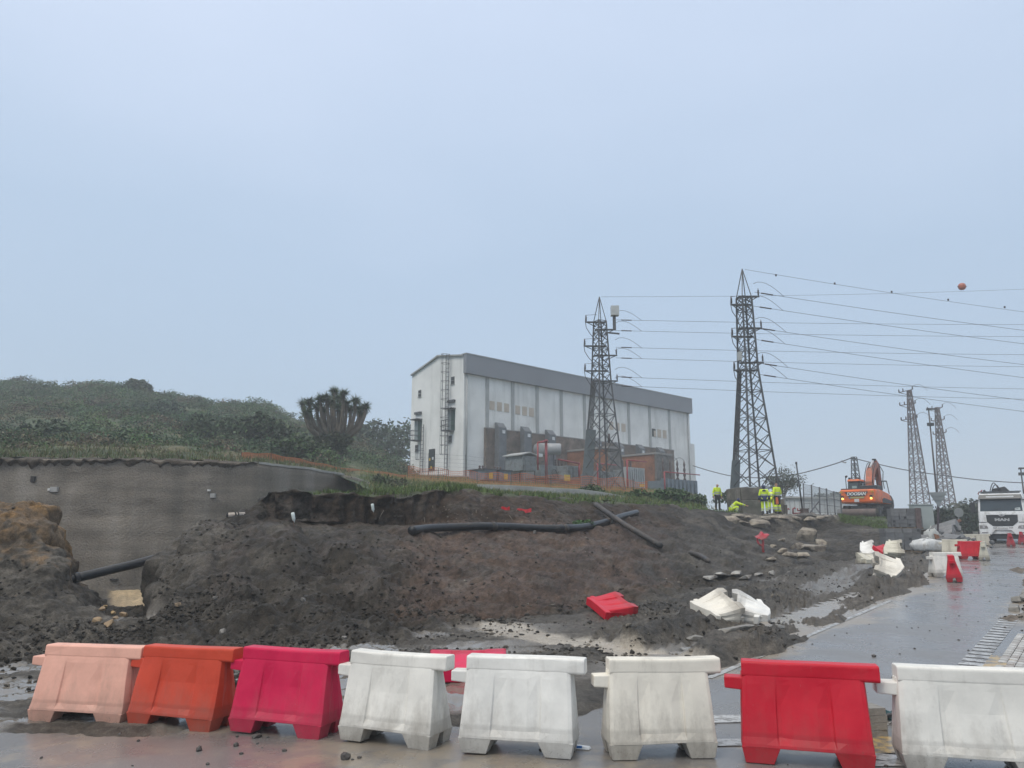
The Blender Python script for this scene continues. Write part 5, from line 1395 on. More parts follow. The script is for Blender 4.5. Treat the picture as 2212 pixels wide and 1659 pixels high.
# caged ladders
def ladder(zx, zyt, zyb, cage0, cage1, lean=0):
    t, zt = EN(*zp(zx, zyt), .5); _, zb_ = EN(*zp(zx - 5, zyb), .5)
    l_o = MB().bar(L3(-.30, t - .25, zb_), L3(-.30, t - .25, zt), .06).bar(L3(-.30, t + .25, zb_), L3(-.30, t + .25, zt), .06).build('ladder', STEELD, e, world=True)
    z = zb_ + .3
    while z < zt: bar_obj('rung', L3(-.30, t - .25, z), L3(-.30, t + .25, z), .035, STEELD, l_o); z += .45
    zc0, zc1 = EN(*zp(zx, cage0), .5)[1], EN(*zp(zx, cage1), .5)[1]
    z = zc1
    while z < zc0 + .1:
        MB().tube([L3(-.30 - .75*math.sin(a), t + .40*math.cos(a), z) for a in np.linspace(0, math.pi, 9)], .022, 4).build('cage_hoop', STEELD, l_o, world=True); z += .95
    for a in (.5, 1.2, 1.94, 2.64): bar_obj('cage_strap', L3(-.30 - .75*math.sin(a), t + .40*math.cos(a), zc1), L3(-.30 - .75*math.sin(a), t + .40*math.cos(a), zc0), .03, STEELD, l_o)
ladder(1452, -14, 1000, -14, 860); ladder(1232, 600, 1020, 780, 905)
# low plinth and steps
b = MB(); lbox(b, -1.6, -.1, -.2, WID, ZB0 - 1.6, ZB0 - .35); b.build('plinth', mat('plinth_concrete', (.22, .21, .19), .85, .2, 1.2, .3, 8), e, world=True)
r_ = [L3(-1.55, t, ZB0 - .35) for t in (.4, 2.0, 3.6, 5.2, 6.8, 8.4)]
for q in r_: bar_obj('handrail_post', q, q + Vector((0, 0, 1.05)), .05, STEELD, e)
for h in (.55, 1.03): bar_obj('handrail', r_[0] + Vector((0, 0, h)), r_[-1] + Vector((0, 0, h)), .045, STEELD, e)
# annex at the far end
b = MB(); lbox(b, SMAX + .02, SMAX + 1.4, .3, 5, ZB0 - 1.2, FA(1489, 957)[1]); b.build('annex', REND, e, world=True)

# ------------------------------------------------------------------ yard equipment
def YD(X, off): return FA(X, 1000, off)[0]
def yz(X, Y, off): return FA(X, Y, off)[1]
REDP = mat('red_pipework', (.24, .022, .028), .45, .2, 3)
TRG = mat('transformer_grey', (.19, .21, .22), .5, .18, 2, dirt=(.11, .11, .10), dirt_amt=.3)
TRB = mat('transformer_blue', (.13, .165, .20), .5, .2, 2)
PORC = mat('porcelain_brown', (.07, .045, .04), .35)
BRK = brick_mat('orange_brick', (.26, .105, .05), (.21, .085, .042), (.20, .15, .12), 3.4, (R(90), 0, R(-46.6)))
BRG = mat('grey_brickwork', (.15, .14, .13), .85, .35, 2.5, .5, 8)
ygr = 6.9
def gear(name, label, cat, X, off, z=None, group=None):
    return empty(name, L3(YD(X, off), -off, ygr if z is None else z), label=label, cat=cat, group=group)
# kiosk with pitched lid
e = gear('switch_kiosk', 'grey metal kiosk with a pitched lid beside the red pipe frame', 'cabinet', 1145, 7)
s0, s1 = YD(1129, 7), YD(1158, 7); zt, zb_ = yz(1145, 985, 7), yz(1145, 1017, 7)
b = MB(); lbox(b, s0, s1, -7, -4.6, zb_, zt); b.build('housing', TRG, e, world=True)
b = MB(); sm = (s0+s1)/2; b.prism([L3(s0-.25, -7.15, zt), L3(sm, -7.15, zt+.28), L3(s1+.25, -7.15, zt), L3(s1+.25, -7.15, zt+.1), L3(sm, -7.15, zt+.40), L3(s0-.25, -7.15, zt+.1)], WW*2.7).build('lid', GREYD, e, world=True)
for sx in (s0+.1, s1-.1):
    for tt in (-6.9, -4.8): bar_obj('leg', L3(sx, tt, ygr-.5), L3(sx, tt, zb_), .12, STEELD, e)
# large transformer with conservator
e = gear('transformer', 'largest grey transformer with a horizontal oil tank in front of the stone cladding', 'transformer', 1205, 6)
s0, s1 = YD(1168, 6), YD(1226, 6)
b = MB(); lbox(b, s0, s1, -6, -3.4, ygr, yz(1200, 1006, 6)); b.build('tank', TRG, e, world=True)
za = yz(1190, 970, 5); cr = .58
MB().tube([L3(YD(1172, 5), -4.2, za), L3(YD(1172, 5)+.12, -4.2, za), L3(YD(1200, 5), -5.6, za), L3(YD(1200, 5)+.1, -5.7, za)], [cr*.9, cr, cr, cr*.9], 18).build('oil_conservator', mat('conservator', (.30, .31, .32), .45, .1, 2), e, True, True)
for X in (1180, 1196): bar_obj('tank_bracket', L3(YD(X, 5), -5, yz(1200, 1006, 6)), L3(YD(X, 5), -5, za - cr + .05), .14, STEELD, e)
rs0, rs1 = YD(1227, 7.5), YD(1250, 7.5); rz0, rz1 = yz(1238, 1035, 7.5), yz(1238, 1006, 7.5)
k = rs0
while k < rs1:
    b = MB(); lbox(b, k, k + .12, -7.5, -5.5, rz0, rz1); b.build('radiator_fin', TRG, e, world=True); k += .22
for k, X in enumerate((1206, 1213, 1220)):
    z0 = yz(1200, 1006, 6); MB().lathe(L3(YD(X, 5), -4.6, z0), [(.10, 0), (.16, .1), (.08, .2), (.15, .3), (.08, .4), (.14, .5), (.07, .6), (.12, .7), (.03, .85)], 8).build('bushing', PORC, e, True, True)
for X, Y in ((1195, 1022), (1207, 1026), (1214, 1020)):
    s, z = FA(X, Y, 6.1); MB().tube([L3(s + .35*math.cos(a), -6.25, z + .35*math.sin(a)) for a in np.linspace(0, 5.4, 12)], .05, 5).build('hose_coil', STEELD, e, True, True)
# red deluge frames
e = gear('red_pipe_frame', 'tall red fire-water pipe frame arching over the kiosk', 'pipe', 1180, 8)
zt = yz(1180, 953, 8)
pa, pb = L3(YD(1180, 8), -8, ygr - .8), L3(YD(1180, 8), -8, zt); pc = L3(YD(1157, 8), -8.3, yz(1157, 957, 8))
MB().tube([pa, pb], .13, 8).build('upright', REDP, e, True, True); MB().tube([pb, pc], .10, 8).build('crosspipe', REDP, e, True, True); MB().tube([pc, L3(YD(1157, 8), -8.3, yz(1157, 1016, 8))], .08, 8).build('upright', REDP, e, True, True)
MB().lathe(pb + Vector((0, 0, -.05)), [(.2, 0), (.2, .12), (.12, .2)], 8).build('pipe_joint', REDP, e, True, True)
b = MB(); lbox(b, YD(1158, 8), YD(1166, 8), -8.4, -8.1, yz(1160, 987, 8), yz(1160, 980, 8)); b.build('lamp_box', mat('notice_white', (.6, .62, .63), .6), e, world=True)
e = gear('red_pipe_frame', 'low red pipe frame around the grey radiator fins', 'pipe', 1251, 8.2)
z1 = yz(1251, 1001, 8.2)
MB().tube([L3(YD(1251, 8.2), -8.2, ygr), L3(YD(1251, 8.2), -8.2, z1)], .10, 8).build('upright', REDP, e, True, True)
MB().tube([L3(YD(1251, 8.2), -8.2, z1), L3(YD(1206, 8.2), -8.2, z1 + .2)], .08, 8).build('crosspipe', REDP, e, True, True)
# low blue-grey cabinets at the left
for k, (X0, X1, lb) in enumerate(((1046, 1072, 'low blue-grey switch cabinet at the near corner, left of two'), (1078, 1104, 'low blue-grey switch cabinet under the first vent duct, right of two'))):
    e = gear('switch_cabinet', lb, 'cabinet', (X0+X1)/2, 9, group='low blue-grey cabinets')
    s0, s1 = YD(X0, 9), YD(X1, 9); zt = yz(1070, 1016, 9)
    b = MB(); lbox(b, s0, s1, -9, -7, ygr - .8, zt); b.build('housing', TRB, e, world=True)
    for j in range(4):
        a = s0 + (s1-s0)*(j+.08)/4; c = s0 + (s1-s0)*(j+.92)/4; b = MB(); lbox(b, a, c, -9.05, -9.002, ygr - .6, zt - .15); b.build('panel_door', TRB if j % 2 else TRG, e, world=True)
    b = MB(); lbox(b, s0 - .1, s1 + .1, -9.1, -6.9, zt + .002, zt + .10); b.build('lid', STEELD, e, world=True)
    b = MB(); lbox(b, (s0+s1)/2 - .2, (s0+s1)/2 + .25, -9.10, -9.06, zt - .75, zt - .25); b.build('warning_sign', mat('sign_yellow', (.55, .36, .03), .5), e, world=True)
    for j in range(3): MB().lathe(L3(s0 + (s1-s0)*(.25+.25*j), -8, zt + .1), [(.08, 0), (.13, .08), (.06, .16), (.12, .24), (.05, .34)], 8).build('bushing', PORC, e, True, True)
e = gear('warning_post', 'yellow warning board on the yard fence below the radiator', 'sign', 1225, 10); s, z = FA(1225, 1032, 10)
b = MB(); lbox(b, s-.4, s+.4, -10.03, -10, z-.28, z+.28); b.build('board', mat('sign_yellow', (.55, .36, .03), .5), e, world=True); bar_obj('post', L3(s, -9.97, ygr-1.5), L3(s, -9.97, z), .06, STEELD, e)
# brick fire walls
for k, (Xf, Xr, Yt, off, lb) in enumerate(((1316, 1342, 968, 6.5, 'orange brick fire wall seen through the left pylon'), (1417, 1451, 981, 7.0, 'orange brick fire wall with a grey end, right of the left pylon'))):
    s0, s1 = FA(Xf, 1000, off)[0], FA(Xr, 1000, off)[0]; zt = FA(Xf, Yt, off)[1]
    e = empty('brick_wall', L3(s0, -off, ygr), label=lb, cat='wall', group='brick fire walls between transformers')
    b = MB(); lbox(b, s0 + .003, s1 - .25, -off + .25, -.4, ygr - 1, zt); b.build('brick_face', BRK, e, world=True)
    b = MB(); lbox(b, s0 + .08, s1, -off, -off + .248, ygr - 1, zt); b.build('end_pier', BRG, e, world=True)
    b = MB(); lbox(b, s1 - .248, s1, -off + .25, -.4, ygr - 1, zt); b.build('far_face', BRG, e, world=True)
    b = MB(); lbox(b, s0 - .1, s1 + .1, -off - .1, -.42, zt + .002, zt + .22); b.build('coping', mat('coping', (.25, .24, .23), .8), e, world=True)
# two more transformers behind the pylon and to the right
for k, (X0, X1, Yt, Yb, off, lb) in enumerate(((1352, 1394, 1010, 1055, 8.5, 'transformer with pale radiator fins, left of the brick fire wall'), (1432, 1508, 1036, 1066, 8.5, 'rightmost transformer with tall bushings on a red frame'), (1288, 1330, 1018, 1055, 8.5, 'grey transformer hidden behind the left pylon legs'))):
    e = gear('transformer', lb, 'transformer', (X0+X1)/2, off, group='smaller transformers in the yard')
    s0, s1 = YD(X0, off), YD(X1, off); zt, zb_ = yz((X0+X1)/2, Yt, off), yz((X0+X1)/2, Yb, off) - .6
    m_ = (TRG, TRB, TRG)[k]
    b = MB(); lbox(b, s0 + .3, s1 - .3, -off + .4, -off + 2.4, zb_, zt - .2); b.build('tank', m_, e, world=True)
    n = 9
    for j in range(n):
        a = s0 + (s1-s0)*j/n; b = MB(); lbox(b, a, a + (s1-s0)/n*.55, -off, -off + .37, zb_ + .4, zt); b.build('radiator_fin', mat('fin_pale', (.34, .36, .37), .5, .1, 2) if k == 0 else m_, e, world=True)
    MB().tube([L3(s0, -off - .15, zb_), L3(s0, -off - .15, zt + .7)], .09, 6).build('red_upright', REDP, e, True, True)
    MB().tube([L3(s0, -off - .15, zt + .7), L3(s1, -off - .15, zt + .7)], .07, 6).build('red_crosspipe', REDP, e, True, True)
    for j in range(4 if k == 1 else 3):
        a = L3(s0 + (s1-s0)*(.2+.2*j), -off + 1.0, zt - .2); h = 2.6 if k == 1 else 1.1
        MB().lathe(a, [(.12, 0), (.20, h*.12), (.09, h*.22), (.18, h*.34), (.09, h*.45), (.17, h*.56), (.08, h*.68), (.14, h*.8), (.03, h)], 8).build('bushing', PORC, e, True, True)
        if k == 1: MB().tube([a + Vector((0, 0, h)) + WW*t + Vector((0, 0, .35*math.sin(t*2.2))) for t in np.linspace(0, 1.4, 7)], .025, 4).build('lead', STEELD, e, True, True)
    if k == 0:
        b = MB(); lbox(b, (s0+s1)/2 - 2.1, (s0+s1)/2 - 1.3, -off - 2.05, -off - 2, yz(1350, 1053, off), yz(1350, 1047, off)); b.build('warning_sign', mat('sign_yellow', (.55, .36, .03), .5), e, world=True)
# mesh fence of the yard
FENCEP = mat('fence_post', (.10, .105, .11), .6)
def mesh_fence(pts, h, label, wires=(.25, .6, .95, 1.3, 1.65, 2.0), step=None, post=.05, wire=.010, vert=None, name='mesh_fence', m_=FENCEP):
    e = empty(name, pts[0], label=label, cat='fence')
    for q in pts: bar_obj('post', q - Vector((0, 0, .3)), q + Vector((0, 0, h)), post, m_, e)
    for a, c in zip(pts[:-1], pts[1:]):
        for w in wires: bar_obj('wire', a + Vector((0, 0, w*h/2.1)), c + Vector((0, 0, w*h/2.1)), wire, m_, e)
        if vert:
            n = int((c - a).length / vert); b = MB()
            for j in range(1, n): q = a.lerp(c, j/n); b.bar(q + Vector((0, 0, .1)), q + Vector((0, 0, h - .05)), wire*.8)
            tag(b.build('mesh_panel', m_, e, world=True, fix=False), kind='stuff')
    return e
fp = []
for X, Y in ((885, 1026), (925, 1030), (965, 1034), (1005, 1037), (1045, 1041), (1090, 1044), (1135, 1048), (1180, 1051), (1225, 1055), (1265, 1058)):
    d = 71 + (X - 885) * .008; fp.append(P(X, Y, d)); fp[-1].z = hill_z(fp[-1].x, fp[-1].y) - .05
mesh_fence(fp, 2.2, 'thin wire mesh fence around the substation yard')

# ------------------------------------------------------------------ orange safety netting
def net_mat():
    m, nt, N, L, B = nmat('orange_netting')
    B.inputs['Base Color'].default_value = (.50, .135, .045, 1); B.inputs['Roughness'].default_value = .6
    return m
NET = net_mat()
def netting(pts, label, hgt=1.0):
    e = empty('safety_netting', pts[0], label=label, cat='netting')
    path = smooth_path(pts, 8); b = MB(); top = MB()
    acc = 0
    for i, (a, c) in enumerate(zip(path[:-1], path[1:])):
        sag0, sag1 = .10*math.sin(i*.8), .10*math.sin((i+1)*.8)
        n = 7
        for j in range(n):                                     # horizontal strands
            z0 = .05 + (hgt - .05)*j/(n-1)
            b.bar(a + Vector((0, 0, z0 + sag0*z0)), c + Vector((0, 0, z0 + sag1*z0)), .012, .03 if j in (0, n-1) else .02)
        k = max(2, int((c-a).length / .2))
        for j in range(k):
            q = a.lerp(c, j/k); s = sag0 + (sag1-sag0)*j/k; b.bar(q, q + Vector((0, 0, hgt*(1+s))), .02, .012)
    tag(b.build('net', NET, e, world=True, fix=False), kind='stuff')
    for q in path[::10]: bar_obj('stake', q - Vector((0, 0, .2)), q + Vector((0, 0, hgt + .12)), .035, rust, e)
def hp(X, Y, d):
    q = P(X, Y, d); q.z = hill_z(q.x, q.y) - .02; return q
netting([hp(880, 1037, 64), hp(930, 1040, 63), hp(1000, 1045, 62), hp(1060, 1049, 61.5), hp(1120, 1052, 60), hp(1190, 1056, 59), hp(1260, 1060, 58), hp(1330, 1066, 56), hp(1400, 1072, 54)], 'orange mesh safety netting strung below the substation yard')
netting([hp(520, 1001, 39), hp(570, 1003, 41), hp(630, 1008, 43), hp(690, 1014, 47), hp(750, 1020, 51), hp(820, 1028, 57), hp(878, 1036, 63)], 'orange mesh netting sagging along the retaining wall top', .32)
# ================================================================== LATTICE TOWERS AND LINES
LAT = mat('lattice_steel', (.060, .062, .066), .5, .35, 4)
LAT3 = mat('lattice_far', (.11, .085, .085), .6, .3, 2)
INS = mat('insulator_dark', (.045, .035, .035), .35)
BOXG = mat('pale_grey_box', (.42, .44, .43), .5, .08, 3)
def tower(name, base, theta, prof, apex, panels, leg_w, br_w, label, arms, group, apex_w=.05, joined=False, m_=LAT, duct=None):
    """prof: [(height, side)...]; panels: heights of the bracing nodes; arms: [(height, +1/-1 side, reach)]"""
    e = empty(name, base, label=label, cat='pylon', group=group)
    def side(h): return float(np.interp(h, [p[0] for p in prof], [p[1] for p in prof]))
    def cor(k, h):
        r = side(h) / math.sqrt(2); a = theta + k*math.pi/2
        return base + Vector((r*math.cos(a), r*math.sin(a), h))
    hs = [p[0] for p in prof]; top = hs[-1]
    for k in range(4):
        pts = [cor(k, h) for h in hs]
        b = MB()
        for a, c in zip(pts[:-1], pts[1:]): b.bar(a, c, leg_w)
        b.build('leg', m_, e, world=True)
        if apex: bar_obj('peak_member', cor(k, top), base + Vector((0, 0, apex)), br_w*1.3, m_, e)
    J = MB()
    def br(nm, p, q, w):
        if joined: J.bar(p, q, w)
        else: bar_obj(nm, p, q, w, m_, e)
    for i, (h0, h1) in enumerate(zip(panels[:-1], panels[1:])):
        for k in range(4):
            k2 = (k + 1) % 4
            br('brace', cor(k, h0), cor(k2, h1), br_w); br('brace', cor(k2, h0), cor(k, h1), br_w)
            if i % 2 == 0: br('strut', cor(k, h0), cor(k2, h0), br_w)
    for k in range(4): br('strut', cor(k, top), cor((k+1) % 4, top), br_w)
    if joined: tag(J.build('lattice_bracing', m_, e, world=True), kind='stuff')
    for (h, sg, reach) in arms:
        w = side(h)*.62; a = base + Vector((-sg*w*.9, -.1, h)); t = base + Vector((sg*(w + reach), -.1, h))
        b = MB(); b.bar(a, t, .12, .10); b.bar(base + Vector((sg*w*.7, .15, h - .35)), t - Vector((sg*.15, 0, .05)), .05); b.bar(base + Vector((-sg*w*.9, .2, h)), t - Vector((sg*.1, -.1, 0)), .08)
        ar = b.build('crossarm', m_, e, world=True)
        prof_i = [(.03, 0), (.03, .06), (.075, .08), (.045, .14), (.075, .18), (.045, .24), (.075, .28), (.045, .34), (.07, .38), (.03, .44), (.02, .56)]
        MB().lathe(t - Vector((sg*.06, 0, -.05)), prof_i, 8).build('insulator', INS, ar, True, True)
        if sg < 0:                                             # jumper dropping back to the cable run
            MB().tube([t + Vector((.03, 0, .6)), t + Vector((-.02, 0, .05)), t + Vector((.05, -.05, -.5)), t + Vector((.35, -.05, -1.0)), base + Vector((-side(h-1.4)*.55, -.15, h - 1.5))], .028, 5).build('jumper', INS, ar, True, True)
            MB().tube([t + Vector((.03, 0, .58)), base + Vector((-w*.6, 0, h + .68))], .016, 4).build('lead', INS, ar, True, True)
    if duct:
        b = MB()
        lk = duct[0]
        for off in duct[1]: b.bar(cor(lk, 0) + Vector((off, -.1, 0)), cor(lk, hs[1] if len(hs) > 2 else top) + Vector((off*.55, -.1, 0)), .075)
        tag(b.build('cable_run', m_, e, world=True), kind='stuff')
        q0, q1 = cor(lk, 0), cor(lk, duct[2]); ww = duct[3]
        b = MB(); b.hexa([q0 + Vector((-.15, -.22, 0)), q0 + Vector((ww, -.22, 0)), q0 + Vector((ww, -.02, 0)), q0 + Vector((-.15, -.02, 0)), q1 + Vector((-.12, -.22, 0)), q1 + Vector((ww*.9, -.22, 0)), q1 + Vector((ww*.9, -.02, 0)), q1 + Vector((-.12, -.02, 0))])
        b.build('cable_guard', mat('guard_sheet', (.10, .12, .13), .5, .2, 3), e, world=True)
    return e
# left pylon, beside the hall
b1 = P(1304, 1062, 62); k1 = 62 / FOC
pn1 = [0, 1.7, 3.3, 4.8, 6.2, 7.6, 8.9, 9.6, 10.3, 11.0, 11.7, 12.4, 13.0, 13.6, 14.1]
t1 = tower('lattice_pylon', b1, R(-17), [(0, 2.45), (8.9, 1.15), (14.1, .74)], zat(641, 62) - b1.z, pn1, .115, .045, 'left lattice pylon in front of the white hall with a pale box near its top',
      [(14.1 - .1, -1, .75), (12.05 - .1, -1, .8), (9.85, -1, .7), (13.35, 1, .75), (11.15, 1, .75), (9.0, 1, .65)], 'dark lattice pylons', duct=(2, (.1, .25, .4, .55), 5.0, .75))
q = P(1328, 672, 61.8)
MB().box(q.x-.32, q.x+.32, q.y-.3, q.y+.3, q.z-.40, q.z+.40).build('transformer_box', BOXG, t1, world=True)
q = P(1327, 698, 61.8); MB().box(q.x-.12, q.x+.12, q.y-.1, q.y+.1, q.z-.6, q.z+.6).build('box_bracket', LAT, t1, world=True)
MB().bar(P(1308, 718, 61.8), P(1338, 721, 61.8), .12).build('box_shelf', LAT, t1, world=True)
q = P(1316, 957, 61); MB().tube([q, q + Vector((0, 0, .75))], .09, 8).build('arrester', INS, t1, True, True)
# right pylon on the concrete block
b2 = P(1631, 1054, 52)
pn2 = [0, 1.35, 2.5, 3.6, 4.7, 5.7, 6.6, 7.4, 8.1, 8.8, 9.5, 10.2, 10.9, 11.6, 12.3, 12.8, 13.3]
t2 = tower('lattice_pylon', b2, R(-28.8), [(0, 2.16), (8.1, .96), (13.3, .74)], zat(581, 52) - b2.z, pn2, .105, .043, 'tall right lattice pylon standing above the workers',
      [(12.75, -1, .5), (10.45, -1, .5), (8.05, -1, .42), (13.35, 1, .6), (11.05, 1, .6), (8.6, 1, .5)], 'dark lattice pylons', duct=(2, (.08, .2, .32), 1.9, .45))
q = P(1596, 770, 52); MB().box(q.x-.08, q.x+.16, q.y-.2, q.y+.1, q.z-.3, q.z+.3).build('sensor_box', BOXG, t2, world=True)
# thinner pylons beyond
b3 = P(1989, 1098, 97)
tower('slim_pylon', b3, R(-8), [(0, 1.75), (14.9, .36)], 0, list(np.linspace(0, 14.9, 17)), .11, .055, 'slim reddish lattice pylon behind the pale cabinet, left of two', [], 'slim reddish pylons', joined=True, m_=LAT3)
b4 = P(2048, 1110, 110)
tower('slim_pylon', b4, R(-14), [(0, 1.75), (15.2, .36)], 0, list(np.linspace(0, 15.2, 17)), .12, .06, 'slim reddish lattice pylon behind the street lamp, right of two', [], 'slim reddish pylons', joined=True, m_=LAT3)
for bb, d, nm, lst in ((b3, 97, 'slim_pylon', ((1942, 848, 1971, 841), (1944, 876, 1977, 871), (1947, 908, 1981, 902))), (b4, 110, 'slim_pylon.001', ((2004, 885, 2036, 879), (2012, 909, 2040, 905), (2016, 938, 2044, 933)))):
    par = bpy.data.objects[nm]
    for X0, Y0, X1, Y1 in lst:
        a, c = P(X0, Y0, d - .5), P(X1, Y1, d + .3)
        ar = MB().bar(a, c, .14, .10).bar(a - Vector((0, 0, 0)), a.lerp(c, .5) - Vector((0, 0, .45)), .06).bar(c, a.lerp(c, .5) - Vector((0, 0, .45)), .06).build('crossarm', LAT3, par, world=True)
        for q in (a, a.lerp(c, .3), c): MB().lathe(q, [(.04, 0), (.10, .1), (.05, .2), (.09, .3), (.03, .42)], 6).build('insulator', INS, ar, True, True)
        MB().tube([c + Vector((1.9*t, 0, .35 + .55*math.sin(t*2.4) - .9*t*t)) for t in np.linspace(0, 1, 8)], .022, 4).build('jumper', INS, ar, True, True)
# small lattice pole carrying the thick cable
b5 = P(1852, 1075, 78)
tower('lattice_pole', b5, R(-20), [(0, .75), ((1075-988)*78/FOC, .36)], 0, list(np.linspace(0, (1075-988)*78/FOC, 9)), .07, .04, 'short lattice pole behind the orange excavator', [], None, joined=True, m_=LAT)

# ---- conductors
WIRE = mat('conductor', (.10, .105, .115), .5)
def wire(p, q, r, label, name='power_line', sag=.0, group='overhead power lines', n=24, strain=True):
    e = empty(name, p, label=label, cat='cable', group=group)
    pts = [p.lerp(q, t) - Vector((0, 0, 4*sag*t*(1-t))) for t in np.linspace(0, 1, n)]
    MB().tube(pts, r, 5).build('conductor', WIRE, e, True, True)
    if strain:
        d = (pts[1] - pts[0]).normalized(); MB().tube([p + d*.5, p + d*1.4], .045, 6).build('strain_insulator', INS, e, True, True)
        MB().tube([(p + Vector((-.05, 0, .62))).lerp(p + d*2.3, t) + Vector((0, 0, .42*math.sin(math.pi*t**.8))) for t in np.linspace(0, 1, 8)], .016, 4).build('jumper', INS, e, True, True)
    return e
ORD = ('topmost', 'second', 'third', 'fourth', 'fifth', 'lowest')
def beyond(X0, Y0, X1, Y1, X2): return X2, Y0 + (Y1-Y0)*(X2-X0)/(X1-X0)
X2, Y2 = beyond(1300, 641, 2212, 615, 2600)
wire(P(1300, 641, 62), P(X2, Y2, 80), .013, 'thin earth wire from the left pylon tip carrying the orange ball', sag=.5, strain=False)
for k, (Ya, Yb) in enumerate(((691, 696), (714, 722), (750, 761), (773, 787), (814, 835), (833, 857))):
    X2, Y2 = beyond(1340, Ya, 2212, Yb, 2600); wire(P(1330, Ya, 61.6), P(X2, Y2, 76), .016, ORD[k] + ' of the level power lines leaving the left pylon', sag=.25)
X2, Y2 = beyond(1609, 582, 2212, 666, 2600)
wire(P(1609, 582, 52), P(X2, Y2, 62), .013, 'earth wire sloping down from the right pylon tip with small dampers', sag=.3, strain=False)
for k, (Xa, Ya, Yb) in enumerate(((1630, 631, 707), (1627, 661, 736), (1634, 708, 781), (1631, 733, 809), (1638, 784, 858), (1636, 808, 882))):
    X2, Y2 = beyond(Xa, Ya, 2212, Yb, 2600); wire(P(Xa, Ya, 51.8), P(X2, Y2, 60), .016, ORD[k] + ' of the sloping power lines leaving the right pylon', sag=.25)
earth = bpy.data.objects['power_line.007']
for X, Y in ((1676, 592), (1803, 610), (1926, 628), (2048, 645), (2170, 661)):
    q = P(X, Y + 1, 53.5 + (X-1676)*.008); MB().box(q.x-.05, q.x+.05, q.y-.04, q.y+.04, q.z-.13, q.z+.02).build('damper', INS, earth, world=True)
q = P(2078, 619, 69)
e = empty('marker_ball', q, label='orange aircraft warning ball on the earth wire', cat='ball')
MB().lathe(q - Vector((0, 0, .34)), [(.02, 0), (.20, .05), (.29, .14), (.335, .27), (.345, .33)], 16).build('lower_half', mat('ball_orange', (.42, .12, .07), .5, .25, 4), e, True, True)
MB().lathe(q, [(.345, -.005), (.335, .07), (.29, .2), (.20, .29), (.02, .34)], 16).build('upper_half', mat('ball_orange', (.42, .12, .07), .5, .25, 4), e, True, True)
for sx in (-1, 1): MB().tube([q + Vector((sx*.33, 0, 0)), q + Vector((sx*.42, 0, 0))], .05, 8).build('clamp', INS, e, True, True)
# thick telephone cable
tc_pts = [P(1497, 1006, 100), P(1540, 1019, 95), P(1586, 1029, 91), P(1640, 1032, 88), P(1682, 1029, 86), P(1727, 1023, 83), P(1794, 1005, 80), P(1840, 989, 78)]
e = empty('telephone_cable', tc_pts[0], label='thick dark cable sagging from the hall to the short lattice pole', cat='cable'); MB().tube(smooth_path(tc_pts), .055, 6).build('cable_sheath', WIRE, e, True, True)
tc_pts = [P(1841, 989, 78), P(1894, 1002, 77), P(1961, 1016, 76), P(2060, 1030, 75), P(2130, 1038, 74), P(2212, 1043, 73), P(2320, 1045, 72)]
e = empty('telephone_cable', tc_pts[0], label='thick dark cable running from the short lattice pole over the truck', cat='cable'); MB().tube(smooth_path(tc_pts), .05, 6).build('cable_sheath', WIRE, e, True, True)

# ---- concrete blocks under the right pylon
CONC = mat('weathered_concrete', (.17, .155, .13), .85, .25, 1.8, .6, 9, dirt=(.075, .068, .055), dirt_amt=.5, dirt_scale=1.6)
CONCL = mat('lower_concrete', (.15, .14, .12), .85, .25, 1.8, .6, 9, dirt=(.06, .065, .045), dirt_amt=.5, dirt_scale=1.6)
for (X0, X1, Yt, Yb, dd, lb, m_) in ((1590, 1649, 1053, 1080, 50.2, 'upper concrete block of the pylon footing, with a vertical strap groove', CONC), (1592, 1652, 1080.3, 1112, 50.0, 'lower mossy concrete block of the pylon footing', CONCL)):
    a, c = P(X0, Yt, dd), P(X1, Yb, dd)
    e = empty('concrete_block', (a.x, dd, c.z), label=lb, cat='block', group='concrete footing blocks')
    x0, x1, z0, z1 = a.x, c.x, c.z, a.z
    xs1 = x0 + (x1-x0)*.16
    MB().box(x0, xs1 - .03, dd, dd + 2.4, z0, z1).build('block_half', m_, e, world=True, bevel=.03); MB().box(xs1 + .03, x1, dd + .02, dd + 2.4, z0, z1).build('block_half', m_, e, world=True, bevel=.03)
    MB().box(xs1 - .03, xs1 + .03, dd + .08, dd + 2.3, z0, z1 - .05).build('joint', CONCL, e, world=True)
# stepped blocks right of the workers
for k, (X, Yt, Yb) in enumerate(((1688, 1078, 1112), (1695, 1090, 1112))):
    a, c = P(X, Yt, 49 - k*.1), P(X + 7, Yb, 49 - k*.1); tag(MB().box(a.x, c.x, a.y, a.y + .8, c.z - .2, a.z).build('concrete_step', CONC, None, bevel=.02), ('taller step of the small concrete stair right of the workers', 'lower step of the small concrete stair right of the workers')[k], 'step')
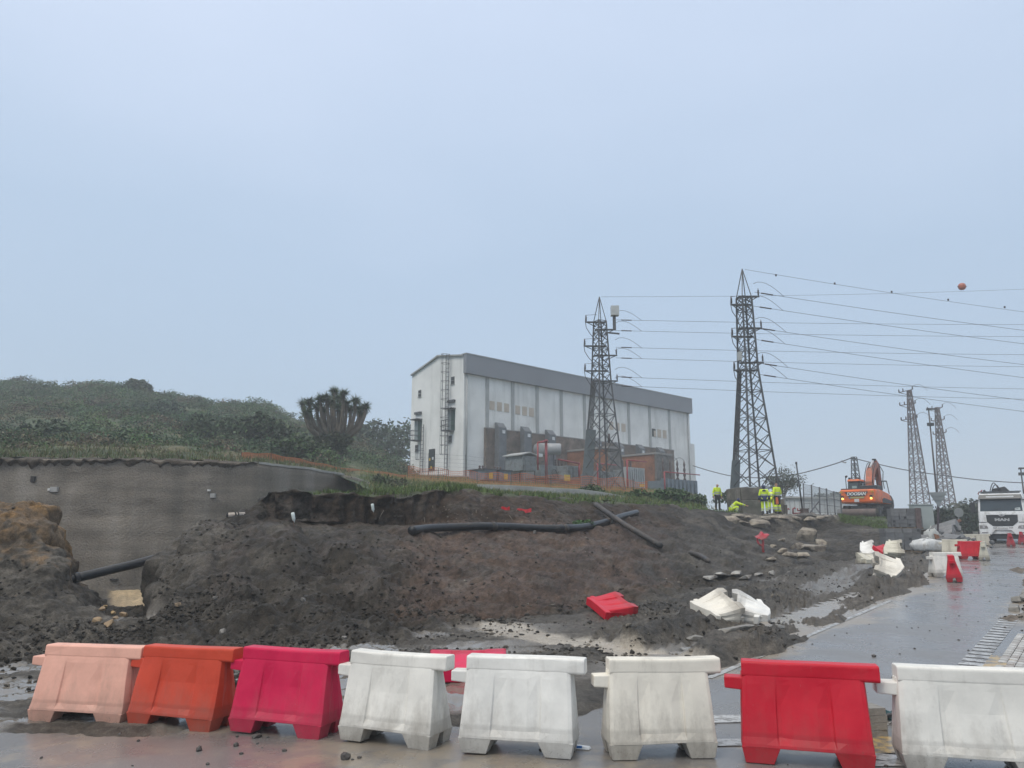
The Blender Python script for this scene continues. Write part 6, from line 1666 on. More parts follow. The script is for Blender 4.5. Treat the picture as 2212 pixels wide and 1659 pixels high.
# ================================================================== EXCAVATOR
ORG = mat('excavator_orange', (.78, .145, .022), .4, .10, 3, dirt=(.30, .16, .09), dirt_amt=.25, dirt_scale=2)
ORGD = mat('boom_orange', (.55, .12, .04), .5, .2, 3, dirt=(.25, .13, .09), dirt_amt=.5, dirt_scale=2)
BLK = mat('machine_black', (.022, .024, .027), .5, .3, 5)
RUB = mat('tyre_rubber', (.025, .025, .026), .8, .3, 8, .5, 20, dirt=(.10, .09, .07), dirt_amt=.4)
MUDM = mat('muddy_blade', (.115, .085, .075), .7, .3, 3, .4, 12)
GLS = mat('cab_glass', (.05, .065, .07), .08, .1, 2)
CHR = mat('pale_steel', (.45, .46, .47), .35)
LETW = mat('letter_white', (.75, .75, .74), .5)
LAMP = emit('tail_lamp', (1.0, .55, .12), 2.2)
def wheel(parent, x, y, r, w, nm='wheel'):
    t = MB().lathe((x - w/2, y, r), [(r*.6, 0), (r*.92, .01), (r, w*.15), (r, w*.85), (r*.92, w - .01), (r*.6, w)], 24, (1, 0, 0)).build(nm, RUB, parent, True)
    MB().lathe((x - w/2 - .01, y, r), [(r*.15, 0), (r*.55, .02), (r*.58, w*.5), (r*.55, w), (r*.15, w + .02)], 16, (1, 0, 0)).build('rim', STEELD, t, True)
    tr = MB()
    for k in range(18):
        a = k*math.pi/9; tr.bar((x - w*.48, y + r*1.0*math.cos(a), r + r*1.0*math.sin(a)), (x + w*.48, y + r*math.cos(a + .16), r + r*math.sin(a + .16)), .06, .05, up=(0, math.cos(a), math.sin(a)))
    tr.build('tread', RUB, t)
    return t
def excavator():
    g = P(1876, 1121, 62); h = -R(42)
    e = empty('excavator', g, h, 'orange wheeled excavator seen from behind with its boom raised', 'excavator'); e.scale = (1.09, 1.09, 1.0)
    for y in (-1.25, 1.45):
        for x in (-1.0, 1.0): wheel(e, x, y, .5, .48)
        MB().box(-.8, .8, y - .15, y + .15, .38, .66).build('axle', BLK, e)
    MB().box(-.55, .55, -1.9, 2.1, .55, 1.0).build('chassis', BLK, e, bevel=.04)
    MB().lathe((0, .1, .98), [(.7, 0), (.7, .2)], 20).build('slew_ring', BLK, e)
    # blade behind
    b = MB(); n = 6
    prof = [(-2.45 - .14*math.sin(i/n*math.pi), .12 + .62*i/n) for i in range(n+1)]; poly = [(-1.3, y, z) for y, z in prof] + [(-1.3, y + .08, z) for y, z in prof[::-1]]
    b.prism(poly, (2.6, 0, 0)).build('dozer_blade', MUDM, e)
    for x in (-.5, .5): MB().bar((x, -2.4, .4), (x, -1.5, .6), .14).build('blade_arm', BLK, e)
    # upper works
    cw = []
    for k in range(9):
        a = math.pi*k/8; cw.append((-1.25*math.copysign(abs(math.cos(a))**.28, math.cos(a)), -1.55 - .62*abs(math.sin(a))**.45))
    cw = [(1.25, -.7)] + [(-x, y) for x, y in cw] [::1] + [(-1.25, -.7)] if False else [(-1.25, -.7)] + cw + [(1.25, -.7)]
    b = MB(); ring = []
    for z, s in ((1.18, .93), (1.30, .985), (1.55, 1.0), (2.05, 1.0), (2.18, .985), (2.24, .94)): ring.append([(x*s, -.7 + (y + .7)*s, z) for x, y in cw])
    n = len(cw); vs_ = [q for r_ in ring for q in r_]; fs_ = [(k*n+i, k*n+(i+1) % n, (k+1)*n+(i+1) % n, (k+1)*n+i) for k in range(len(ring)-1) for i in range(n)] + [tuple(range(n))[::-1], tuple(range((len(ring)-1)*n, len(ring)*n))]
    c_o = b.add(vs_, fs_).build('counterweight', ORG, e, bevel=.02)
    MB().prism([(-.82, -2.19, 2.06), (.82, -2.19, 2.06), (.55, -2.19, 1.70), (-.55, -2.19, 1.70)], (0, -.02, 0)).build('name_panel', BLK, c_o)
    o = link('lettering', text_mesh('DOOSAN', .33, LETW, .006, .25, .012), c_o); o.location = (0, -2.222, 1.88); o.rotation_euler = (R(90), 0, 0); o.scale = (.92, 1, 1)
    MB().box(-.42, .52, -2.205, -2.17, 1.55, 1.665).build('plate_strip', mat('strip_cream', (.45, .40, .16), .5), c_o)
    MB().box(-.53, -.425, -2.205, -2.17, 1.55, 1.665).build('flag_sticker', mat('flag_blue', (.06, .15, .42), .5), c_o)
    MB().box(-.16, .16, -2.20, -2.17, 1.27, 1.50).build('number_plate', mat('notice_white', (.6, .62, .63), .6), c_o)
    for x in (-1.0, 1.0): MB().box(x-.15, x+.15, -2.13 if abs(x) > .9 else -2.2, -2.05, 1.98, 2.12).build('sticker', mat('sticker_yellow', (.5, .27, .03), .5), c_o)
    for x in (-.98, .98):
        l_o = MB().box(x-.09, x+.09, -2.17, -2.0, 1.55, 1.78).build('lamp_recess', BLK, c_o)
        MB().lathe((x, -2.19, 1.53), [(.02, 0), (.085, .01), (.085, .05)], 12, (0, 1, 0)).build('tail_lamp', LAMP, l_o, True)
    MB().box(-1.25, -.35, -.7, 1.35, 1.18, 1.75).build('left_side_panel', ORG, e, bevel=.05)
    s_o = MB().prism([(.55, -.69, 1.18), (.55, 1.45, 1.18), (.55, 1.62, 1.5), (.55, 1.2, 1.95), (.55, -.69, 2.22)], (.70, 0, 0)).build('right_side_panel', ORG, e, bevel=.04)
    MB().prism([(1.252, -.6, 1.22), (1.252, 1.4, 1.22), (1.252, 1.5, 1.45), (1.252, -.2, 1.62), (1.252, -.6, 1.5)], (.012, 0, 0)).build('black_stripe', BLK, s_o)
    MB().box(-1.15, 1.1, -1.9, -.5, 2.25, 2.34).build('engine_hood', BLK, e, bevel=.03)
    MB().box(-.30, .95, -.5, .6, 2.0, 2.62).build('hood_box', BLK, e, bevel=.06)
    for a, c in (((.65, .7, 2.2), (.65, .7, 3.0)), ((.65, .7, 3.0), (1.2, .9, 3.0)), ((1.2, .9, 3.0), (1.2, 1.3, 2.0)), ((1.2, -.2, 2.2), (1.2, -.2, 2.9)), ((1.2, -.2, 2.9), (1.2, .9, 2.95))): bar_h = MB().bar(a, c, .05).build('handrail', BLK, e)
    # cab
    cab = MB().hexa([(-1.22, -.35, 1.75), (-.28, -.35, 1.75), (-.28, 1.35, 1.75), (-1.22, 1.35, 1.75), (-1.16, -.28, 3.0), (-.34, -.28, 3.0), (-.34, 1.05, 3.0), (-1.16, 1.05, 3.0)]).build('cab', BLK, e, bevel=.05)
    MB().box(-1.12, -.40, -.365, -.33, 2.2, 2.85).build('rear_window', GLS, cab)
    MB().box(-.85, -.52, -.372, -.366, 2.35, 2.62).build('painted_window_reflection', mat('reflection_pale', (.30, .38, .36), .4), cab)  # pale patch on the glass: a reflection painted as colour
    MB().hexa([(-.292, -.2, 2.1), (-.285, -.2, 2.1), (-.285, 1.1, 2.1), (-.292, 1.1, 2.1), (-.325, -.2, 2.88), (-.318, -.2, 2.88), (-.318, .95, 2.88), (-.325, .95, 2.88)]).build('side_window', GLS, cab)
    MB().hexa([(-1.2, -.40, 2.99), (-.3, -.40, 2.99), (-.3, 1.15, 2.99), (-1.2, 1.15, 2.99), (-1.12, -.32, 3.16), (-.38, -.32, 3.16), (-.38, 1.0, 3.16), (-1.12, 1.0, 3.16)]).build('cab_roof', ORG, e, bevel=.04)
    for x, y in ((-1.02, -.25), (-.5, .2)): MB().box(x-.07, x+.07, y-.06, y+.06, 3.165, 3.30).build('work_lamp', BLK, cab)
    MB().bar((-1.24, -.42, 2.2), (-1.24, -.42, 3.45), .045).bar((-1.24, -.42, 3.3), (-1.12, -.42, 3.45), .10).build('mirror_mast', BLK, e)
    # boom: box section rising, knee, then the stick coming down in front
    def boxsec(name, pts, ws, hs, m_):
        b = MB(); rings = []
        P_ = [Vector(p) for p in pts]
        for i, p in enumerate(P_):
            d = (P_[min(i+1, len(P_)-1)] - P_[max(i-1, 0)]).normalized(); sx = Vector((1, 0, 0)); up = sx.cross(d).normalized()
            rings.append([p - sx*ws[i]/2 - up*hs[i]/2, p + sx*ws[i]/2 - up*hs[i]/2, p + sx*ws[i]/2 + up*hs[i]/2, p - sx*ws[i]/2 + up*hs[i]/2])
        vs_ = [q for r_ in rings for q in r_]; fs_ = [(4*k+i, 4*k+(i+1) % 4, 4*k+4+(i+1) % 4, 4*k+4+i) for k in range(len(rings)-1) for i in range(4)] + [(3, 2, 1, 0), tuple(range(4*len(rings)-4, 4*len(rings)))]
        return b.add(vs_, fs_).build(name, m_, e, bevel=.02)
    boxsec('boom', [(.12, .55, 2.0), (.12, .62, 2.9), (.12, .95, 3.7), (.12, 1.6, 4.25), (.12, 2.35, 4.5)], [.42, .46, .46, .42, .38], [.45, .60, .66, .55, .36], ORGD)
    boxsec('stick', [(.12, 2.05, 4.72), (.12, 2.45, 4.35), (.12, 2.75, 3.2), (.12, 2.85, 1.9)], [.32, .36, .32, .26], [.3, .62, .42, .26], mat('stick_brown', (.24, .06, .035), .55, .25, 3))
    MB().tube([(.12, .95, 2.1), (.12, 1.35, 3.3)], .085, 10).build('lift_cylinder', ORGD, e, True); MB().tube([(.12, 1.35, 3.3), (.12, 1.5, 3.8)], .05, 10).build('lift_rod', CHR, e, True)
    MB().tube([(.12, 1.0, 4.15), (.12, 1.75, 4.72)], .09, 10).build('stick_cylinder', CHR, e, True)
    MB().tube([(.12, 2.75, 4.2), (.12, 3.1, 2.9)], .07, 10).build('bucket_cylinder', ORGD, e, True); MB().tube([(.12, 3.1, 2.9), (.12, 3.15, 2.2)], .045, 8).build('bucket_rod', CHR, e, True)
    for x in (-.15, .0, .30, .42):
        MB().tube([(x, .5, 2.2), (x - .05, .45, 3.2), (x, .75, 3.95), (x, 1.25, 4.45), (x, 1.7, 4.6)], .028, 5).build('hydraulic_hose', BLK, e, True)
    MB().tube([(.34, 2.5, 4.4), (.45, 2.9, 3.9), (.36, 2.95, 3.2), (.40, 3.0, 2.5)], .03, 5).build('hydraulic_hose', BLK, e, True)
    MB().tube([(.12, 1.4, 3.5), (.15, 1.9, 3.2), (.15, 2.4, 3.7)], .03, 5).build('hydraulic_hose', BLK, e, True)
    MB().box(.0, .24, 1.95, 2.2, 4.72, 4.92).build('stick_head', BLK, e)
    bp = [(2.75, 1.95), (3.15, 1.9), (3.6, 1.55), (3.65, 1.1), (3.35, .75), (2.95, .7), (3.25, 1.0), (3.35, 1.3), (3.2, 1.55), (2.8, 1.6)]
    MB().prism([(-.5, y, z) for y, z in bp], (1.3, 0, 0)).build('bucket', mat('bucket_steel', (.07, .065, .055), .6, .3, 4), e)
    return e
excavator()

# ================================================================== CRANE TRUCK
def truck():
    g = ground_ray(2171, 1174); g.z = float(zflat(g.x, g.y)) + .015
    e = empty('crane_truck', g, -R(37.2), 'white truck facing the camera with a folded loading crane behind the cab', 'truck')
    WHT = mat('truck_white', (.74, .75, .75), .35, .06, 3, dirt=(.35, .33, .30), dirt_amt=.25, dirt_scale=2)
    WG_ = mat('windscreen', (.045, .06, .07), .06, .1, 2)
    # cab shell (front at y=0, back at y=2.2)
    sect = [(.55, -.02, 1.22), (1.05, -.05, 1.25), (1.75, -.03, 1.25), (2.0, .02, 1.24), (2.75, .20, 1.19), (3.0, .32, 1.13), (3.08, .50, 1.05)]
    b = MB(); vs_ = []
    for z, y, w in sect: vs_ += [(-w + .08, y, z), (w - .08, y, z), (w, y + .10, z), (w, 2.2, z), (-w, 2.2, z), (-w, y + .10, z)]
    fs_ = [(6*k+i, 6*k+(i+1) % 6, 6*k+6+(i+1) % 6, 6*k+6+i) for k in range(len(sect)-1) for i in range(6)] + [(5, 4, 3, 2, 1, 0), tuple(range(6*len(sect)-6, 6*len(sect)))]
    cab = b.add(vs_, fs_).build('cab', WHT, e, bevel=.03)
    MB().hexa([(-1.10, .045, 1.93), (1.10, .045, 1.93), (1.10, .09, 1.93), (-1.10, .09, 1.93), (-1.06, .185, 2.68), (1.06, .185, 2.68), (1.06, .23, 2.68), (-1.06, .23, 2.68)]).add([(-1.11, -.0, 1.92), (1.11, -.0, 1.92), (1.06, .165, 2.70), (-1.06, .165, 2.70)], [(0, 1, 2, 3)]).build('windscreen', WG_, cab)
    MB().add([(.70, -.006, 1.97), (1.0, -.006, 1.98), (.98, .03, 2.14), (.72, .025, 2.10)], [(0, 1, 2, 3)]).build('paper', mat('paper_white', (.45, .5, .5), .5), cab)
    for x in (-.5, .45): MB().bar((x, -.02, 1.96), (x + .45, .02, 2.08), .025).build('wiper', BLK, cab)
    sv = MB().hexa([(-1.14, -.06, 2.66), (1.14, -.06, 2.66), (1.14, .25, 2.70), (-1.14, .25, 2.70), (-1.10, .05, 2.92), (1.10, .05, 2.92), (1.10, .32, 2.94), (-1.10, .32, 2.94)]).build('sun_visor', mat('visor_dark', (.025, .032, .036), .35), e, bevel=.02)
    MB().add([(-.72, -.028, 2.755), (.72, -.028, 2.755), (.72, .008, 2.84), (-.72, .008, 2.84)], [(0, 1, 2, 3)]).build('banner', mat('banner_pale', (.40, .43, .44), .5, .5, 30), sv)
    MB().box(-1.05, 1.05, .3, 1.9, 3.07, 3.12).build('roof', WHT, e, bevel=.02)
    MB().bar((-1.12, .3, 3.12), (1.12, .3, 3.12), .05).build('roof_bar', STEELD, e)
    # grille, badge, lettering
    gr = MB().prism([(-.82, -.055, 1.70), (.82, -.055, 1.70), (.80, -.055, 1.28), (.50, -.055, 1.02), (-.50, -.055, 1.02), (-.80, -.055, 1.28)], (0, -.03, 0)).build('grille', BLK, e)
    for k in range(4): MB().box(-.70 + .05*k, .70 - .05*k, -.096, -.086, 1.50 - .12*k, 1.52 - .12*k).build('grille_slat', STEELD, gr)
    o = link('lettering', text_mesh('MAN', .24, CHR, .01, 0, .012), gr); o.location = (0, -.10, 1.40); o.rotation_euler = (R(90), 0, 0); o.scale = (1.45, .9, 1)
    bd = MB().lathe((0, -.085, 1.68), [(.16, 0), (.16, .02), (.13, .03)], 20, (0, -1, 0)).build('badge', CHR, e, True); bd.scale = (1, 1, .55); bd.location.z = 1.68*.45
    MB().box(-.05, .05, -.13, -.117, 1.66, 1.71).build('badge_emblem', BLK, e)
    MB().box(-1.24, -.84, -.075, -.05, 1.235, 1.265).build('panel_gap', BLK, e); MB().box(.84, 1.24, -.075, -.05, 1.235, 1.265).build('panel_gap', BLK, e)
    # bumper with lamps
    bu = MB().prism([(-1.25, -.12, 1.20), (-.80, -.12, 1.20), (-.52, -.12, .98), (.52, -.12, .98), (.80, -.12, 1.20), (1.25, -.12, 1.20), (1.25, -.12, .52), (.62, -.12, .52), (.42, -.12, .78), (-.42, -.12, .78), (-.62, -.12, .52), (-1.25, -.12, .52)], (0, .25, 0)).build('bumper', WHT, e, bevel=.02)
    for s in (-1, 1):
        hl = MB().hexa([(s*.76, -.135, .88), (s*1.22, -.135, .86), (s*1.22, -.05, .86), (s*.76, -.05, .88), (s*.82, -.135, 1.05), (s*1.22, -.135, 1.08), (s*1.22, -.05, 1.08), (s*.82, -.05, 1.05)]).build('headlight', mat('lamp_glass', (.24, .23, .23), .12), bu)
        MB().lathe((s*1.0, -.137, .965), [(.06, 0), (.06, .01)], 12, (0, -1, 0)).build('lens', CHR, hl)
        MB().box(min(s*.82, s*1.12), max(s*.82, s*1.12), -.132, -.12, .60, .645).build('fog_slot', BLK, bu)
        MB().box(min(s*.30, s*.52), max(s*.30, s*.52), -.132, -.12, .90, .935).build('air_slot', BLK, bu)
        m_o = MB().box(min(s*1.36, s*1.60), max(s*1.36, s*1.60), .0, .14, 1.85, 2.48).build('mirror', BLK, e, bevel=.03)
        MB().bar((s*1.15, .15, 2.62), (s*1.45, .08, 2.50), .05).bar((s*1.2, .15, 1.95), (s*1.45, .08, 1.9), .05).build('mirror_arm', BLK, m_o)
        MB().bar((s*1.26, .25, 2.65), (s*1.26, .35, 1.9), .04).build('grab_handle', BLK, e)
        wheel(e, s*1.0, .95, .52, .33); wheel(e, s*1.0, 4.2, .52, .33)
    MB().box(-.26, .26, -.14, -.125, .84, .95).build('number_plate', mat('plate_grey', (.45, .45, .45), .5, .3, 20), bu)
    MB().box(-1.15, 1.15, .1, 1.6, .25, .55).build('underrun', BLK, e)
    MB().box(-1.1, 1.1, .12, 6.5, .56, .9).build('chassis', BLK, e)
    MB().box(-1.22, 1.22, 3.2, 8.0, 1.1, 1.25).build('load_bed', STEELD, e)
    MB().box(-1.22, -1.17, 3.2, 8.0, 1.25, 1.85).build('dropside', WHT, e); MB().box(1.17, 1.22, 3.2, 8.0, 1.25, 1.85).build('dropside', WHT, e)
    # folded crane behind the cab
    MB().box(-.3, .3, 2.3, 2.9, .9, 2.9).build('crane_post', BLK, e, bevel=.04)
    MB().prism([(-.72, 2.4, 2.95), (-.55, 2.4, 3.40), (.12, 2.4, 3.52), (.50, 2.4, 3.05), (.30, 2.4, 2.9)], (0, .5, 0)).build('crane_arm', BLK, e, bevel=.02)
    for k in range(2): MB().tube([(-.70 + .09*k + .52*t, 2.35, 3.15 + (.62 - .12*k)*math.sin(math.pi*min(1, t*.95 + .03))) for t in np.linspace(0, 1, 10)], .03, 6).build('crane_hose', BLK, e, True)
    MB().prism([(-1.08, 2.4, 2.95), (-1.08, 2.4, 3.32), (-1.0, 2.4, 3.34), (-.85, 2.4, 3.12), (-.62, 2.4, 2.95)], (0, .35, 0)).build('crane_tip', BLK, e)
    MB().tube([(-1.12, 2.4, 3.34), (-1.2, 2.4, 3.24), (-1.30, 2.4, 3.20), (-1.38, 2.4, 3.10), (-1.32, 2.4, 3.0), (-1.22, 2.4, 3.03)], .035, 6).build('crane_hook', REDP, e, True)
    return e
truck()
# ================================================================== WORKERS
SKIN = mat('skin', (.42, .24, .17), .55)
HIV = mat('hi_vis_yellow', (.62, .80, .02), .6, .08, 6)
NAVY = mat('navy_cloth', (.018, .028, .085), .8, .2, 6)
BLKC = mat('dark_cloth', (.018, .020, .026), .8, .2, 6)
REFL = mat('reflective_band', (.42, .44, .42), .35)
BOOT = mat('boot_black', (.02, .018, .016), .6)
def skin_obj(name, J, edges, m_, parent, sub=2):
    names = list(J); me = bpy.data.meshes.new(name); me.from_pydata([J[n][0] for n in names], [(names.index(a), names.index(b)) for a, b in edges], [])
    o = link(name, me, parent); me.materials.append(m_)
    me.skin_vertices or me.skin_vertices
    if not me.skin_vertices:
        bm = bmesh.new(); bm.from_mesh(me); bm.verts.layers.skin.verify(); bm.to_mesh(me); bm.free()
    for i, n in enumerate(names):
        r = J[n][1]; sv = me.skin_vertices[0].data[i]; sv.radius = r if isinstance(r, tuple) else (r, r); sv.use_root = (i == 0)
    mo = o.modifiers.new('skin', 'SKIN'); mo.use_smooth_shade = True
    sb = o.modifiers.new('sub', 'SUBSURF'); sb.levels = 1; sb.render_levels = sub
    return o
def person(label, loc, rz, pose, jacket, trousers, head='bare', lower=None, boots=BOOT, scale=1.0, bands=True, jacket_low=None, bag=None):
    e = empty('person', loc, rz, label, 'person', 'workers in hi-vis on the bank'); e.scale = (scale,)*3
    J = {k: Vector(v) for k, v in pose.items()}
    def mid(a, b, t=.5): return J[a].lerp(J[b], t)
    B = {'pelvis': (J['pelvis'], (.13, .10)), 'waist': (mid('pelvis', 'chest', .5), (.12, .09)), 'chest': (J['chest'], (.15, .10)), 'neck': (J['neck'], .055), 'chin': (J['neck'].lerp(J['head'], .55), (.065, .07)), 'head': (J['head'], (.078, .095)), 'crown': (J['head'] + (J['head'] - J['neck']).normalized()*.075, (.06, .075))}
    E = [('pelvis', 'waist'), ('waist', 'chest'), ('chest', 'neck'), ('neck', 'chin'), ('chin', 'head'), ('head', 'crown')]
    for s in 'lr':
        B.update({'sho'+s: (J['sho'+s], .062), 'elb'+s: (J['elb'+s], .045), 'wri'+s: (J['wri'+s], .03), 'hip'+s: (J['hip'+s], .088), 'kne'+s: (J['kne'+s], .06), 'ank'+s: (J['ank'+s], .042), 'toe'+s: (J['toe'+s], (.04, .03))})
        E += [('chest', 'sho'+s), ('sho'+s, 'elb'+s), ('elb'+s, 'wri'+s), ('pelvis', 'hip'+s), ('hip'+s, 'kne'+s), ('kne'+s, 'ank'+s), ('ank'+s, 'toe'+s)]
        f = (J['wri'+s] - J['elb'+s]).normalized(); sd = f.cross(Vector((0, 1, 0))); sd = sd.normalized() if sd.length > .1 else Vector((1, 0, 0)); cu = f.cross(sd)
        B['palm'+s] = (J['wri'+s] + f*.055, (.03, .018)); E.append(('wri'+s, 'palm'+s))
        for k, (o_, ln) in enumerate(((-.027, .075), (-.009, .088), (.009, .084), (.027, .066))):
            B['k%d%s' % (k, s)] = (J['wri'+s] + f*.095 + sd*o_, .0095); B['f%d%s' % (k, s)] = (J['wri'+s] + f*(.095 + ln*.75) + sd*o_*1.15 + cu*.025, .008)
            E += [('palm'+s, 'k%d%s' % (k, s)), ('k%d%s' % (k, s), 'f%d%s' % (k, s))]
        B['t'+s] = (J['wri'+s] + f*.075 - sd*.055 + cu*.01, .010); E.append(('palm'+s, 't'+s))
    body = skin_obj('body', B, E, SKIN, e)
    # face
    hd = J['head']; fw = Vector(pose.get('look', (0, -1, -.15))).normalized(); rt = fw.cross(Vector((0, 0, 1))).normalized(); up = rt.cross(fw)
    MB().rock(tuple(hd + fw*.098 - up*.015), .014, .02, .024, 1, 1, .05).build('nose', SKIN, e, True)
    for s in (-1, 1):
        MB().rock(tuple(hd + fw*.085 + rt*s*.033 + up*.02), .012, .008, .008, 2, 1, 0).build('eye', BLKC, e, True); MB().rock(tuple(hd + rt*s*.082), .014, .022, .032, 3, 1, .05).build('ear', SKIN, e, True)
    MB().rock(tuple(hd + fw*.082 - up*.055), .026, .008, .008, 4, 1, 0).build('mouth', mat('lips', (.25, .10, .08), .6), e, True)
    # jacket
    A = {'pelvis': (mid('pelvis', 'chest', .02), (.185, .14)), 'waist': (mid('pelvis', 'chest', .5), (.17, .135)), 'chest': (J['chest'], (.19, .14)), 'collar': (J['chest'].lerp(J['neck'], .85), (.085, .085))}
    AE = [('pelvis', 'waist'), ('waist', 'chest'), ('chest', 'collar')]
    for s in 'lr':
        A.update({'sho'+s: (J['sho'+s], .088), 'elb'+s: (J['elb'+s], .072), 'wri'+s: (mid('elb'+s, 'wri'+s, .92), .055)}); AE += [('chest', 'sho'+s), ('sho'+s, 'elb'+s), ('elb'+s, 'wri'+s)]
    jk = skin_obj('jacket', A, AE, jacket, e)
    ax = (J['chest'] - J['pelvis']).normalized()
    def ring(c, ax, rx, ry, m_, nm, par, h=.055):
        r0 = Vector((1, 0, 0)) - ax*ax.x; r0.normalize(); r1 = ax.cross(r0)
        vs_ = [c + ax*z + r0*rx*math.cos(a) + r1*ry*math.sin(a) for z in (-h/2, h/2) for a in np.linspace(0, 2*math.pi, 16, False)]
        return MB().add(vs_, [(i, (i+1) % 16, 16+(i+1) % 16, 16+i) for i in range(16)]).build(nm, m_, par, True)
    if bands:
        for t in (.18, .55): ring(mid('pelvis', 'chest', t), ax, .205, .165, REFL, 'reflective_band', jk)
        for s in 'lr': ring(mid('elb'+s, 'wri'+s, .35), (J['wri'+s]-J['elb'+s]).normalized(), .078, .078, REFL, 'sleeve_band', jk)
    if jacket_low:
        MB().tube([mid('pelvis', 'chest', .42), mid('pelvis', 'chest', .2), mid('pelvis', 'chest', -.1), mid('pelvis', 'chest', -.48)], [.175, .195, .21, .22], 14).build('jacket_hem', jacket_low, e, True)
        MB().tube([mid('chest', 'neck', .25), mid('chest', 'neck', .75)], [.17, .11], 12).build('jacket_yoke', jacket_low, e, True)
        for s in 'lr': MB().tube([mid('elb'+s, 'wri'+s, -.02), mid('elb'+s, 'wri'+s, .95)], [.088, .072], 10).build('cuff', jacket_low, e, True)
    # trousers
    T = {'pelvis': (J['pelvis'], (.165, .13))}; TE = []
    for s in 'lr':
        T.update({'hip'+s: (J['hip'+s], .108), 'kne'+s: (J['kne'+s], .082), 'ank'+s: (mid('kne'+s, 'ank'+s, .95), .075)}); TE += [('pelvis', 'hip'+s), ('hip'+s, 'kne'+s), ('kne'+s, 'ank'+s)]
    tr = skin_obj('trousers', T, TE, trousers, e)
    for s in 'lr':
        if lower: MB().tube([mid('kne'+s, 'ank'+s, .0), mid('kne'+s, 'ank'+s, .9)], [.098, .09], 10).build('gaiter', lower, e, True)
        if trousers is HIV or lower:
            for t in (.35, .6): ring(mid('kne'+s, 'ank'+s, t), (J['kne'+s]-J['ank'+s]).normalized(), .098, .098, REFL, 'leg_band', tr)
        MB().tube([J['ank'+s] + Vector((0, 0, .16)), J['ank'+s] + Vector((0, 0, .02)), J['ank'+s] + Vector((0, 0, -.03))], [.07, .068, .06], 10).tube([J['ank'+s] + Vector((0, .06, -.035)), J['ank'+s].lerp(J['toe'+s], .6) + Vector((0, 0, .005)), J['toe'+s] + (J['toe'+s] - J['ank'+s]).normalized()*.04], [.058, .06, .042], 10).build('boot', boots, e, True)
    hu = (J['head'] - J['neck']).normalized()
    if head == 'hood' or head == 'cap':
        skin_obj('hood', {'a': (J['neck'].lerp(J['head'], -.1), (.11, .11)), 'b': (J['head'] - fw*.03, (.115, .125)), 'c': (J['head'] + hu*.09 - fw*.02, (.085, .095))}, [('a', 'b'), ('b', 'c')], NAVY, e)
    elif head == 'hair':
        skin_obj('hair', {'b': (J['head'] + hu*.03 - fw*.02, (.09, .10)), 'c': (J['head'] + hu*.085 - fw*.01, (.07, .085))}, [('b', 'c')], BLKC, e)
    elif head == 'grey':
        skin_obj('hair', {'b': (J['head'] + hu*.02 - fw*.035, (.083, .085)), 'c': (J['head'] + hu*.075 - fw*.03, (.06, .065))}, [('b', 'c')], mat('grey_hair', (.30, .24, .21), .8), e)
    if bag: MB().hexa([(.10, .12, .55), (.26, .12, .52), (.26, .22, .52), (.10, .22, .55), (.12, .12, .92), (.24, .12, .92), (.24, .2, .92), (.12, .2, .92)]).build('bag', bag, e, bevel=.03)
    return e
STAND = dict(pelvis=(0, 0, .98), chest=(0, 0, 1.34), neck=(0, -.01, 1.52), head=(0, -.02, 1.66), shol=(-.19, 0, 1.44), shor=(.19, 0, 1.44), elbl=(-.27, .03, 1.15), elbr=(.27, .03, 1.15), wril=(-.28, -.05, .90), wrir=(.28, -.05, .90),
             hipl=(-.10, 0, .92), hipr=(.10, 0, .92), knel=(-.12, -.02, .50), kner=(.12, -.02, .50), ankl=(-.13, .02, .09), ankr=(.13, .02, .09), toel=(-.15, -.15, .04), toer=(.15, -.15, .04), look=(.1, -1, -.35))
STAND_LOOKDOWN = dict(STAND, head=(.02, -.06, 1.64))
CROUCH = dict(pelvis=(0, .10, .38), chest=(0, -.18, .66), neck=(0, -.30, .80), head=(0, -.40, .90), shol=(-.18, -.20, .73), shor=(.18, -.20, .73), elbl=(-.17, -.50, .62), elbr=(.17, -.50, .62), wril=(-.10, -.76, .55), wrir=(.10, -.76, .55),
              hipl=(-.11, .08, .35), hipr=(.11, .08, .35), knel=(-.15, -.32, .50), kner=(.15, -.32, .50), ankl=(-.14, -.12, .09), ankr=(.14, -.12, .09), toel=(-.16, -.30, .04), toer=(.16, -.30, .04), look=(0, -1, -.5))
BEND = dict(STAND, chest=(0, -.22, 1.20), neck=(0, -.36, 1.28), head=(0, -.46, 1.33), shol=(-.19, -.26, 1.26), shor=(.19, -.26, 1.26), elbl=(-.2, -.4, .98), elbr=(.2, -.4, .98), wril=(-.1, -.5, .75), wrir=(.1, -.5, .75), look=(0, -.6, -1))
def feet(X, Y, d):
    q = P(X, Y, d); q.z = max(ground_z(q.x, q.y), hill_z(q.x, q.y)) ; return q
person('worker with a shaved head standing in a yellow hi-vis jacket and dark trousers', P(1551, 1102, 52), R(10), STAND_LOOKDOWN, HIV, BLKC, 'grey')
person('crouching worker in hi-vis yellow reaching towards the concrete block', P(1584, 1112, 48.5), R(78), CROUCH, HIV, HIV, 'hood', scale=1.02)
person('worker seen from behind with a blue hood and yellow hi-vis trousers', P(1653, 1113, 46.5), R(172), STAND, HIV, HIV, 'hood', jacket_low=NAVY, scale=1.02)
person('worker bending over, half hidden behind the blue-hooded one', P(1668, 1109, 48.0), R(150), BEND, HIV, HIV, 'hair', scale=.98)
person('dark-haired worker in a hi-vis top and dark trousers with an orange bag', P(1681, 1110, 46.8), R(205), dict(STAND, wril=(-.12, -.2, 1.0)), HIV, BLKC, 'hair', lower=HIV, bag=mat('bag_orange', (.60, .13, .03), .6), scale=1.06)
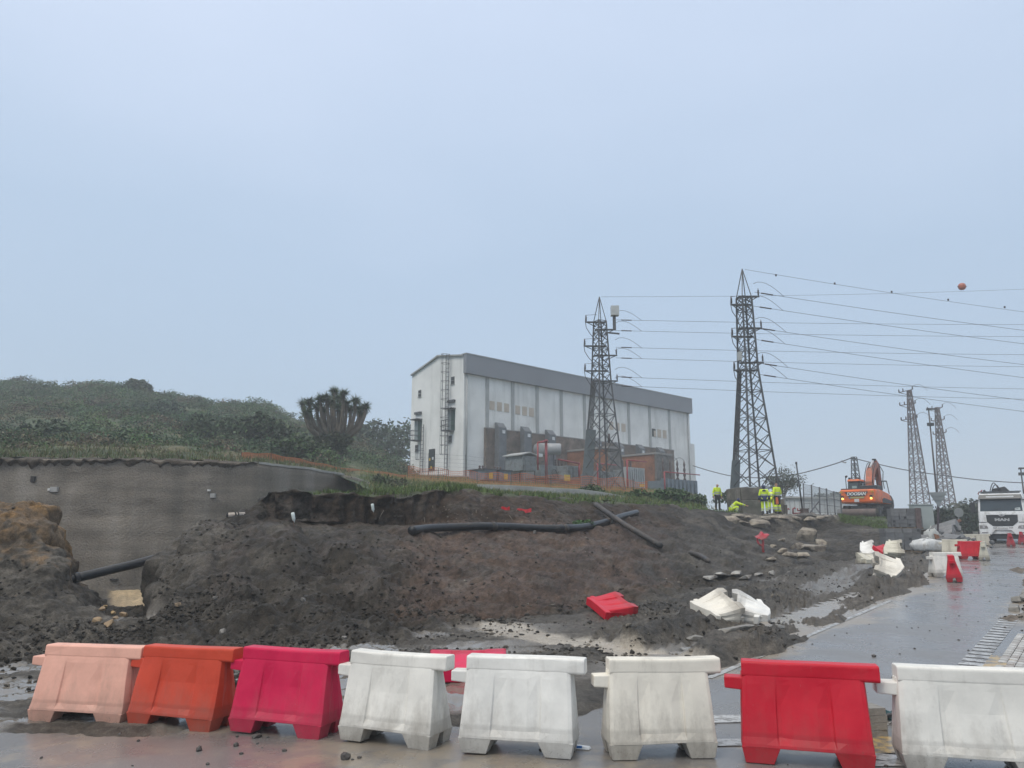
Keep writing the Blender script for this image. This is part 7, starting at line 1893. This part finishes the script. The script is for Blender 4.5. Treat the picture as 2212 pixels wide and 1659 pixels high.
# ================================================================== RIGHT-HAND YARD AND ROADSIDE
GALV = mat('galvanised_post', (.11, .11, .12), .55, .2, 5)
# welded mesh fence running away behind the bank
pts = []
for X, Yb, d in ((1737, 1108, 62), (1754, 1107, 60), (1771, 1107, 58.5), (1788, 1108, 57), (1804, 1108, 55.5), (1818, 1109, 54)):
    q = P(X, Yb, d); pts.append(q)
hs = [2.05, 1.95, 1.82, 1.72, 1.55, 1.42]
e = empty('mesh_fence', pts[0], label='welded mesh fence with dark posts behind the bank, left of the excavator', cat='fence')
for q, X, Yt in zip(pts, (1735, 1753, 1770, 1785, 1801, 1815), (1044, 1047, 1052, 1055, 1061, 1066)):
    bar_obj('post', q - Vector((0, 0, .4)), P(X, Yt, q.y), .08, GALV, e)
for i in range(5):
    a, c = pts[i], pts[i+1]; ta = P((1735, 1753, 1770, 1785, 1801, 1815)[i], (1044, 1047, 1052, 1055, 1061, 1066)[i] + 2, a.y); tb = P((1735, 1753, 1770, 1785, 1801, 1815)[i+1], (1044, 1047, 1052, 1055, 1061, 1066)[i+1] + 2, c.y)
    for t in (0, .33, .66, 1): bar_obj('rail', a.lerp(ta, t), c.lerp(tb, t), .022, GALV, e)
    b = MB(); n = 24
    for j in range(n): b.bar(a.lerp(c, j/n), ta.lerp(tb, j/n), .009)
    tag(b.build('mesh_panel', mat('mesh_wire', (.33, .35, .36), .5), e, world=True, fix=False), kind='stuff')
bar_obj('brace', P(1770, 1107, 58.2), P(1752 + 6, 1090, 60), .07, GALV, e); bar_obj('brace', P(1750, 1107, 58.2), P(1770, 1082, 58.4), .07, GALV, e)
# leaning pole
a, c = P(1735, 1112, 58), P(1720, 1000, 58)
e = empty('leaning_pole', a, label='thin dark leaning pole left of the mesh fence', cat='pole'); MB().tube([a, c], [.075, .055], 8).build('shaft', LAT, e, True, True); MB().tube([c - Vector((0, 0, .1)), c + Vector((0, 0, .08))], .08, 8).build('cap', LAT, e, True, True)
# white low building behind the fence
PANE = mat('corrugated_white', (.50, .53, .54), .5, .1, 1.0)
q0, q1 = P(1692, 1108, 84), P(1822, 1110, 80); zt = zat(1074, 82); zt2 = zat(1078, 80)
e = empty('white_shed', q0, label='long low pale shed wall behind the mesh fence', cat='building')
dv = (q1 - q0); dv.z = 0; nrm = Vector((-dv.y, dv.x, 0)).normalized()
MB().prism([Vector((q0.x, q0.y, 2.0)), Vector((q1.x, q1.y, 2.0)), Vector((q1.x, q1.y, zt2)), Vector((q0.x, q0.y, zt))], nrm*6).build('wall', PANE, e, world=True)
MB().prism([Vector((q0.x, q0.y, zt + .003)) - nrm*.3, Vector((q1.x, q1.y, zt2 + .003)) - nrm*.3, Vector((q1.x, q1.y, zt2 + .18)) - nrm*.3, Vector((q0.x, q0.y, zt + .18)) - nrm*.3], nrm*6.6).build('roof_edge', GREYD, e, world=True)
for k in range(12):
    p = q0.lerp(q1, (k + .5)/12); bar_obj('wall_rib', Vector((p.x, p.y, 2.0)) - nrm*.03, Vector((p.x, p.y, min(zt, zt2) - .02)) - nrm*.03, .06, GREYD, e)
bush('bush', 1795, 1085, 88, 1.5, 900, (.06, .075, .05), 'grey-green bush top showing over the pale shed', leaf=(.2, .4))
# eucalyptus
def tree(X, Yb, d, Yt, w, label, base, name='eucalyptus_tree'):
    g = P(X, Yb, d); H = zat(Yt, d) - g.z
    e = empty(name, g, label=label, cat='tree')
    tk = MB(); tips = []
    tk.tube([g - Vector((0, 0, .5)), g + Vector((.1, 0, H*.3)), g + Vector((-.05, 0, H*.5))], [.16, .13, .10], 7)
    for k in range(9):
        a = k*2.4; r = w*(.25 + .25*random.random()); t = g + Vector((r*math.cos(a), r*math.sin(a)*.7, H*random.uniform(.6, .92))); b_ = g + Vector((0, 0, H*random.uniform(.2, .5)))
        tk.tube([b_, b_.lerp(t, .5) + Vector((0, 0, .2)), t], [.07, .045, .02], 5); tips.append(t)
    tk.build('trunk', mat('pale_bark', (.30, .28, .25), .8, .3, 4), e, True, True)
    q = np.vstack([np.array(t) + rng.normal(size=(240, 3)) * [w*.16, w*.14, H*.085] for t in tips] + [np.array(g) + np.array([0, 0, H*.62]) + rng.normal(size=(500, 3)) * [w*.25, w*.2, H*.14]])
    leaf_object('crown', q, rng.uniform(.14, .30, len(q)), bush_col(len(q), base, .3), e, droop=.8, aspect=.35)
tree(1693, 1106, 75, 1016, 2.9, 'hazy grey-green eucalyptus behind the right pylon', (.075, .085, .06))
# red handrail hoops and a brown planter at the bank edge
e = empty('red_handrail', P(1706, 1110, 52), label='three low red tube hoops at the bank edge', cat='railing')
for pl in ([(1700, 1110), (1700, 1100), (1703, 1099), (1705, 1101)], [(1713, 1110), (1713, 1099), (1716, 1097), (1718, 1099)], [(1713, 1109), (1734, 1108)], [(1723, 1098), (1723, 1103), (1734, 1103)]):
    MB().tube([P(X, Y, 52) for X, Y in pl], .05, 6).build('hoop', REDP, e, True, True)
a = P(1734, 1110, 51.5); e = empty('brown_box', a, label='low brown box beside the red hoops', cat='box'); MB().box(a.x, a.x + .42, a.y, a.y + .4, a.z, a.z + .30).build('box_side', MUDM, e, world=True, bevel=.02); MB().box(a.x - .03, a.x + .45, a.y - .03, a.y + .43, a.z + .302, a.z + .36).build('box_rim', MUDM, e, world=True)

# stacks of concrete blocks, block by block
BLOCKS = [mat('concrete_block_%d' % i, c, .85, .18, 6, .5, 40) for i, c in enumerate(((.135, .14, .145), (.165, .168, .17), (.115, .118, .122)))]
HOLE = mat('block_hole', (.03, .03, .032), .9)
def block_stack(X, Yb, d, nx, ny, nz, rz, label, size=(.40, .20, .205), bz=None):
    g = P(X, Yb, d); g.z = (max(ground_z(g.x, g.y), 0) if bz is None else bz)
    e = empty('block_stack', g, rz, label, 'blocks', 'stacks of grey concrete blocks')
    L_, W_, H_ = size
    base = []
    for m_ in BLOCKS:
        base.append(MB().box(-L_/2+.006, L_/2-.006, -W_/2+.006, W_/2-.006, .004, H_-.004).mesh('block', m_))
    hole = MB().box(-.06, .06, -.003, .003, -.055, .055).mesh('block_core', HOLE)
    pal = MB()
    for k in range(5): pal.box(-nx*L_/2 + (nx*L_-.12)*k/4, -nx*L_/2 + (nx*L_-.12)*k/4 + .12, -ny*W_/2, ny*W_/2, .08, .11)
    for k in range(3): pal.box(-nx*L_/2, nx*L_/2, -ny*W_/2 + (ny*W_-.1)*k/2, -ny*W_/2 + (ny*W_-.1)*k/2 + .1, 0, .079)
    pal.build('pallet', mat('pallet_wood', (.16, .12, .08), .85, .3, 5), e)
    for iz in range(nz):
        for iy in range(ny):
            for ix in range(nx):
                if 0 < iy < ny-1 and 0 < ix < nx-1 and iz < nz-1: continue
                if iz == nz-1 and random.random() < .06: continue
                o = link('block', random.choice(base), e)
                o.location = (-nx*L_/2 + (ix+.5)*L_ + random.uniform(-.012, .012), -ny*W_/2 + (iy+.5)*W_ + random.uniform(-.012, .012), .11 + iz*H_); o.rotation_euler = (0, 0, random.uniform(-.02, .02))
                if iy == 0 and random.random() < .22:
                    h = link('block_core', hole, o); h.location = (random.choice((-.09, .09)), -W_/2, H_*.52)
    return e
block_stack(1947, 1188, 38, 4, 5, 5, R(-8), 'front stack of grey concrete blocks beside the road')
block_stack(1956, 1142, 43.5, 4, 4, 5, R(-8), 'rear stack of grey concrete blocks next to the pale cabinet', bz=zat(1143, 43.5))
# wooden props beside the rear stack
for k, X in enumerate((1983, 1988)):
    a = P(X, 1143, 43); tag(MB().bar(a, a + Vector((.03, 0, 1.15)), .13, .1).build('timber_prop', mat('grey_timber', (.12, .085, .08), .8, .3, 6), None), ('left of two upright timbers beside the rear block stack', 'right of two upright timbers beside the rear block stack')[k], 'timber')
# pale cabinet
a, c = P(1979, 1160, 44), P(2015, 1091, 44)
e = empty('utility_cabinet', (a.x, 44, a.z), label='tall pale grey-green cabinet behind the rubble heap', cat='cabinet')
CAB = mat('cabinet_pale', (.34, .38, .365), .6, .06, 2)
z0 = zat(1144, 44)
MB().box(a.x, c.x, 44, 44.5, z0, c.z).build('housing', CAB, e, world=True, bevel=.015)
MB().box(a.x + .06, c.x - .06, 43.985, 43.999, z0 + .08, c.z - .08).build('door', CAB, e, world=True)
MB().box(a.x - .03, c.x + .03, 43.95, 44.55, c.z + .002, c.z + .05).build('cap', CAB, e, world=True); MB().box(a.x + .02, c.x - .02, 43.97, 44.5, a.z - .3, z0 - .003).build('plinth', CONC, e, world=True)
# white bulk bag
def bag(X, Yb, d, w, dp, h, m_, label, seed, name='bulk_bag'):
    g = P(X, Yb, d); g.z = ground_z(g.x, g.y)
    bm = bmesh.new(); bmesh.ops.create_cube(bm, size=1); bmesh.ops.subdivide_edges(bm, edges=bm.edges, cuts=5, use_grid_fill=True)
    for v in bm.verts:
        x, y, z = v.co; k = 1 + .18*math.cos(z*3.1); n = .06*float(vnoise(x*3 + seed, y*3, z*3, 5)) + .03*float(vnoise(x*9, y*9 + seed, z*9, 6))
        v.co = (x*w*k*(1 + n), y*dp*k*(1 + n), (z + .5)*h*(1 + n - .25*abs(x)*(z > .3)))
    me = bpy.data.meshes.new(name); bm.to_mesh(me); bm.free(); me.materials.append(m_); me.polygons.foreach_set('use_smooth', [True]*len(me.polygons))
    e = empty(name, g, R(12), label, 'bag'); link('sack', me, e)
    MB().tube([(-w*.45, -dp*.3, h*.9), (-w*.2, -dp*.35, h*1.12), (w*.05, -dp*.3, h*.95)], .025, 5).build('strap', m_, e, True)
    return e
WBAG = mat('bag_white', (.58, .59, .58), .6, .12, 4, .4, 8, dirt=(.3, .28, .25), dirt_amt=.3)
bag(2004, 1186, 36.5, .95, .8, .55, WBAG, 'big slumped white bulk bag beside the front block stack', 3)
e = bag(2013, 1165, 40, .5, .45, 1.15, mat('bag_greywhite', (.42, .43, .41), .7, .2, 4, .5, 8), 'upright grey-white sack with a brown sheet draped down it', 8)
MB().hexa([(-.1, -.30, .9), (.12, -.32, .85), (.15, -.26, .85), (-.08, -.24, .9), (.05, -.42, .0), (.40, -.45, .05), (.42, -.35, .05), (.08, -.34, .0)]).build('brown_sheet', mat('brown_sheet', (.22, .10, .05), .7, .3, 6), e)
# rubble heap: broken slabs and blocks
k = 0
SLB = [mat('broken_slab_%d' % i, c, .85, .2, 5, .4, 20) for i, c in enumerate(((.15, .155, .16), (.20, .20, .20), (.11, .112, .115), (.24, .12, .085)))]
ORD15 = ('leftmost', 'second', 'third', 'fourth', 'fifth', 'sixth', 'seventh', 'eighth', 'ninth', 'tenth', 'eleventh', 'twelfth', 'thirteenth', 'fourteenth', 'rightmost')
for X, Y, d, w, h in sorted(((2045, 1152, 42, 1.2, .5), (2030, 1160, 40, .8, .3), (2052, 1162, 40, .9, .35), (2066, 1164, 40.5, .8, .3), (2040, 1138, 43, 1.3, .35), (2056, 1146, 43, .9, .3), (2075, 1160, 42, .9, .3), (2020, 1172, 38, .6, .25), (2036, 1170, 38.5, .7, .25), (2050, 1172, 39, .6, .2), (1998, 1162, 40, .7, .3), (1988, 1164, 40, .5, .3), (2085, 1166, 41, .5, .2), (2060, 1130, 44, .8, .15), (2025, 1150, 42, .6, .4))):
    q = P(X, Y, d); rr_ = random.Random(k)
    b = MB(); b.hexa([(sx*w/2*rr_.uniform(.7, 1.1), sy*w/3*rr_.uniform(.7, 1.1), sz*h/2*rr_.uniform(.5, 1.0)) for sz in (-1, 1) for sx, sy in ((-1, -1), (1, -1), (1, 1), (-1, 1))])
    o = b.build('broken_slab', SLB[3 if X == 2060 else k % 3], None, bevel=.015); o.location = (q.x, q.y, max(q.z, ground_z(q.x, q.y) + .05)); o.rotation_euler = (rr_.uniform(-.5, .5), rr_.uniform(-.5, .5), rr_.uniform(0, 3))
    tag(o, ORD15[k] + ' grey slab, counted left to right in the rubble heap by the pale cabinet' if X != 2060 else 'thin reddish slab on top of the rubble heap', 'rubble', 'broken slabs of the rubble heap'); k += 1
q = P(2045, 1165, 41.5); b = MB()
for j in range(60): b.rock((q.x + random.gauss(0, 1.0), q.y + random.gauss(.2, .6), ground_z(q.x, q.y) + abs(random.gauss(.1, .25))), random.uniform(.06, .22), random.uniform(.06, .2), random.uniform(.05, .16), j, 1, .25)
tag(b.build('rubble_fill', SLB[0], None, fix=False), 'small grey rubble packed between the broken slabs', 'rubble', kind='stuff')
# ---- lamp post, signs
def lamp(X0, Y0, X1, Y1, d, label, head=True):
    a, c = P(X1, Y1, d), P(X0, Y0, d)
    e = empty('street_lamp', a, label=label, cat='lamp')
    MB().tube([a - Vector((0, 0, 1)), c], [.085, .05], 10).build('pole', mat('lamp_pole', (.075, .065, .065), .5), e, True, True)
    MB().hexa([c + Vector(v) for v in ((-.12, -.15, 0), (.62, -.12, .05), (.62, .12, .05), (-.12, .15, 0), (-.12, -.12, .16), (.62, -.08, .15), (.62, .08, .15), (-.12, .12, .16))]).build('lamp_head', LAT, e, world=True)
    q = c.lerp(a, .14); MB().box(q.x - .22, q.x + .22, q.y - .2, q.y + .05, q.z - .12, q.z + .12).build('floodlight', LAT, e, world=True)
lamp(2006, 886, 2028, 1112, 60, 'tall street lamp with a floodlight, between the two slim pylons')
lamp(2205, 1014, 2214, 1085, 64, 'street lamp at the right frame edge above the truck')
e = empty('yield_sign', P(2026, 1160, 41), label='inverted triangular road sign seen from behind beside the pale cabinet', cat='sign')
SG = mat('sign_back', (.23, .25, .25), .45, .12, 4)
MB().prism([P(2006, 1063.5, 41), P(2046, 1062.5, 41), P(2028, 1096, 41)], (0, .025, 0)).build('plate', SG, e, world=True, bevel=.008)
MB().bar(P(2026, 1160, 41.08), P(2026.5, 1066, 41.08), .07).build('post', mat('sign_post', (.07, .055, .06), .5), e, world=True)
for Y in (1070, 1080): MB().bar(P(2013, Y, 40.98), P(2039, Y, 40.98), .03, .04).build('bracket', SG, e, world=True)
q = P(2071, 1107, 50); e = empty('round_sign', P(2071, 1152, 50), label='round road sign seen from behind in front of the hedge', cat='sign')
MB().lathe(q - Vector((0, .02, 0)), [(.30, 0), (.30, .02)], 24, (0, 1, 0)).build('plate', SG, e, world=True); MB().bar(P(2071, 1155, 50.05), P(2071, 1100, 50.05), .06).build('post', SG, e, world=True)
# hedge and palm
q = np.vstack([bush_points((P(X, 1152, 62).x, 62 + rng.uniform(-1, 1), 2.0), 1.6, 1500, 1.05) for X in range(2030, 2135, 12)])
e = empty('hedge', P(2085, 1152, 62), label='dark clipped hedge left of the truck', cat='hedge'); leaf_object('foliage', q, rng.uniform(.12, .26, len(q)), bush_col(len(q), (.028, .045, .028), .3), e)
b = MB()
for X in range(2034, 2135, 16): a = P(X, 1155, 62); b.tube([a - Vector((0, 0, .4)), a + Vector((.1, 0, 1.2))], .05, 5)
b.build('stems', mat('bush_stem', (.09, .07, .05), .8), e, world=True)
g = P(2090, 1120, 64); e = empty('palm_tree', g, label='palm with arching fronds rising above the hedge', cat='palm')
MB().tube([g - Vector((0, 0, 1.5)), g + Vector((0, 0, .6))], [.28, .24], 10).build('trunk', mat('yucca_bark', (.105, .088, .068), .85), e, True, True)
for k in range(20):
    a = k*2.399; el_ = .35 + .9*((k*7) % 20)/20; L_ = 2.0; c = g + Vector((0, 0, .6)); pts = []
    for t in np.linspace(0, 1, 8): pts.append(c + Vector((math.cos(a)*L_*t*math.cos(el_*.7), math.sin(a)*L_*t*math.cos(el_*.7), L_*t*math.sin(el_) - 1.3*t*t)))
    V, F, K = [], [], []
    for i in range(1, 8):
        d_ = (pts[i] - pts[i-1]).normalized(); sd = d_.cross(Vector((0, 0, 1))).normalized()
        for j in range(4):
            p0 = pts[i-1].lerp(pts[i], j/4)
            for s in (-1, 1):
                n0 = len(V); tip = p0 + sd*s*.42*(1 - .5*i/8) + d_*.22 - Vector((0, 0, .16)); V += [p0 - d_*.02, p0 + d_*.03, tip]; F.append((n0, n0+1, n0+2))
    rb = MB().tube(pts, [.03]*4 + [.02]*4, 4); n0 = len(V)
    Vn = np.array([list(v) for v in V] + [list(v) for v in rb.v]); me = bpy.data.meshes.new('frond'); me.from_pydata(Vn.tolist(), [], F + [tuple(n0 + i for i in f) for f in rb.f]); me.materials.append(mat('palm_green', (.075, .085, .055), .6, .3, 3)); link('frond', me, e, True)
# distant trees closing the horizon behind the road
for k, (X, d, r, lb) in enumerate(((2150, 92, 2.6, 'hazy tree behind the truck cab'), (2240, 95, 3.0, 'hazy tree just outside the right frame edge'), (1900, 96, 1.6, 'hazy low tree between the excavator and the slim pylon'))):
    if X > 2212: continue
    bush('tree', X, 1118, d, r, 1500, (.05, .065, .05), lb, 'tree', leaf=(.3, .55))
# broken kerb and dirt at the right verge
b_k = 0
for X, Y in ((2170, 1318), (2182, 1300), (2192, 1296), (2200, 1284), (2206, 1272)):
    g = ground_ray(X, Y); o = MB().hexa([(-.3, -.1, 0), (.3, -.1, 0), (.28, .1, 0), (-.3, .1, 0), (-.28, -.08, .13), (.27, -.07, .11), (.26, .08, .12), (-.27, .09, .1)]).build('kerb_block', KERB, None, bevel=.015)
    o.location = (g.x + .2, g.y, g.z - .02); o.rotation_euler = (random.uniform(-.1, .1), random.uniform(-.15, .15), math.atan2(TY, TX) + random.uniform(-.25, .25))
    tag(o, ('nearest', 'second nearest', 'third nearest', 'fourth nearest', 'farthest')[b_k] + ' of the broken kerb blocks at the right road verge', 'kerb', 'broken kerb blocks at the right verge'); b_k += 1
# small stack of pavers and debris between the red and white barriers
g = ground_ray(1888, 1590)
e = empty('paver_stack', g, R(8), 'small stack of grey paving blocks behind the red barrier', 'blocks')
pm_ = MB().box(-.10, .10, -.05, .05, 0, .058).mesh('paver', mat('paver_grey', (.22, .21, .19), .8, .2, 9, .4, 40))
for k in range(4):
    for j in range(2): o = link('paver', pm_, e); o.location = (.0 + random.uniform(-.008, .008), j*.105, k*.06); o.rotation_euler = (0, 0, random.uniform(-.05, .05))
g = ground_ray(1918, 1560); e = empty('debris_bundle', g, label='bundle of dark plastic debris behind the right-hand barriers', cat='debris')
for k in range(6): MB().tube([g + Vector((random.uniform(-.14, .1), random.uniform(-.05, .08), .03)), g + Vector((random.uniform(-.05, .16), random.uniform(-.05, .1), random.uniform(.04, .13))), g + Vector((random.uniform(.0, .2), random.uniform(-.02, .1), .03))], .022, 6).build('scrap', (BLK, mat('scrap_teal', (.05, .12, .13), .5), BLK)[k % 3], e, True, True)
# wooden stakes / litter at the mud edge and a gull
g = P(1822, 998.5, 70); e = empty('gull', g, label='small gull gliding left of the short lattice pole', cat='bird')
BW = mat('gull_grey', (.30, .31, .33), .7)
MB().tube([g + Vector((-.16, .1, .03)), g, g + Vector((.17, -.12, -.02)), g + Vector((.22, -.15, -.03))], [.01, .055, .05, .015], 8).build('body', BW, e, True, True)
for s, tip in ((-1, (-.28, .0, .22)), (1, (.25, .1, -.16))):
    t = Vector(tip); m_ = t*.5 + Vector((0, 0, .06)); MB().add([g + Vector((-.05, 0, 0)), g + Vector((.06, -.02, 0)), g + m_ + Vector((.05, 0, 0)), g + t, g + m_ - Vector((.05, 0, 0))], [(0, 1, 2, 4), (4, 2, 3)]).build('wing', BW, e, world=True)
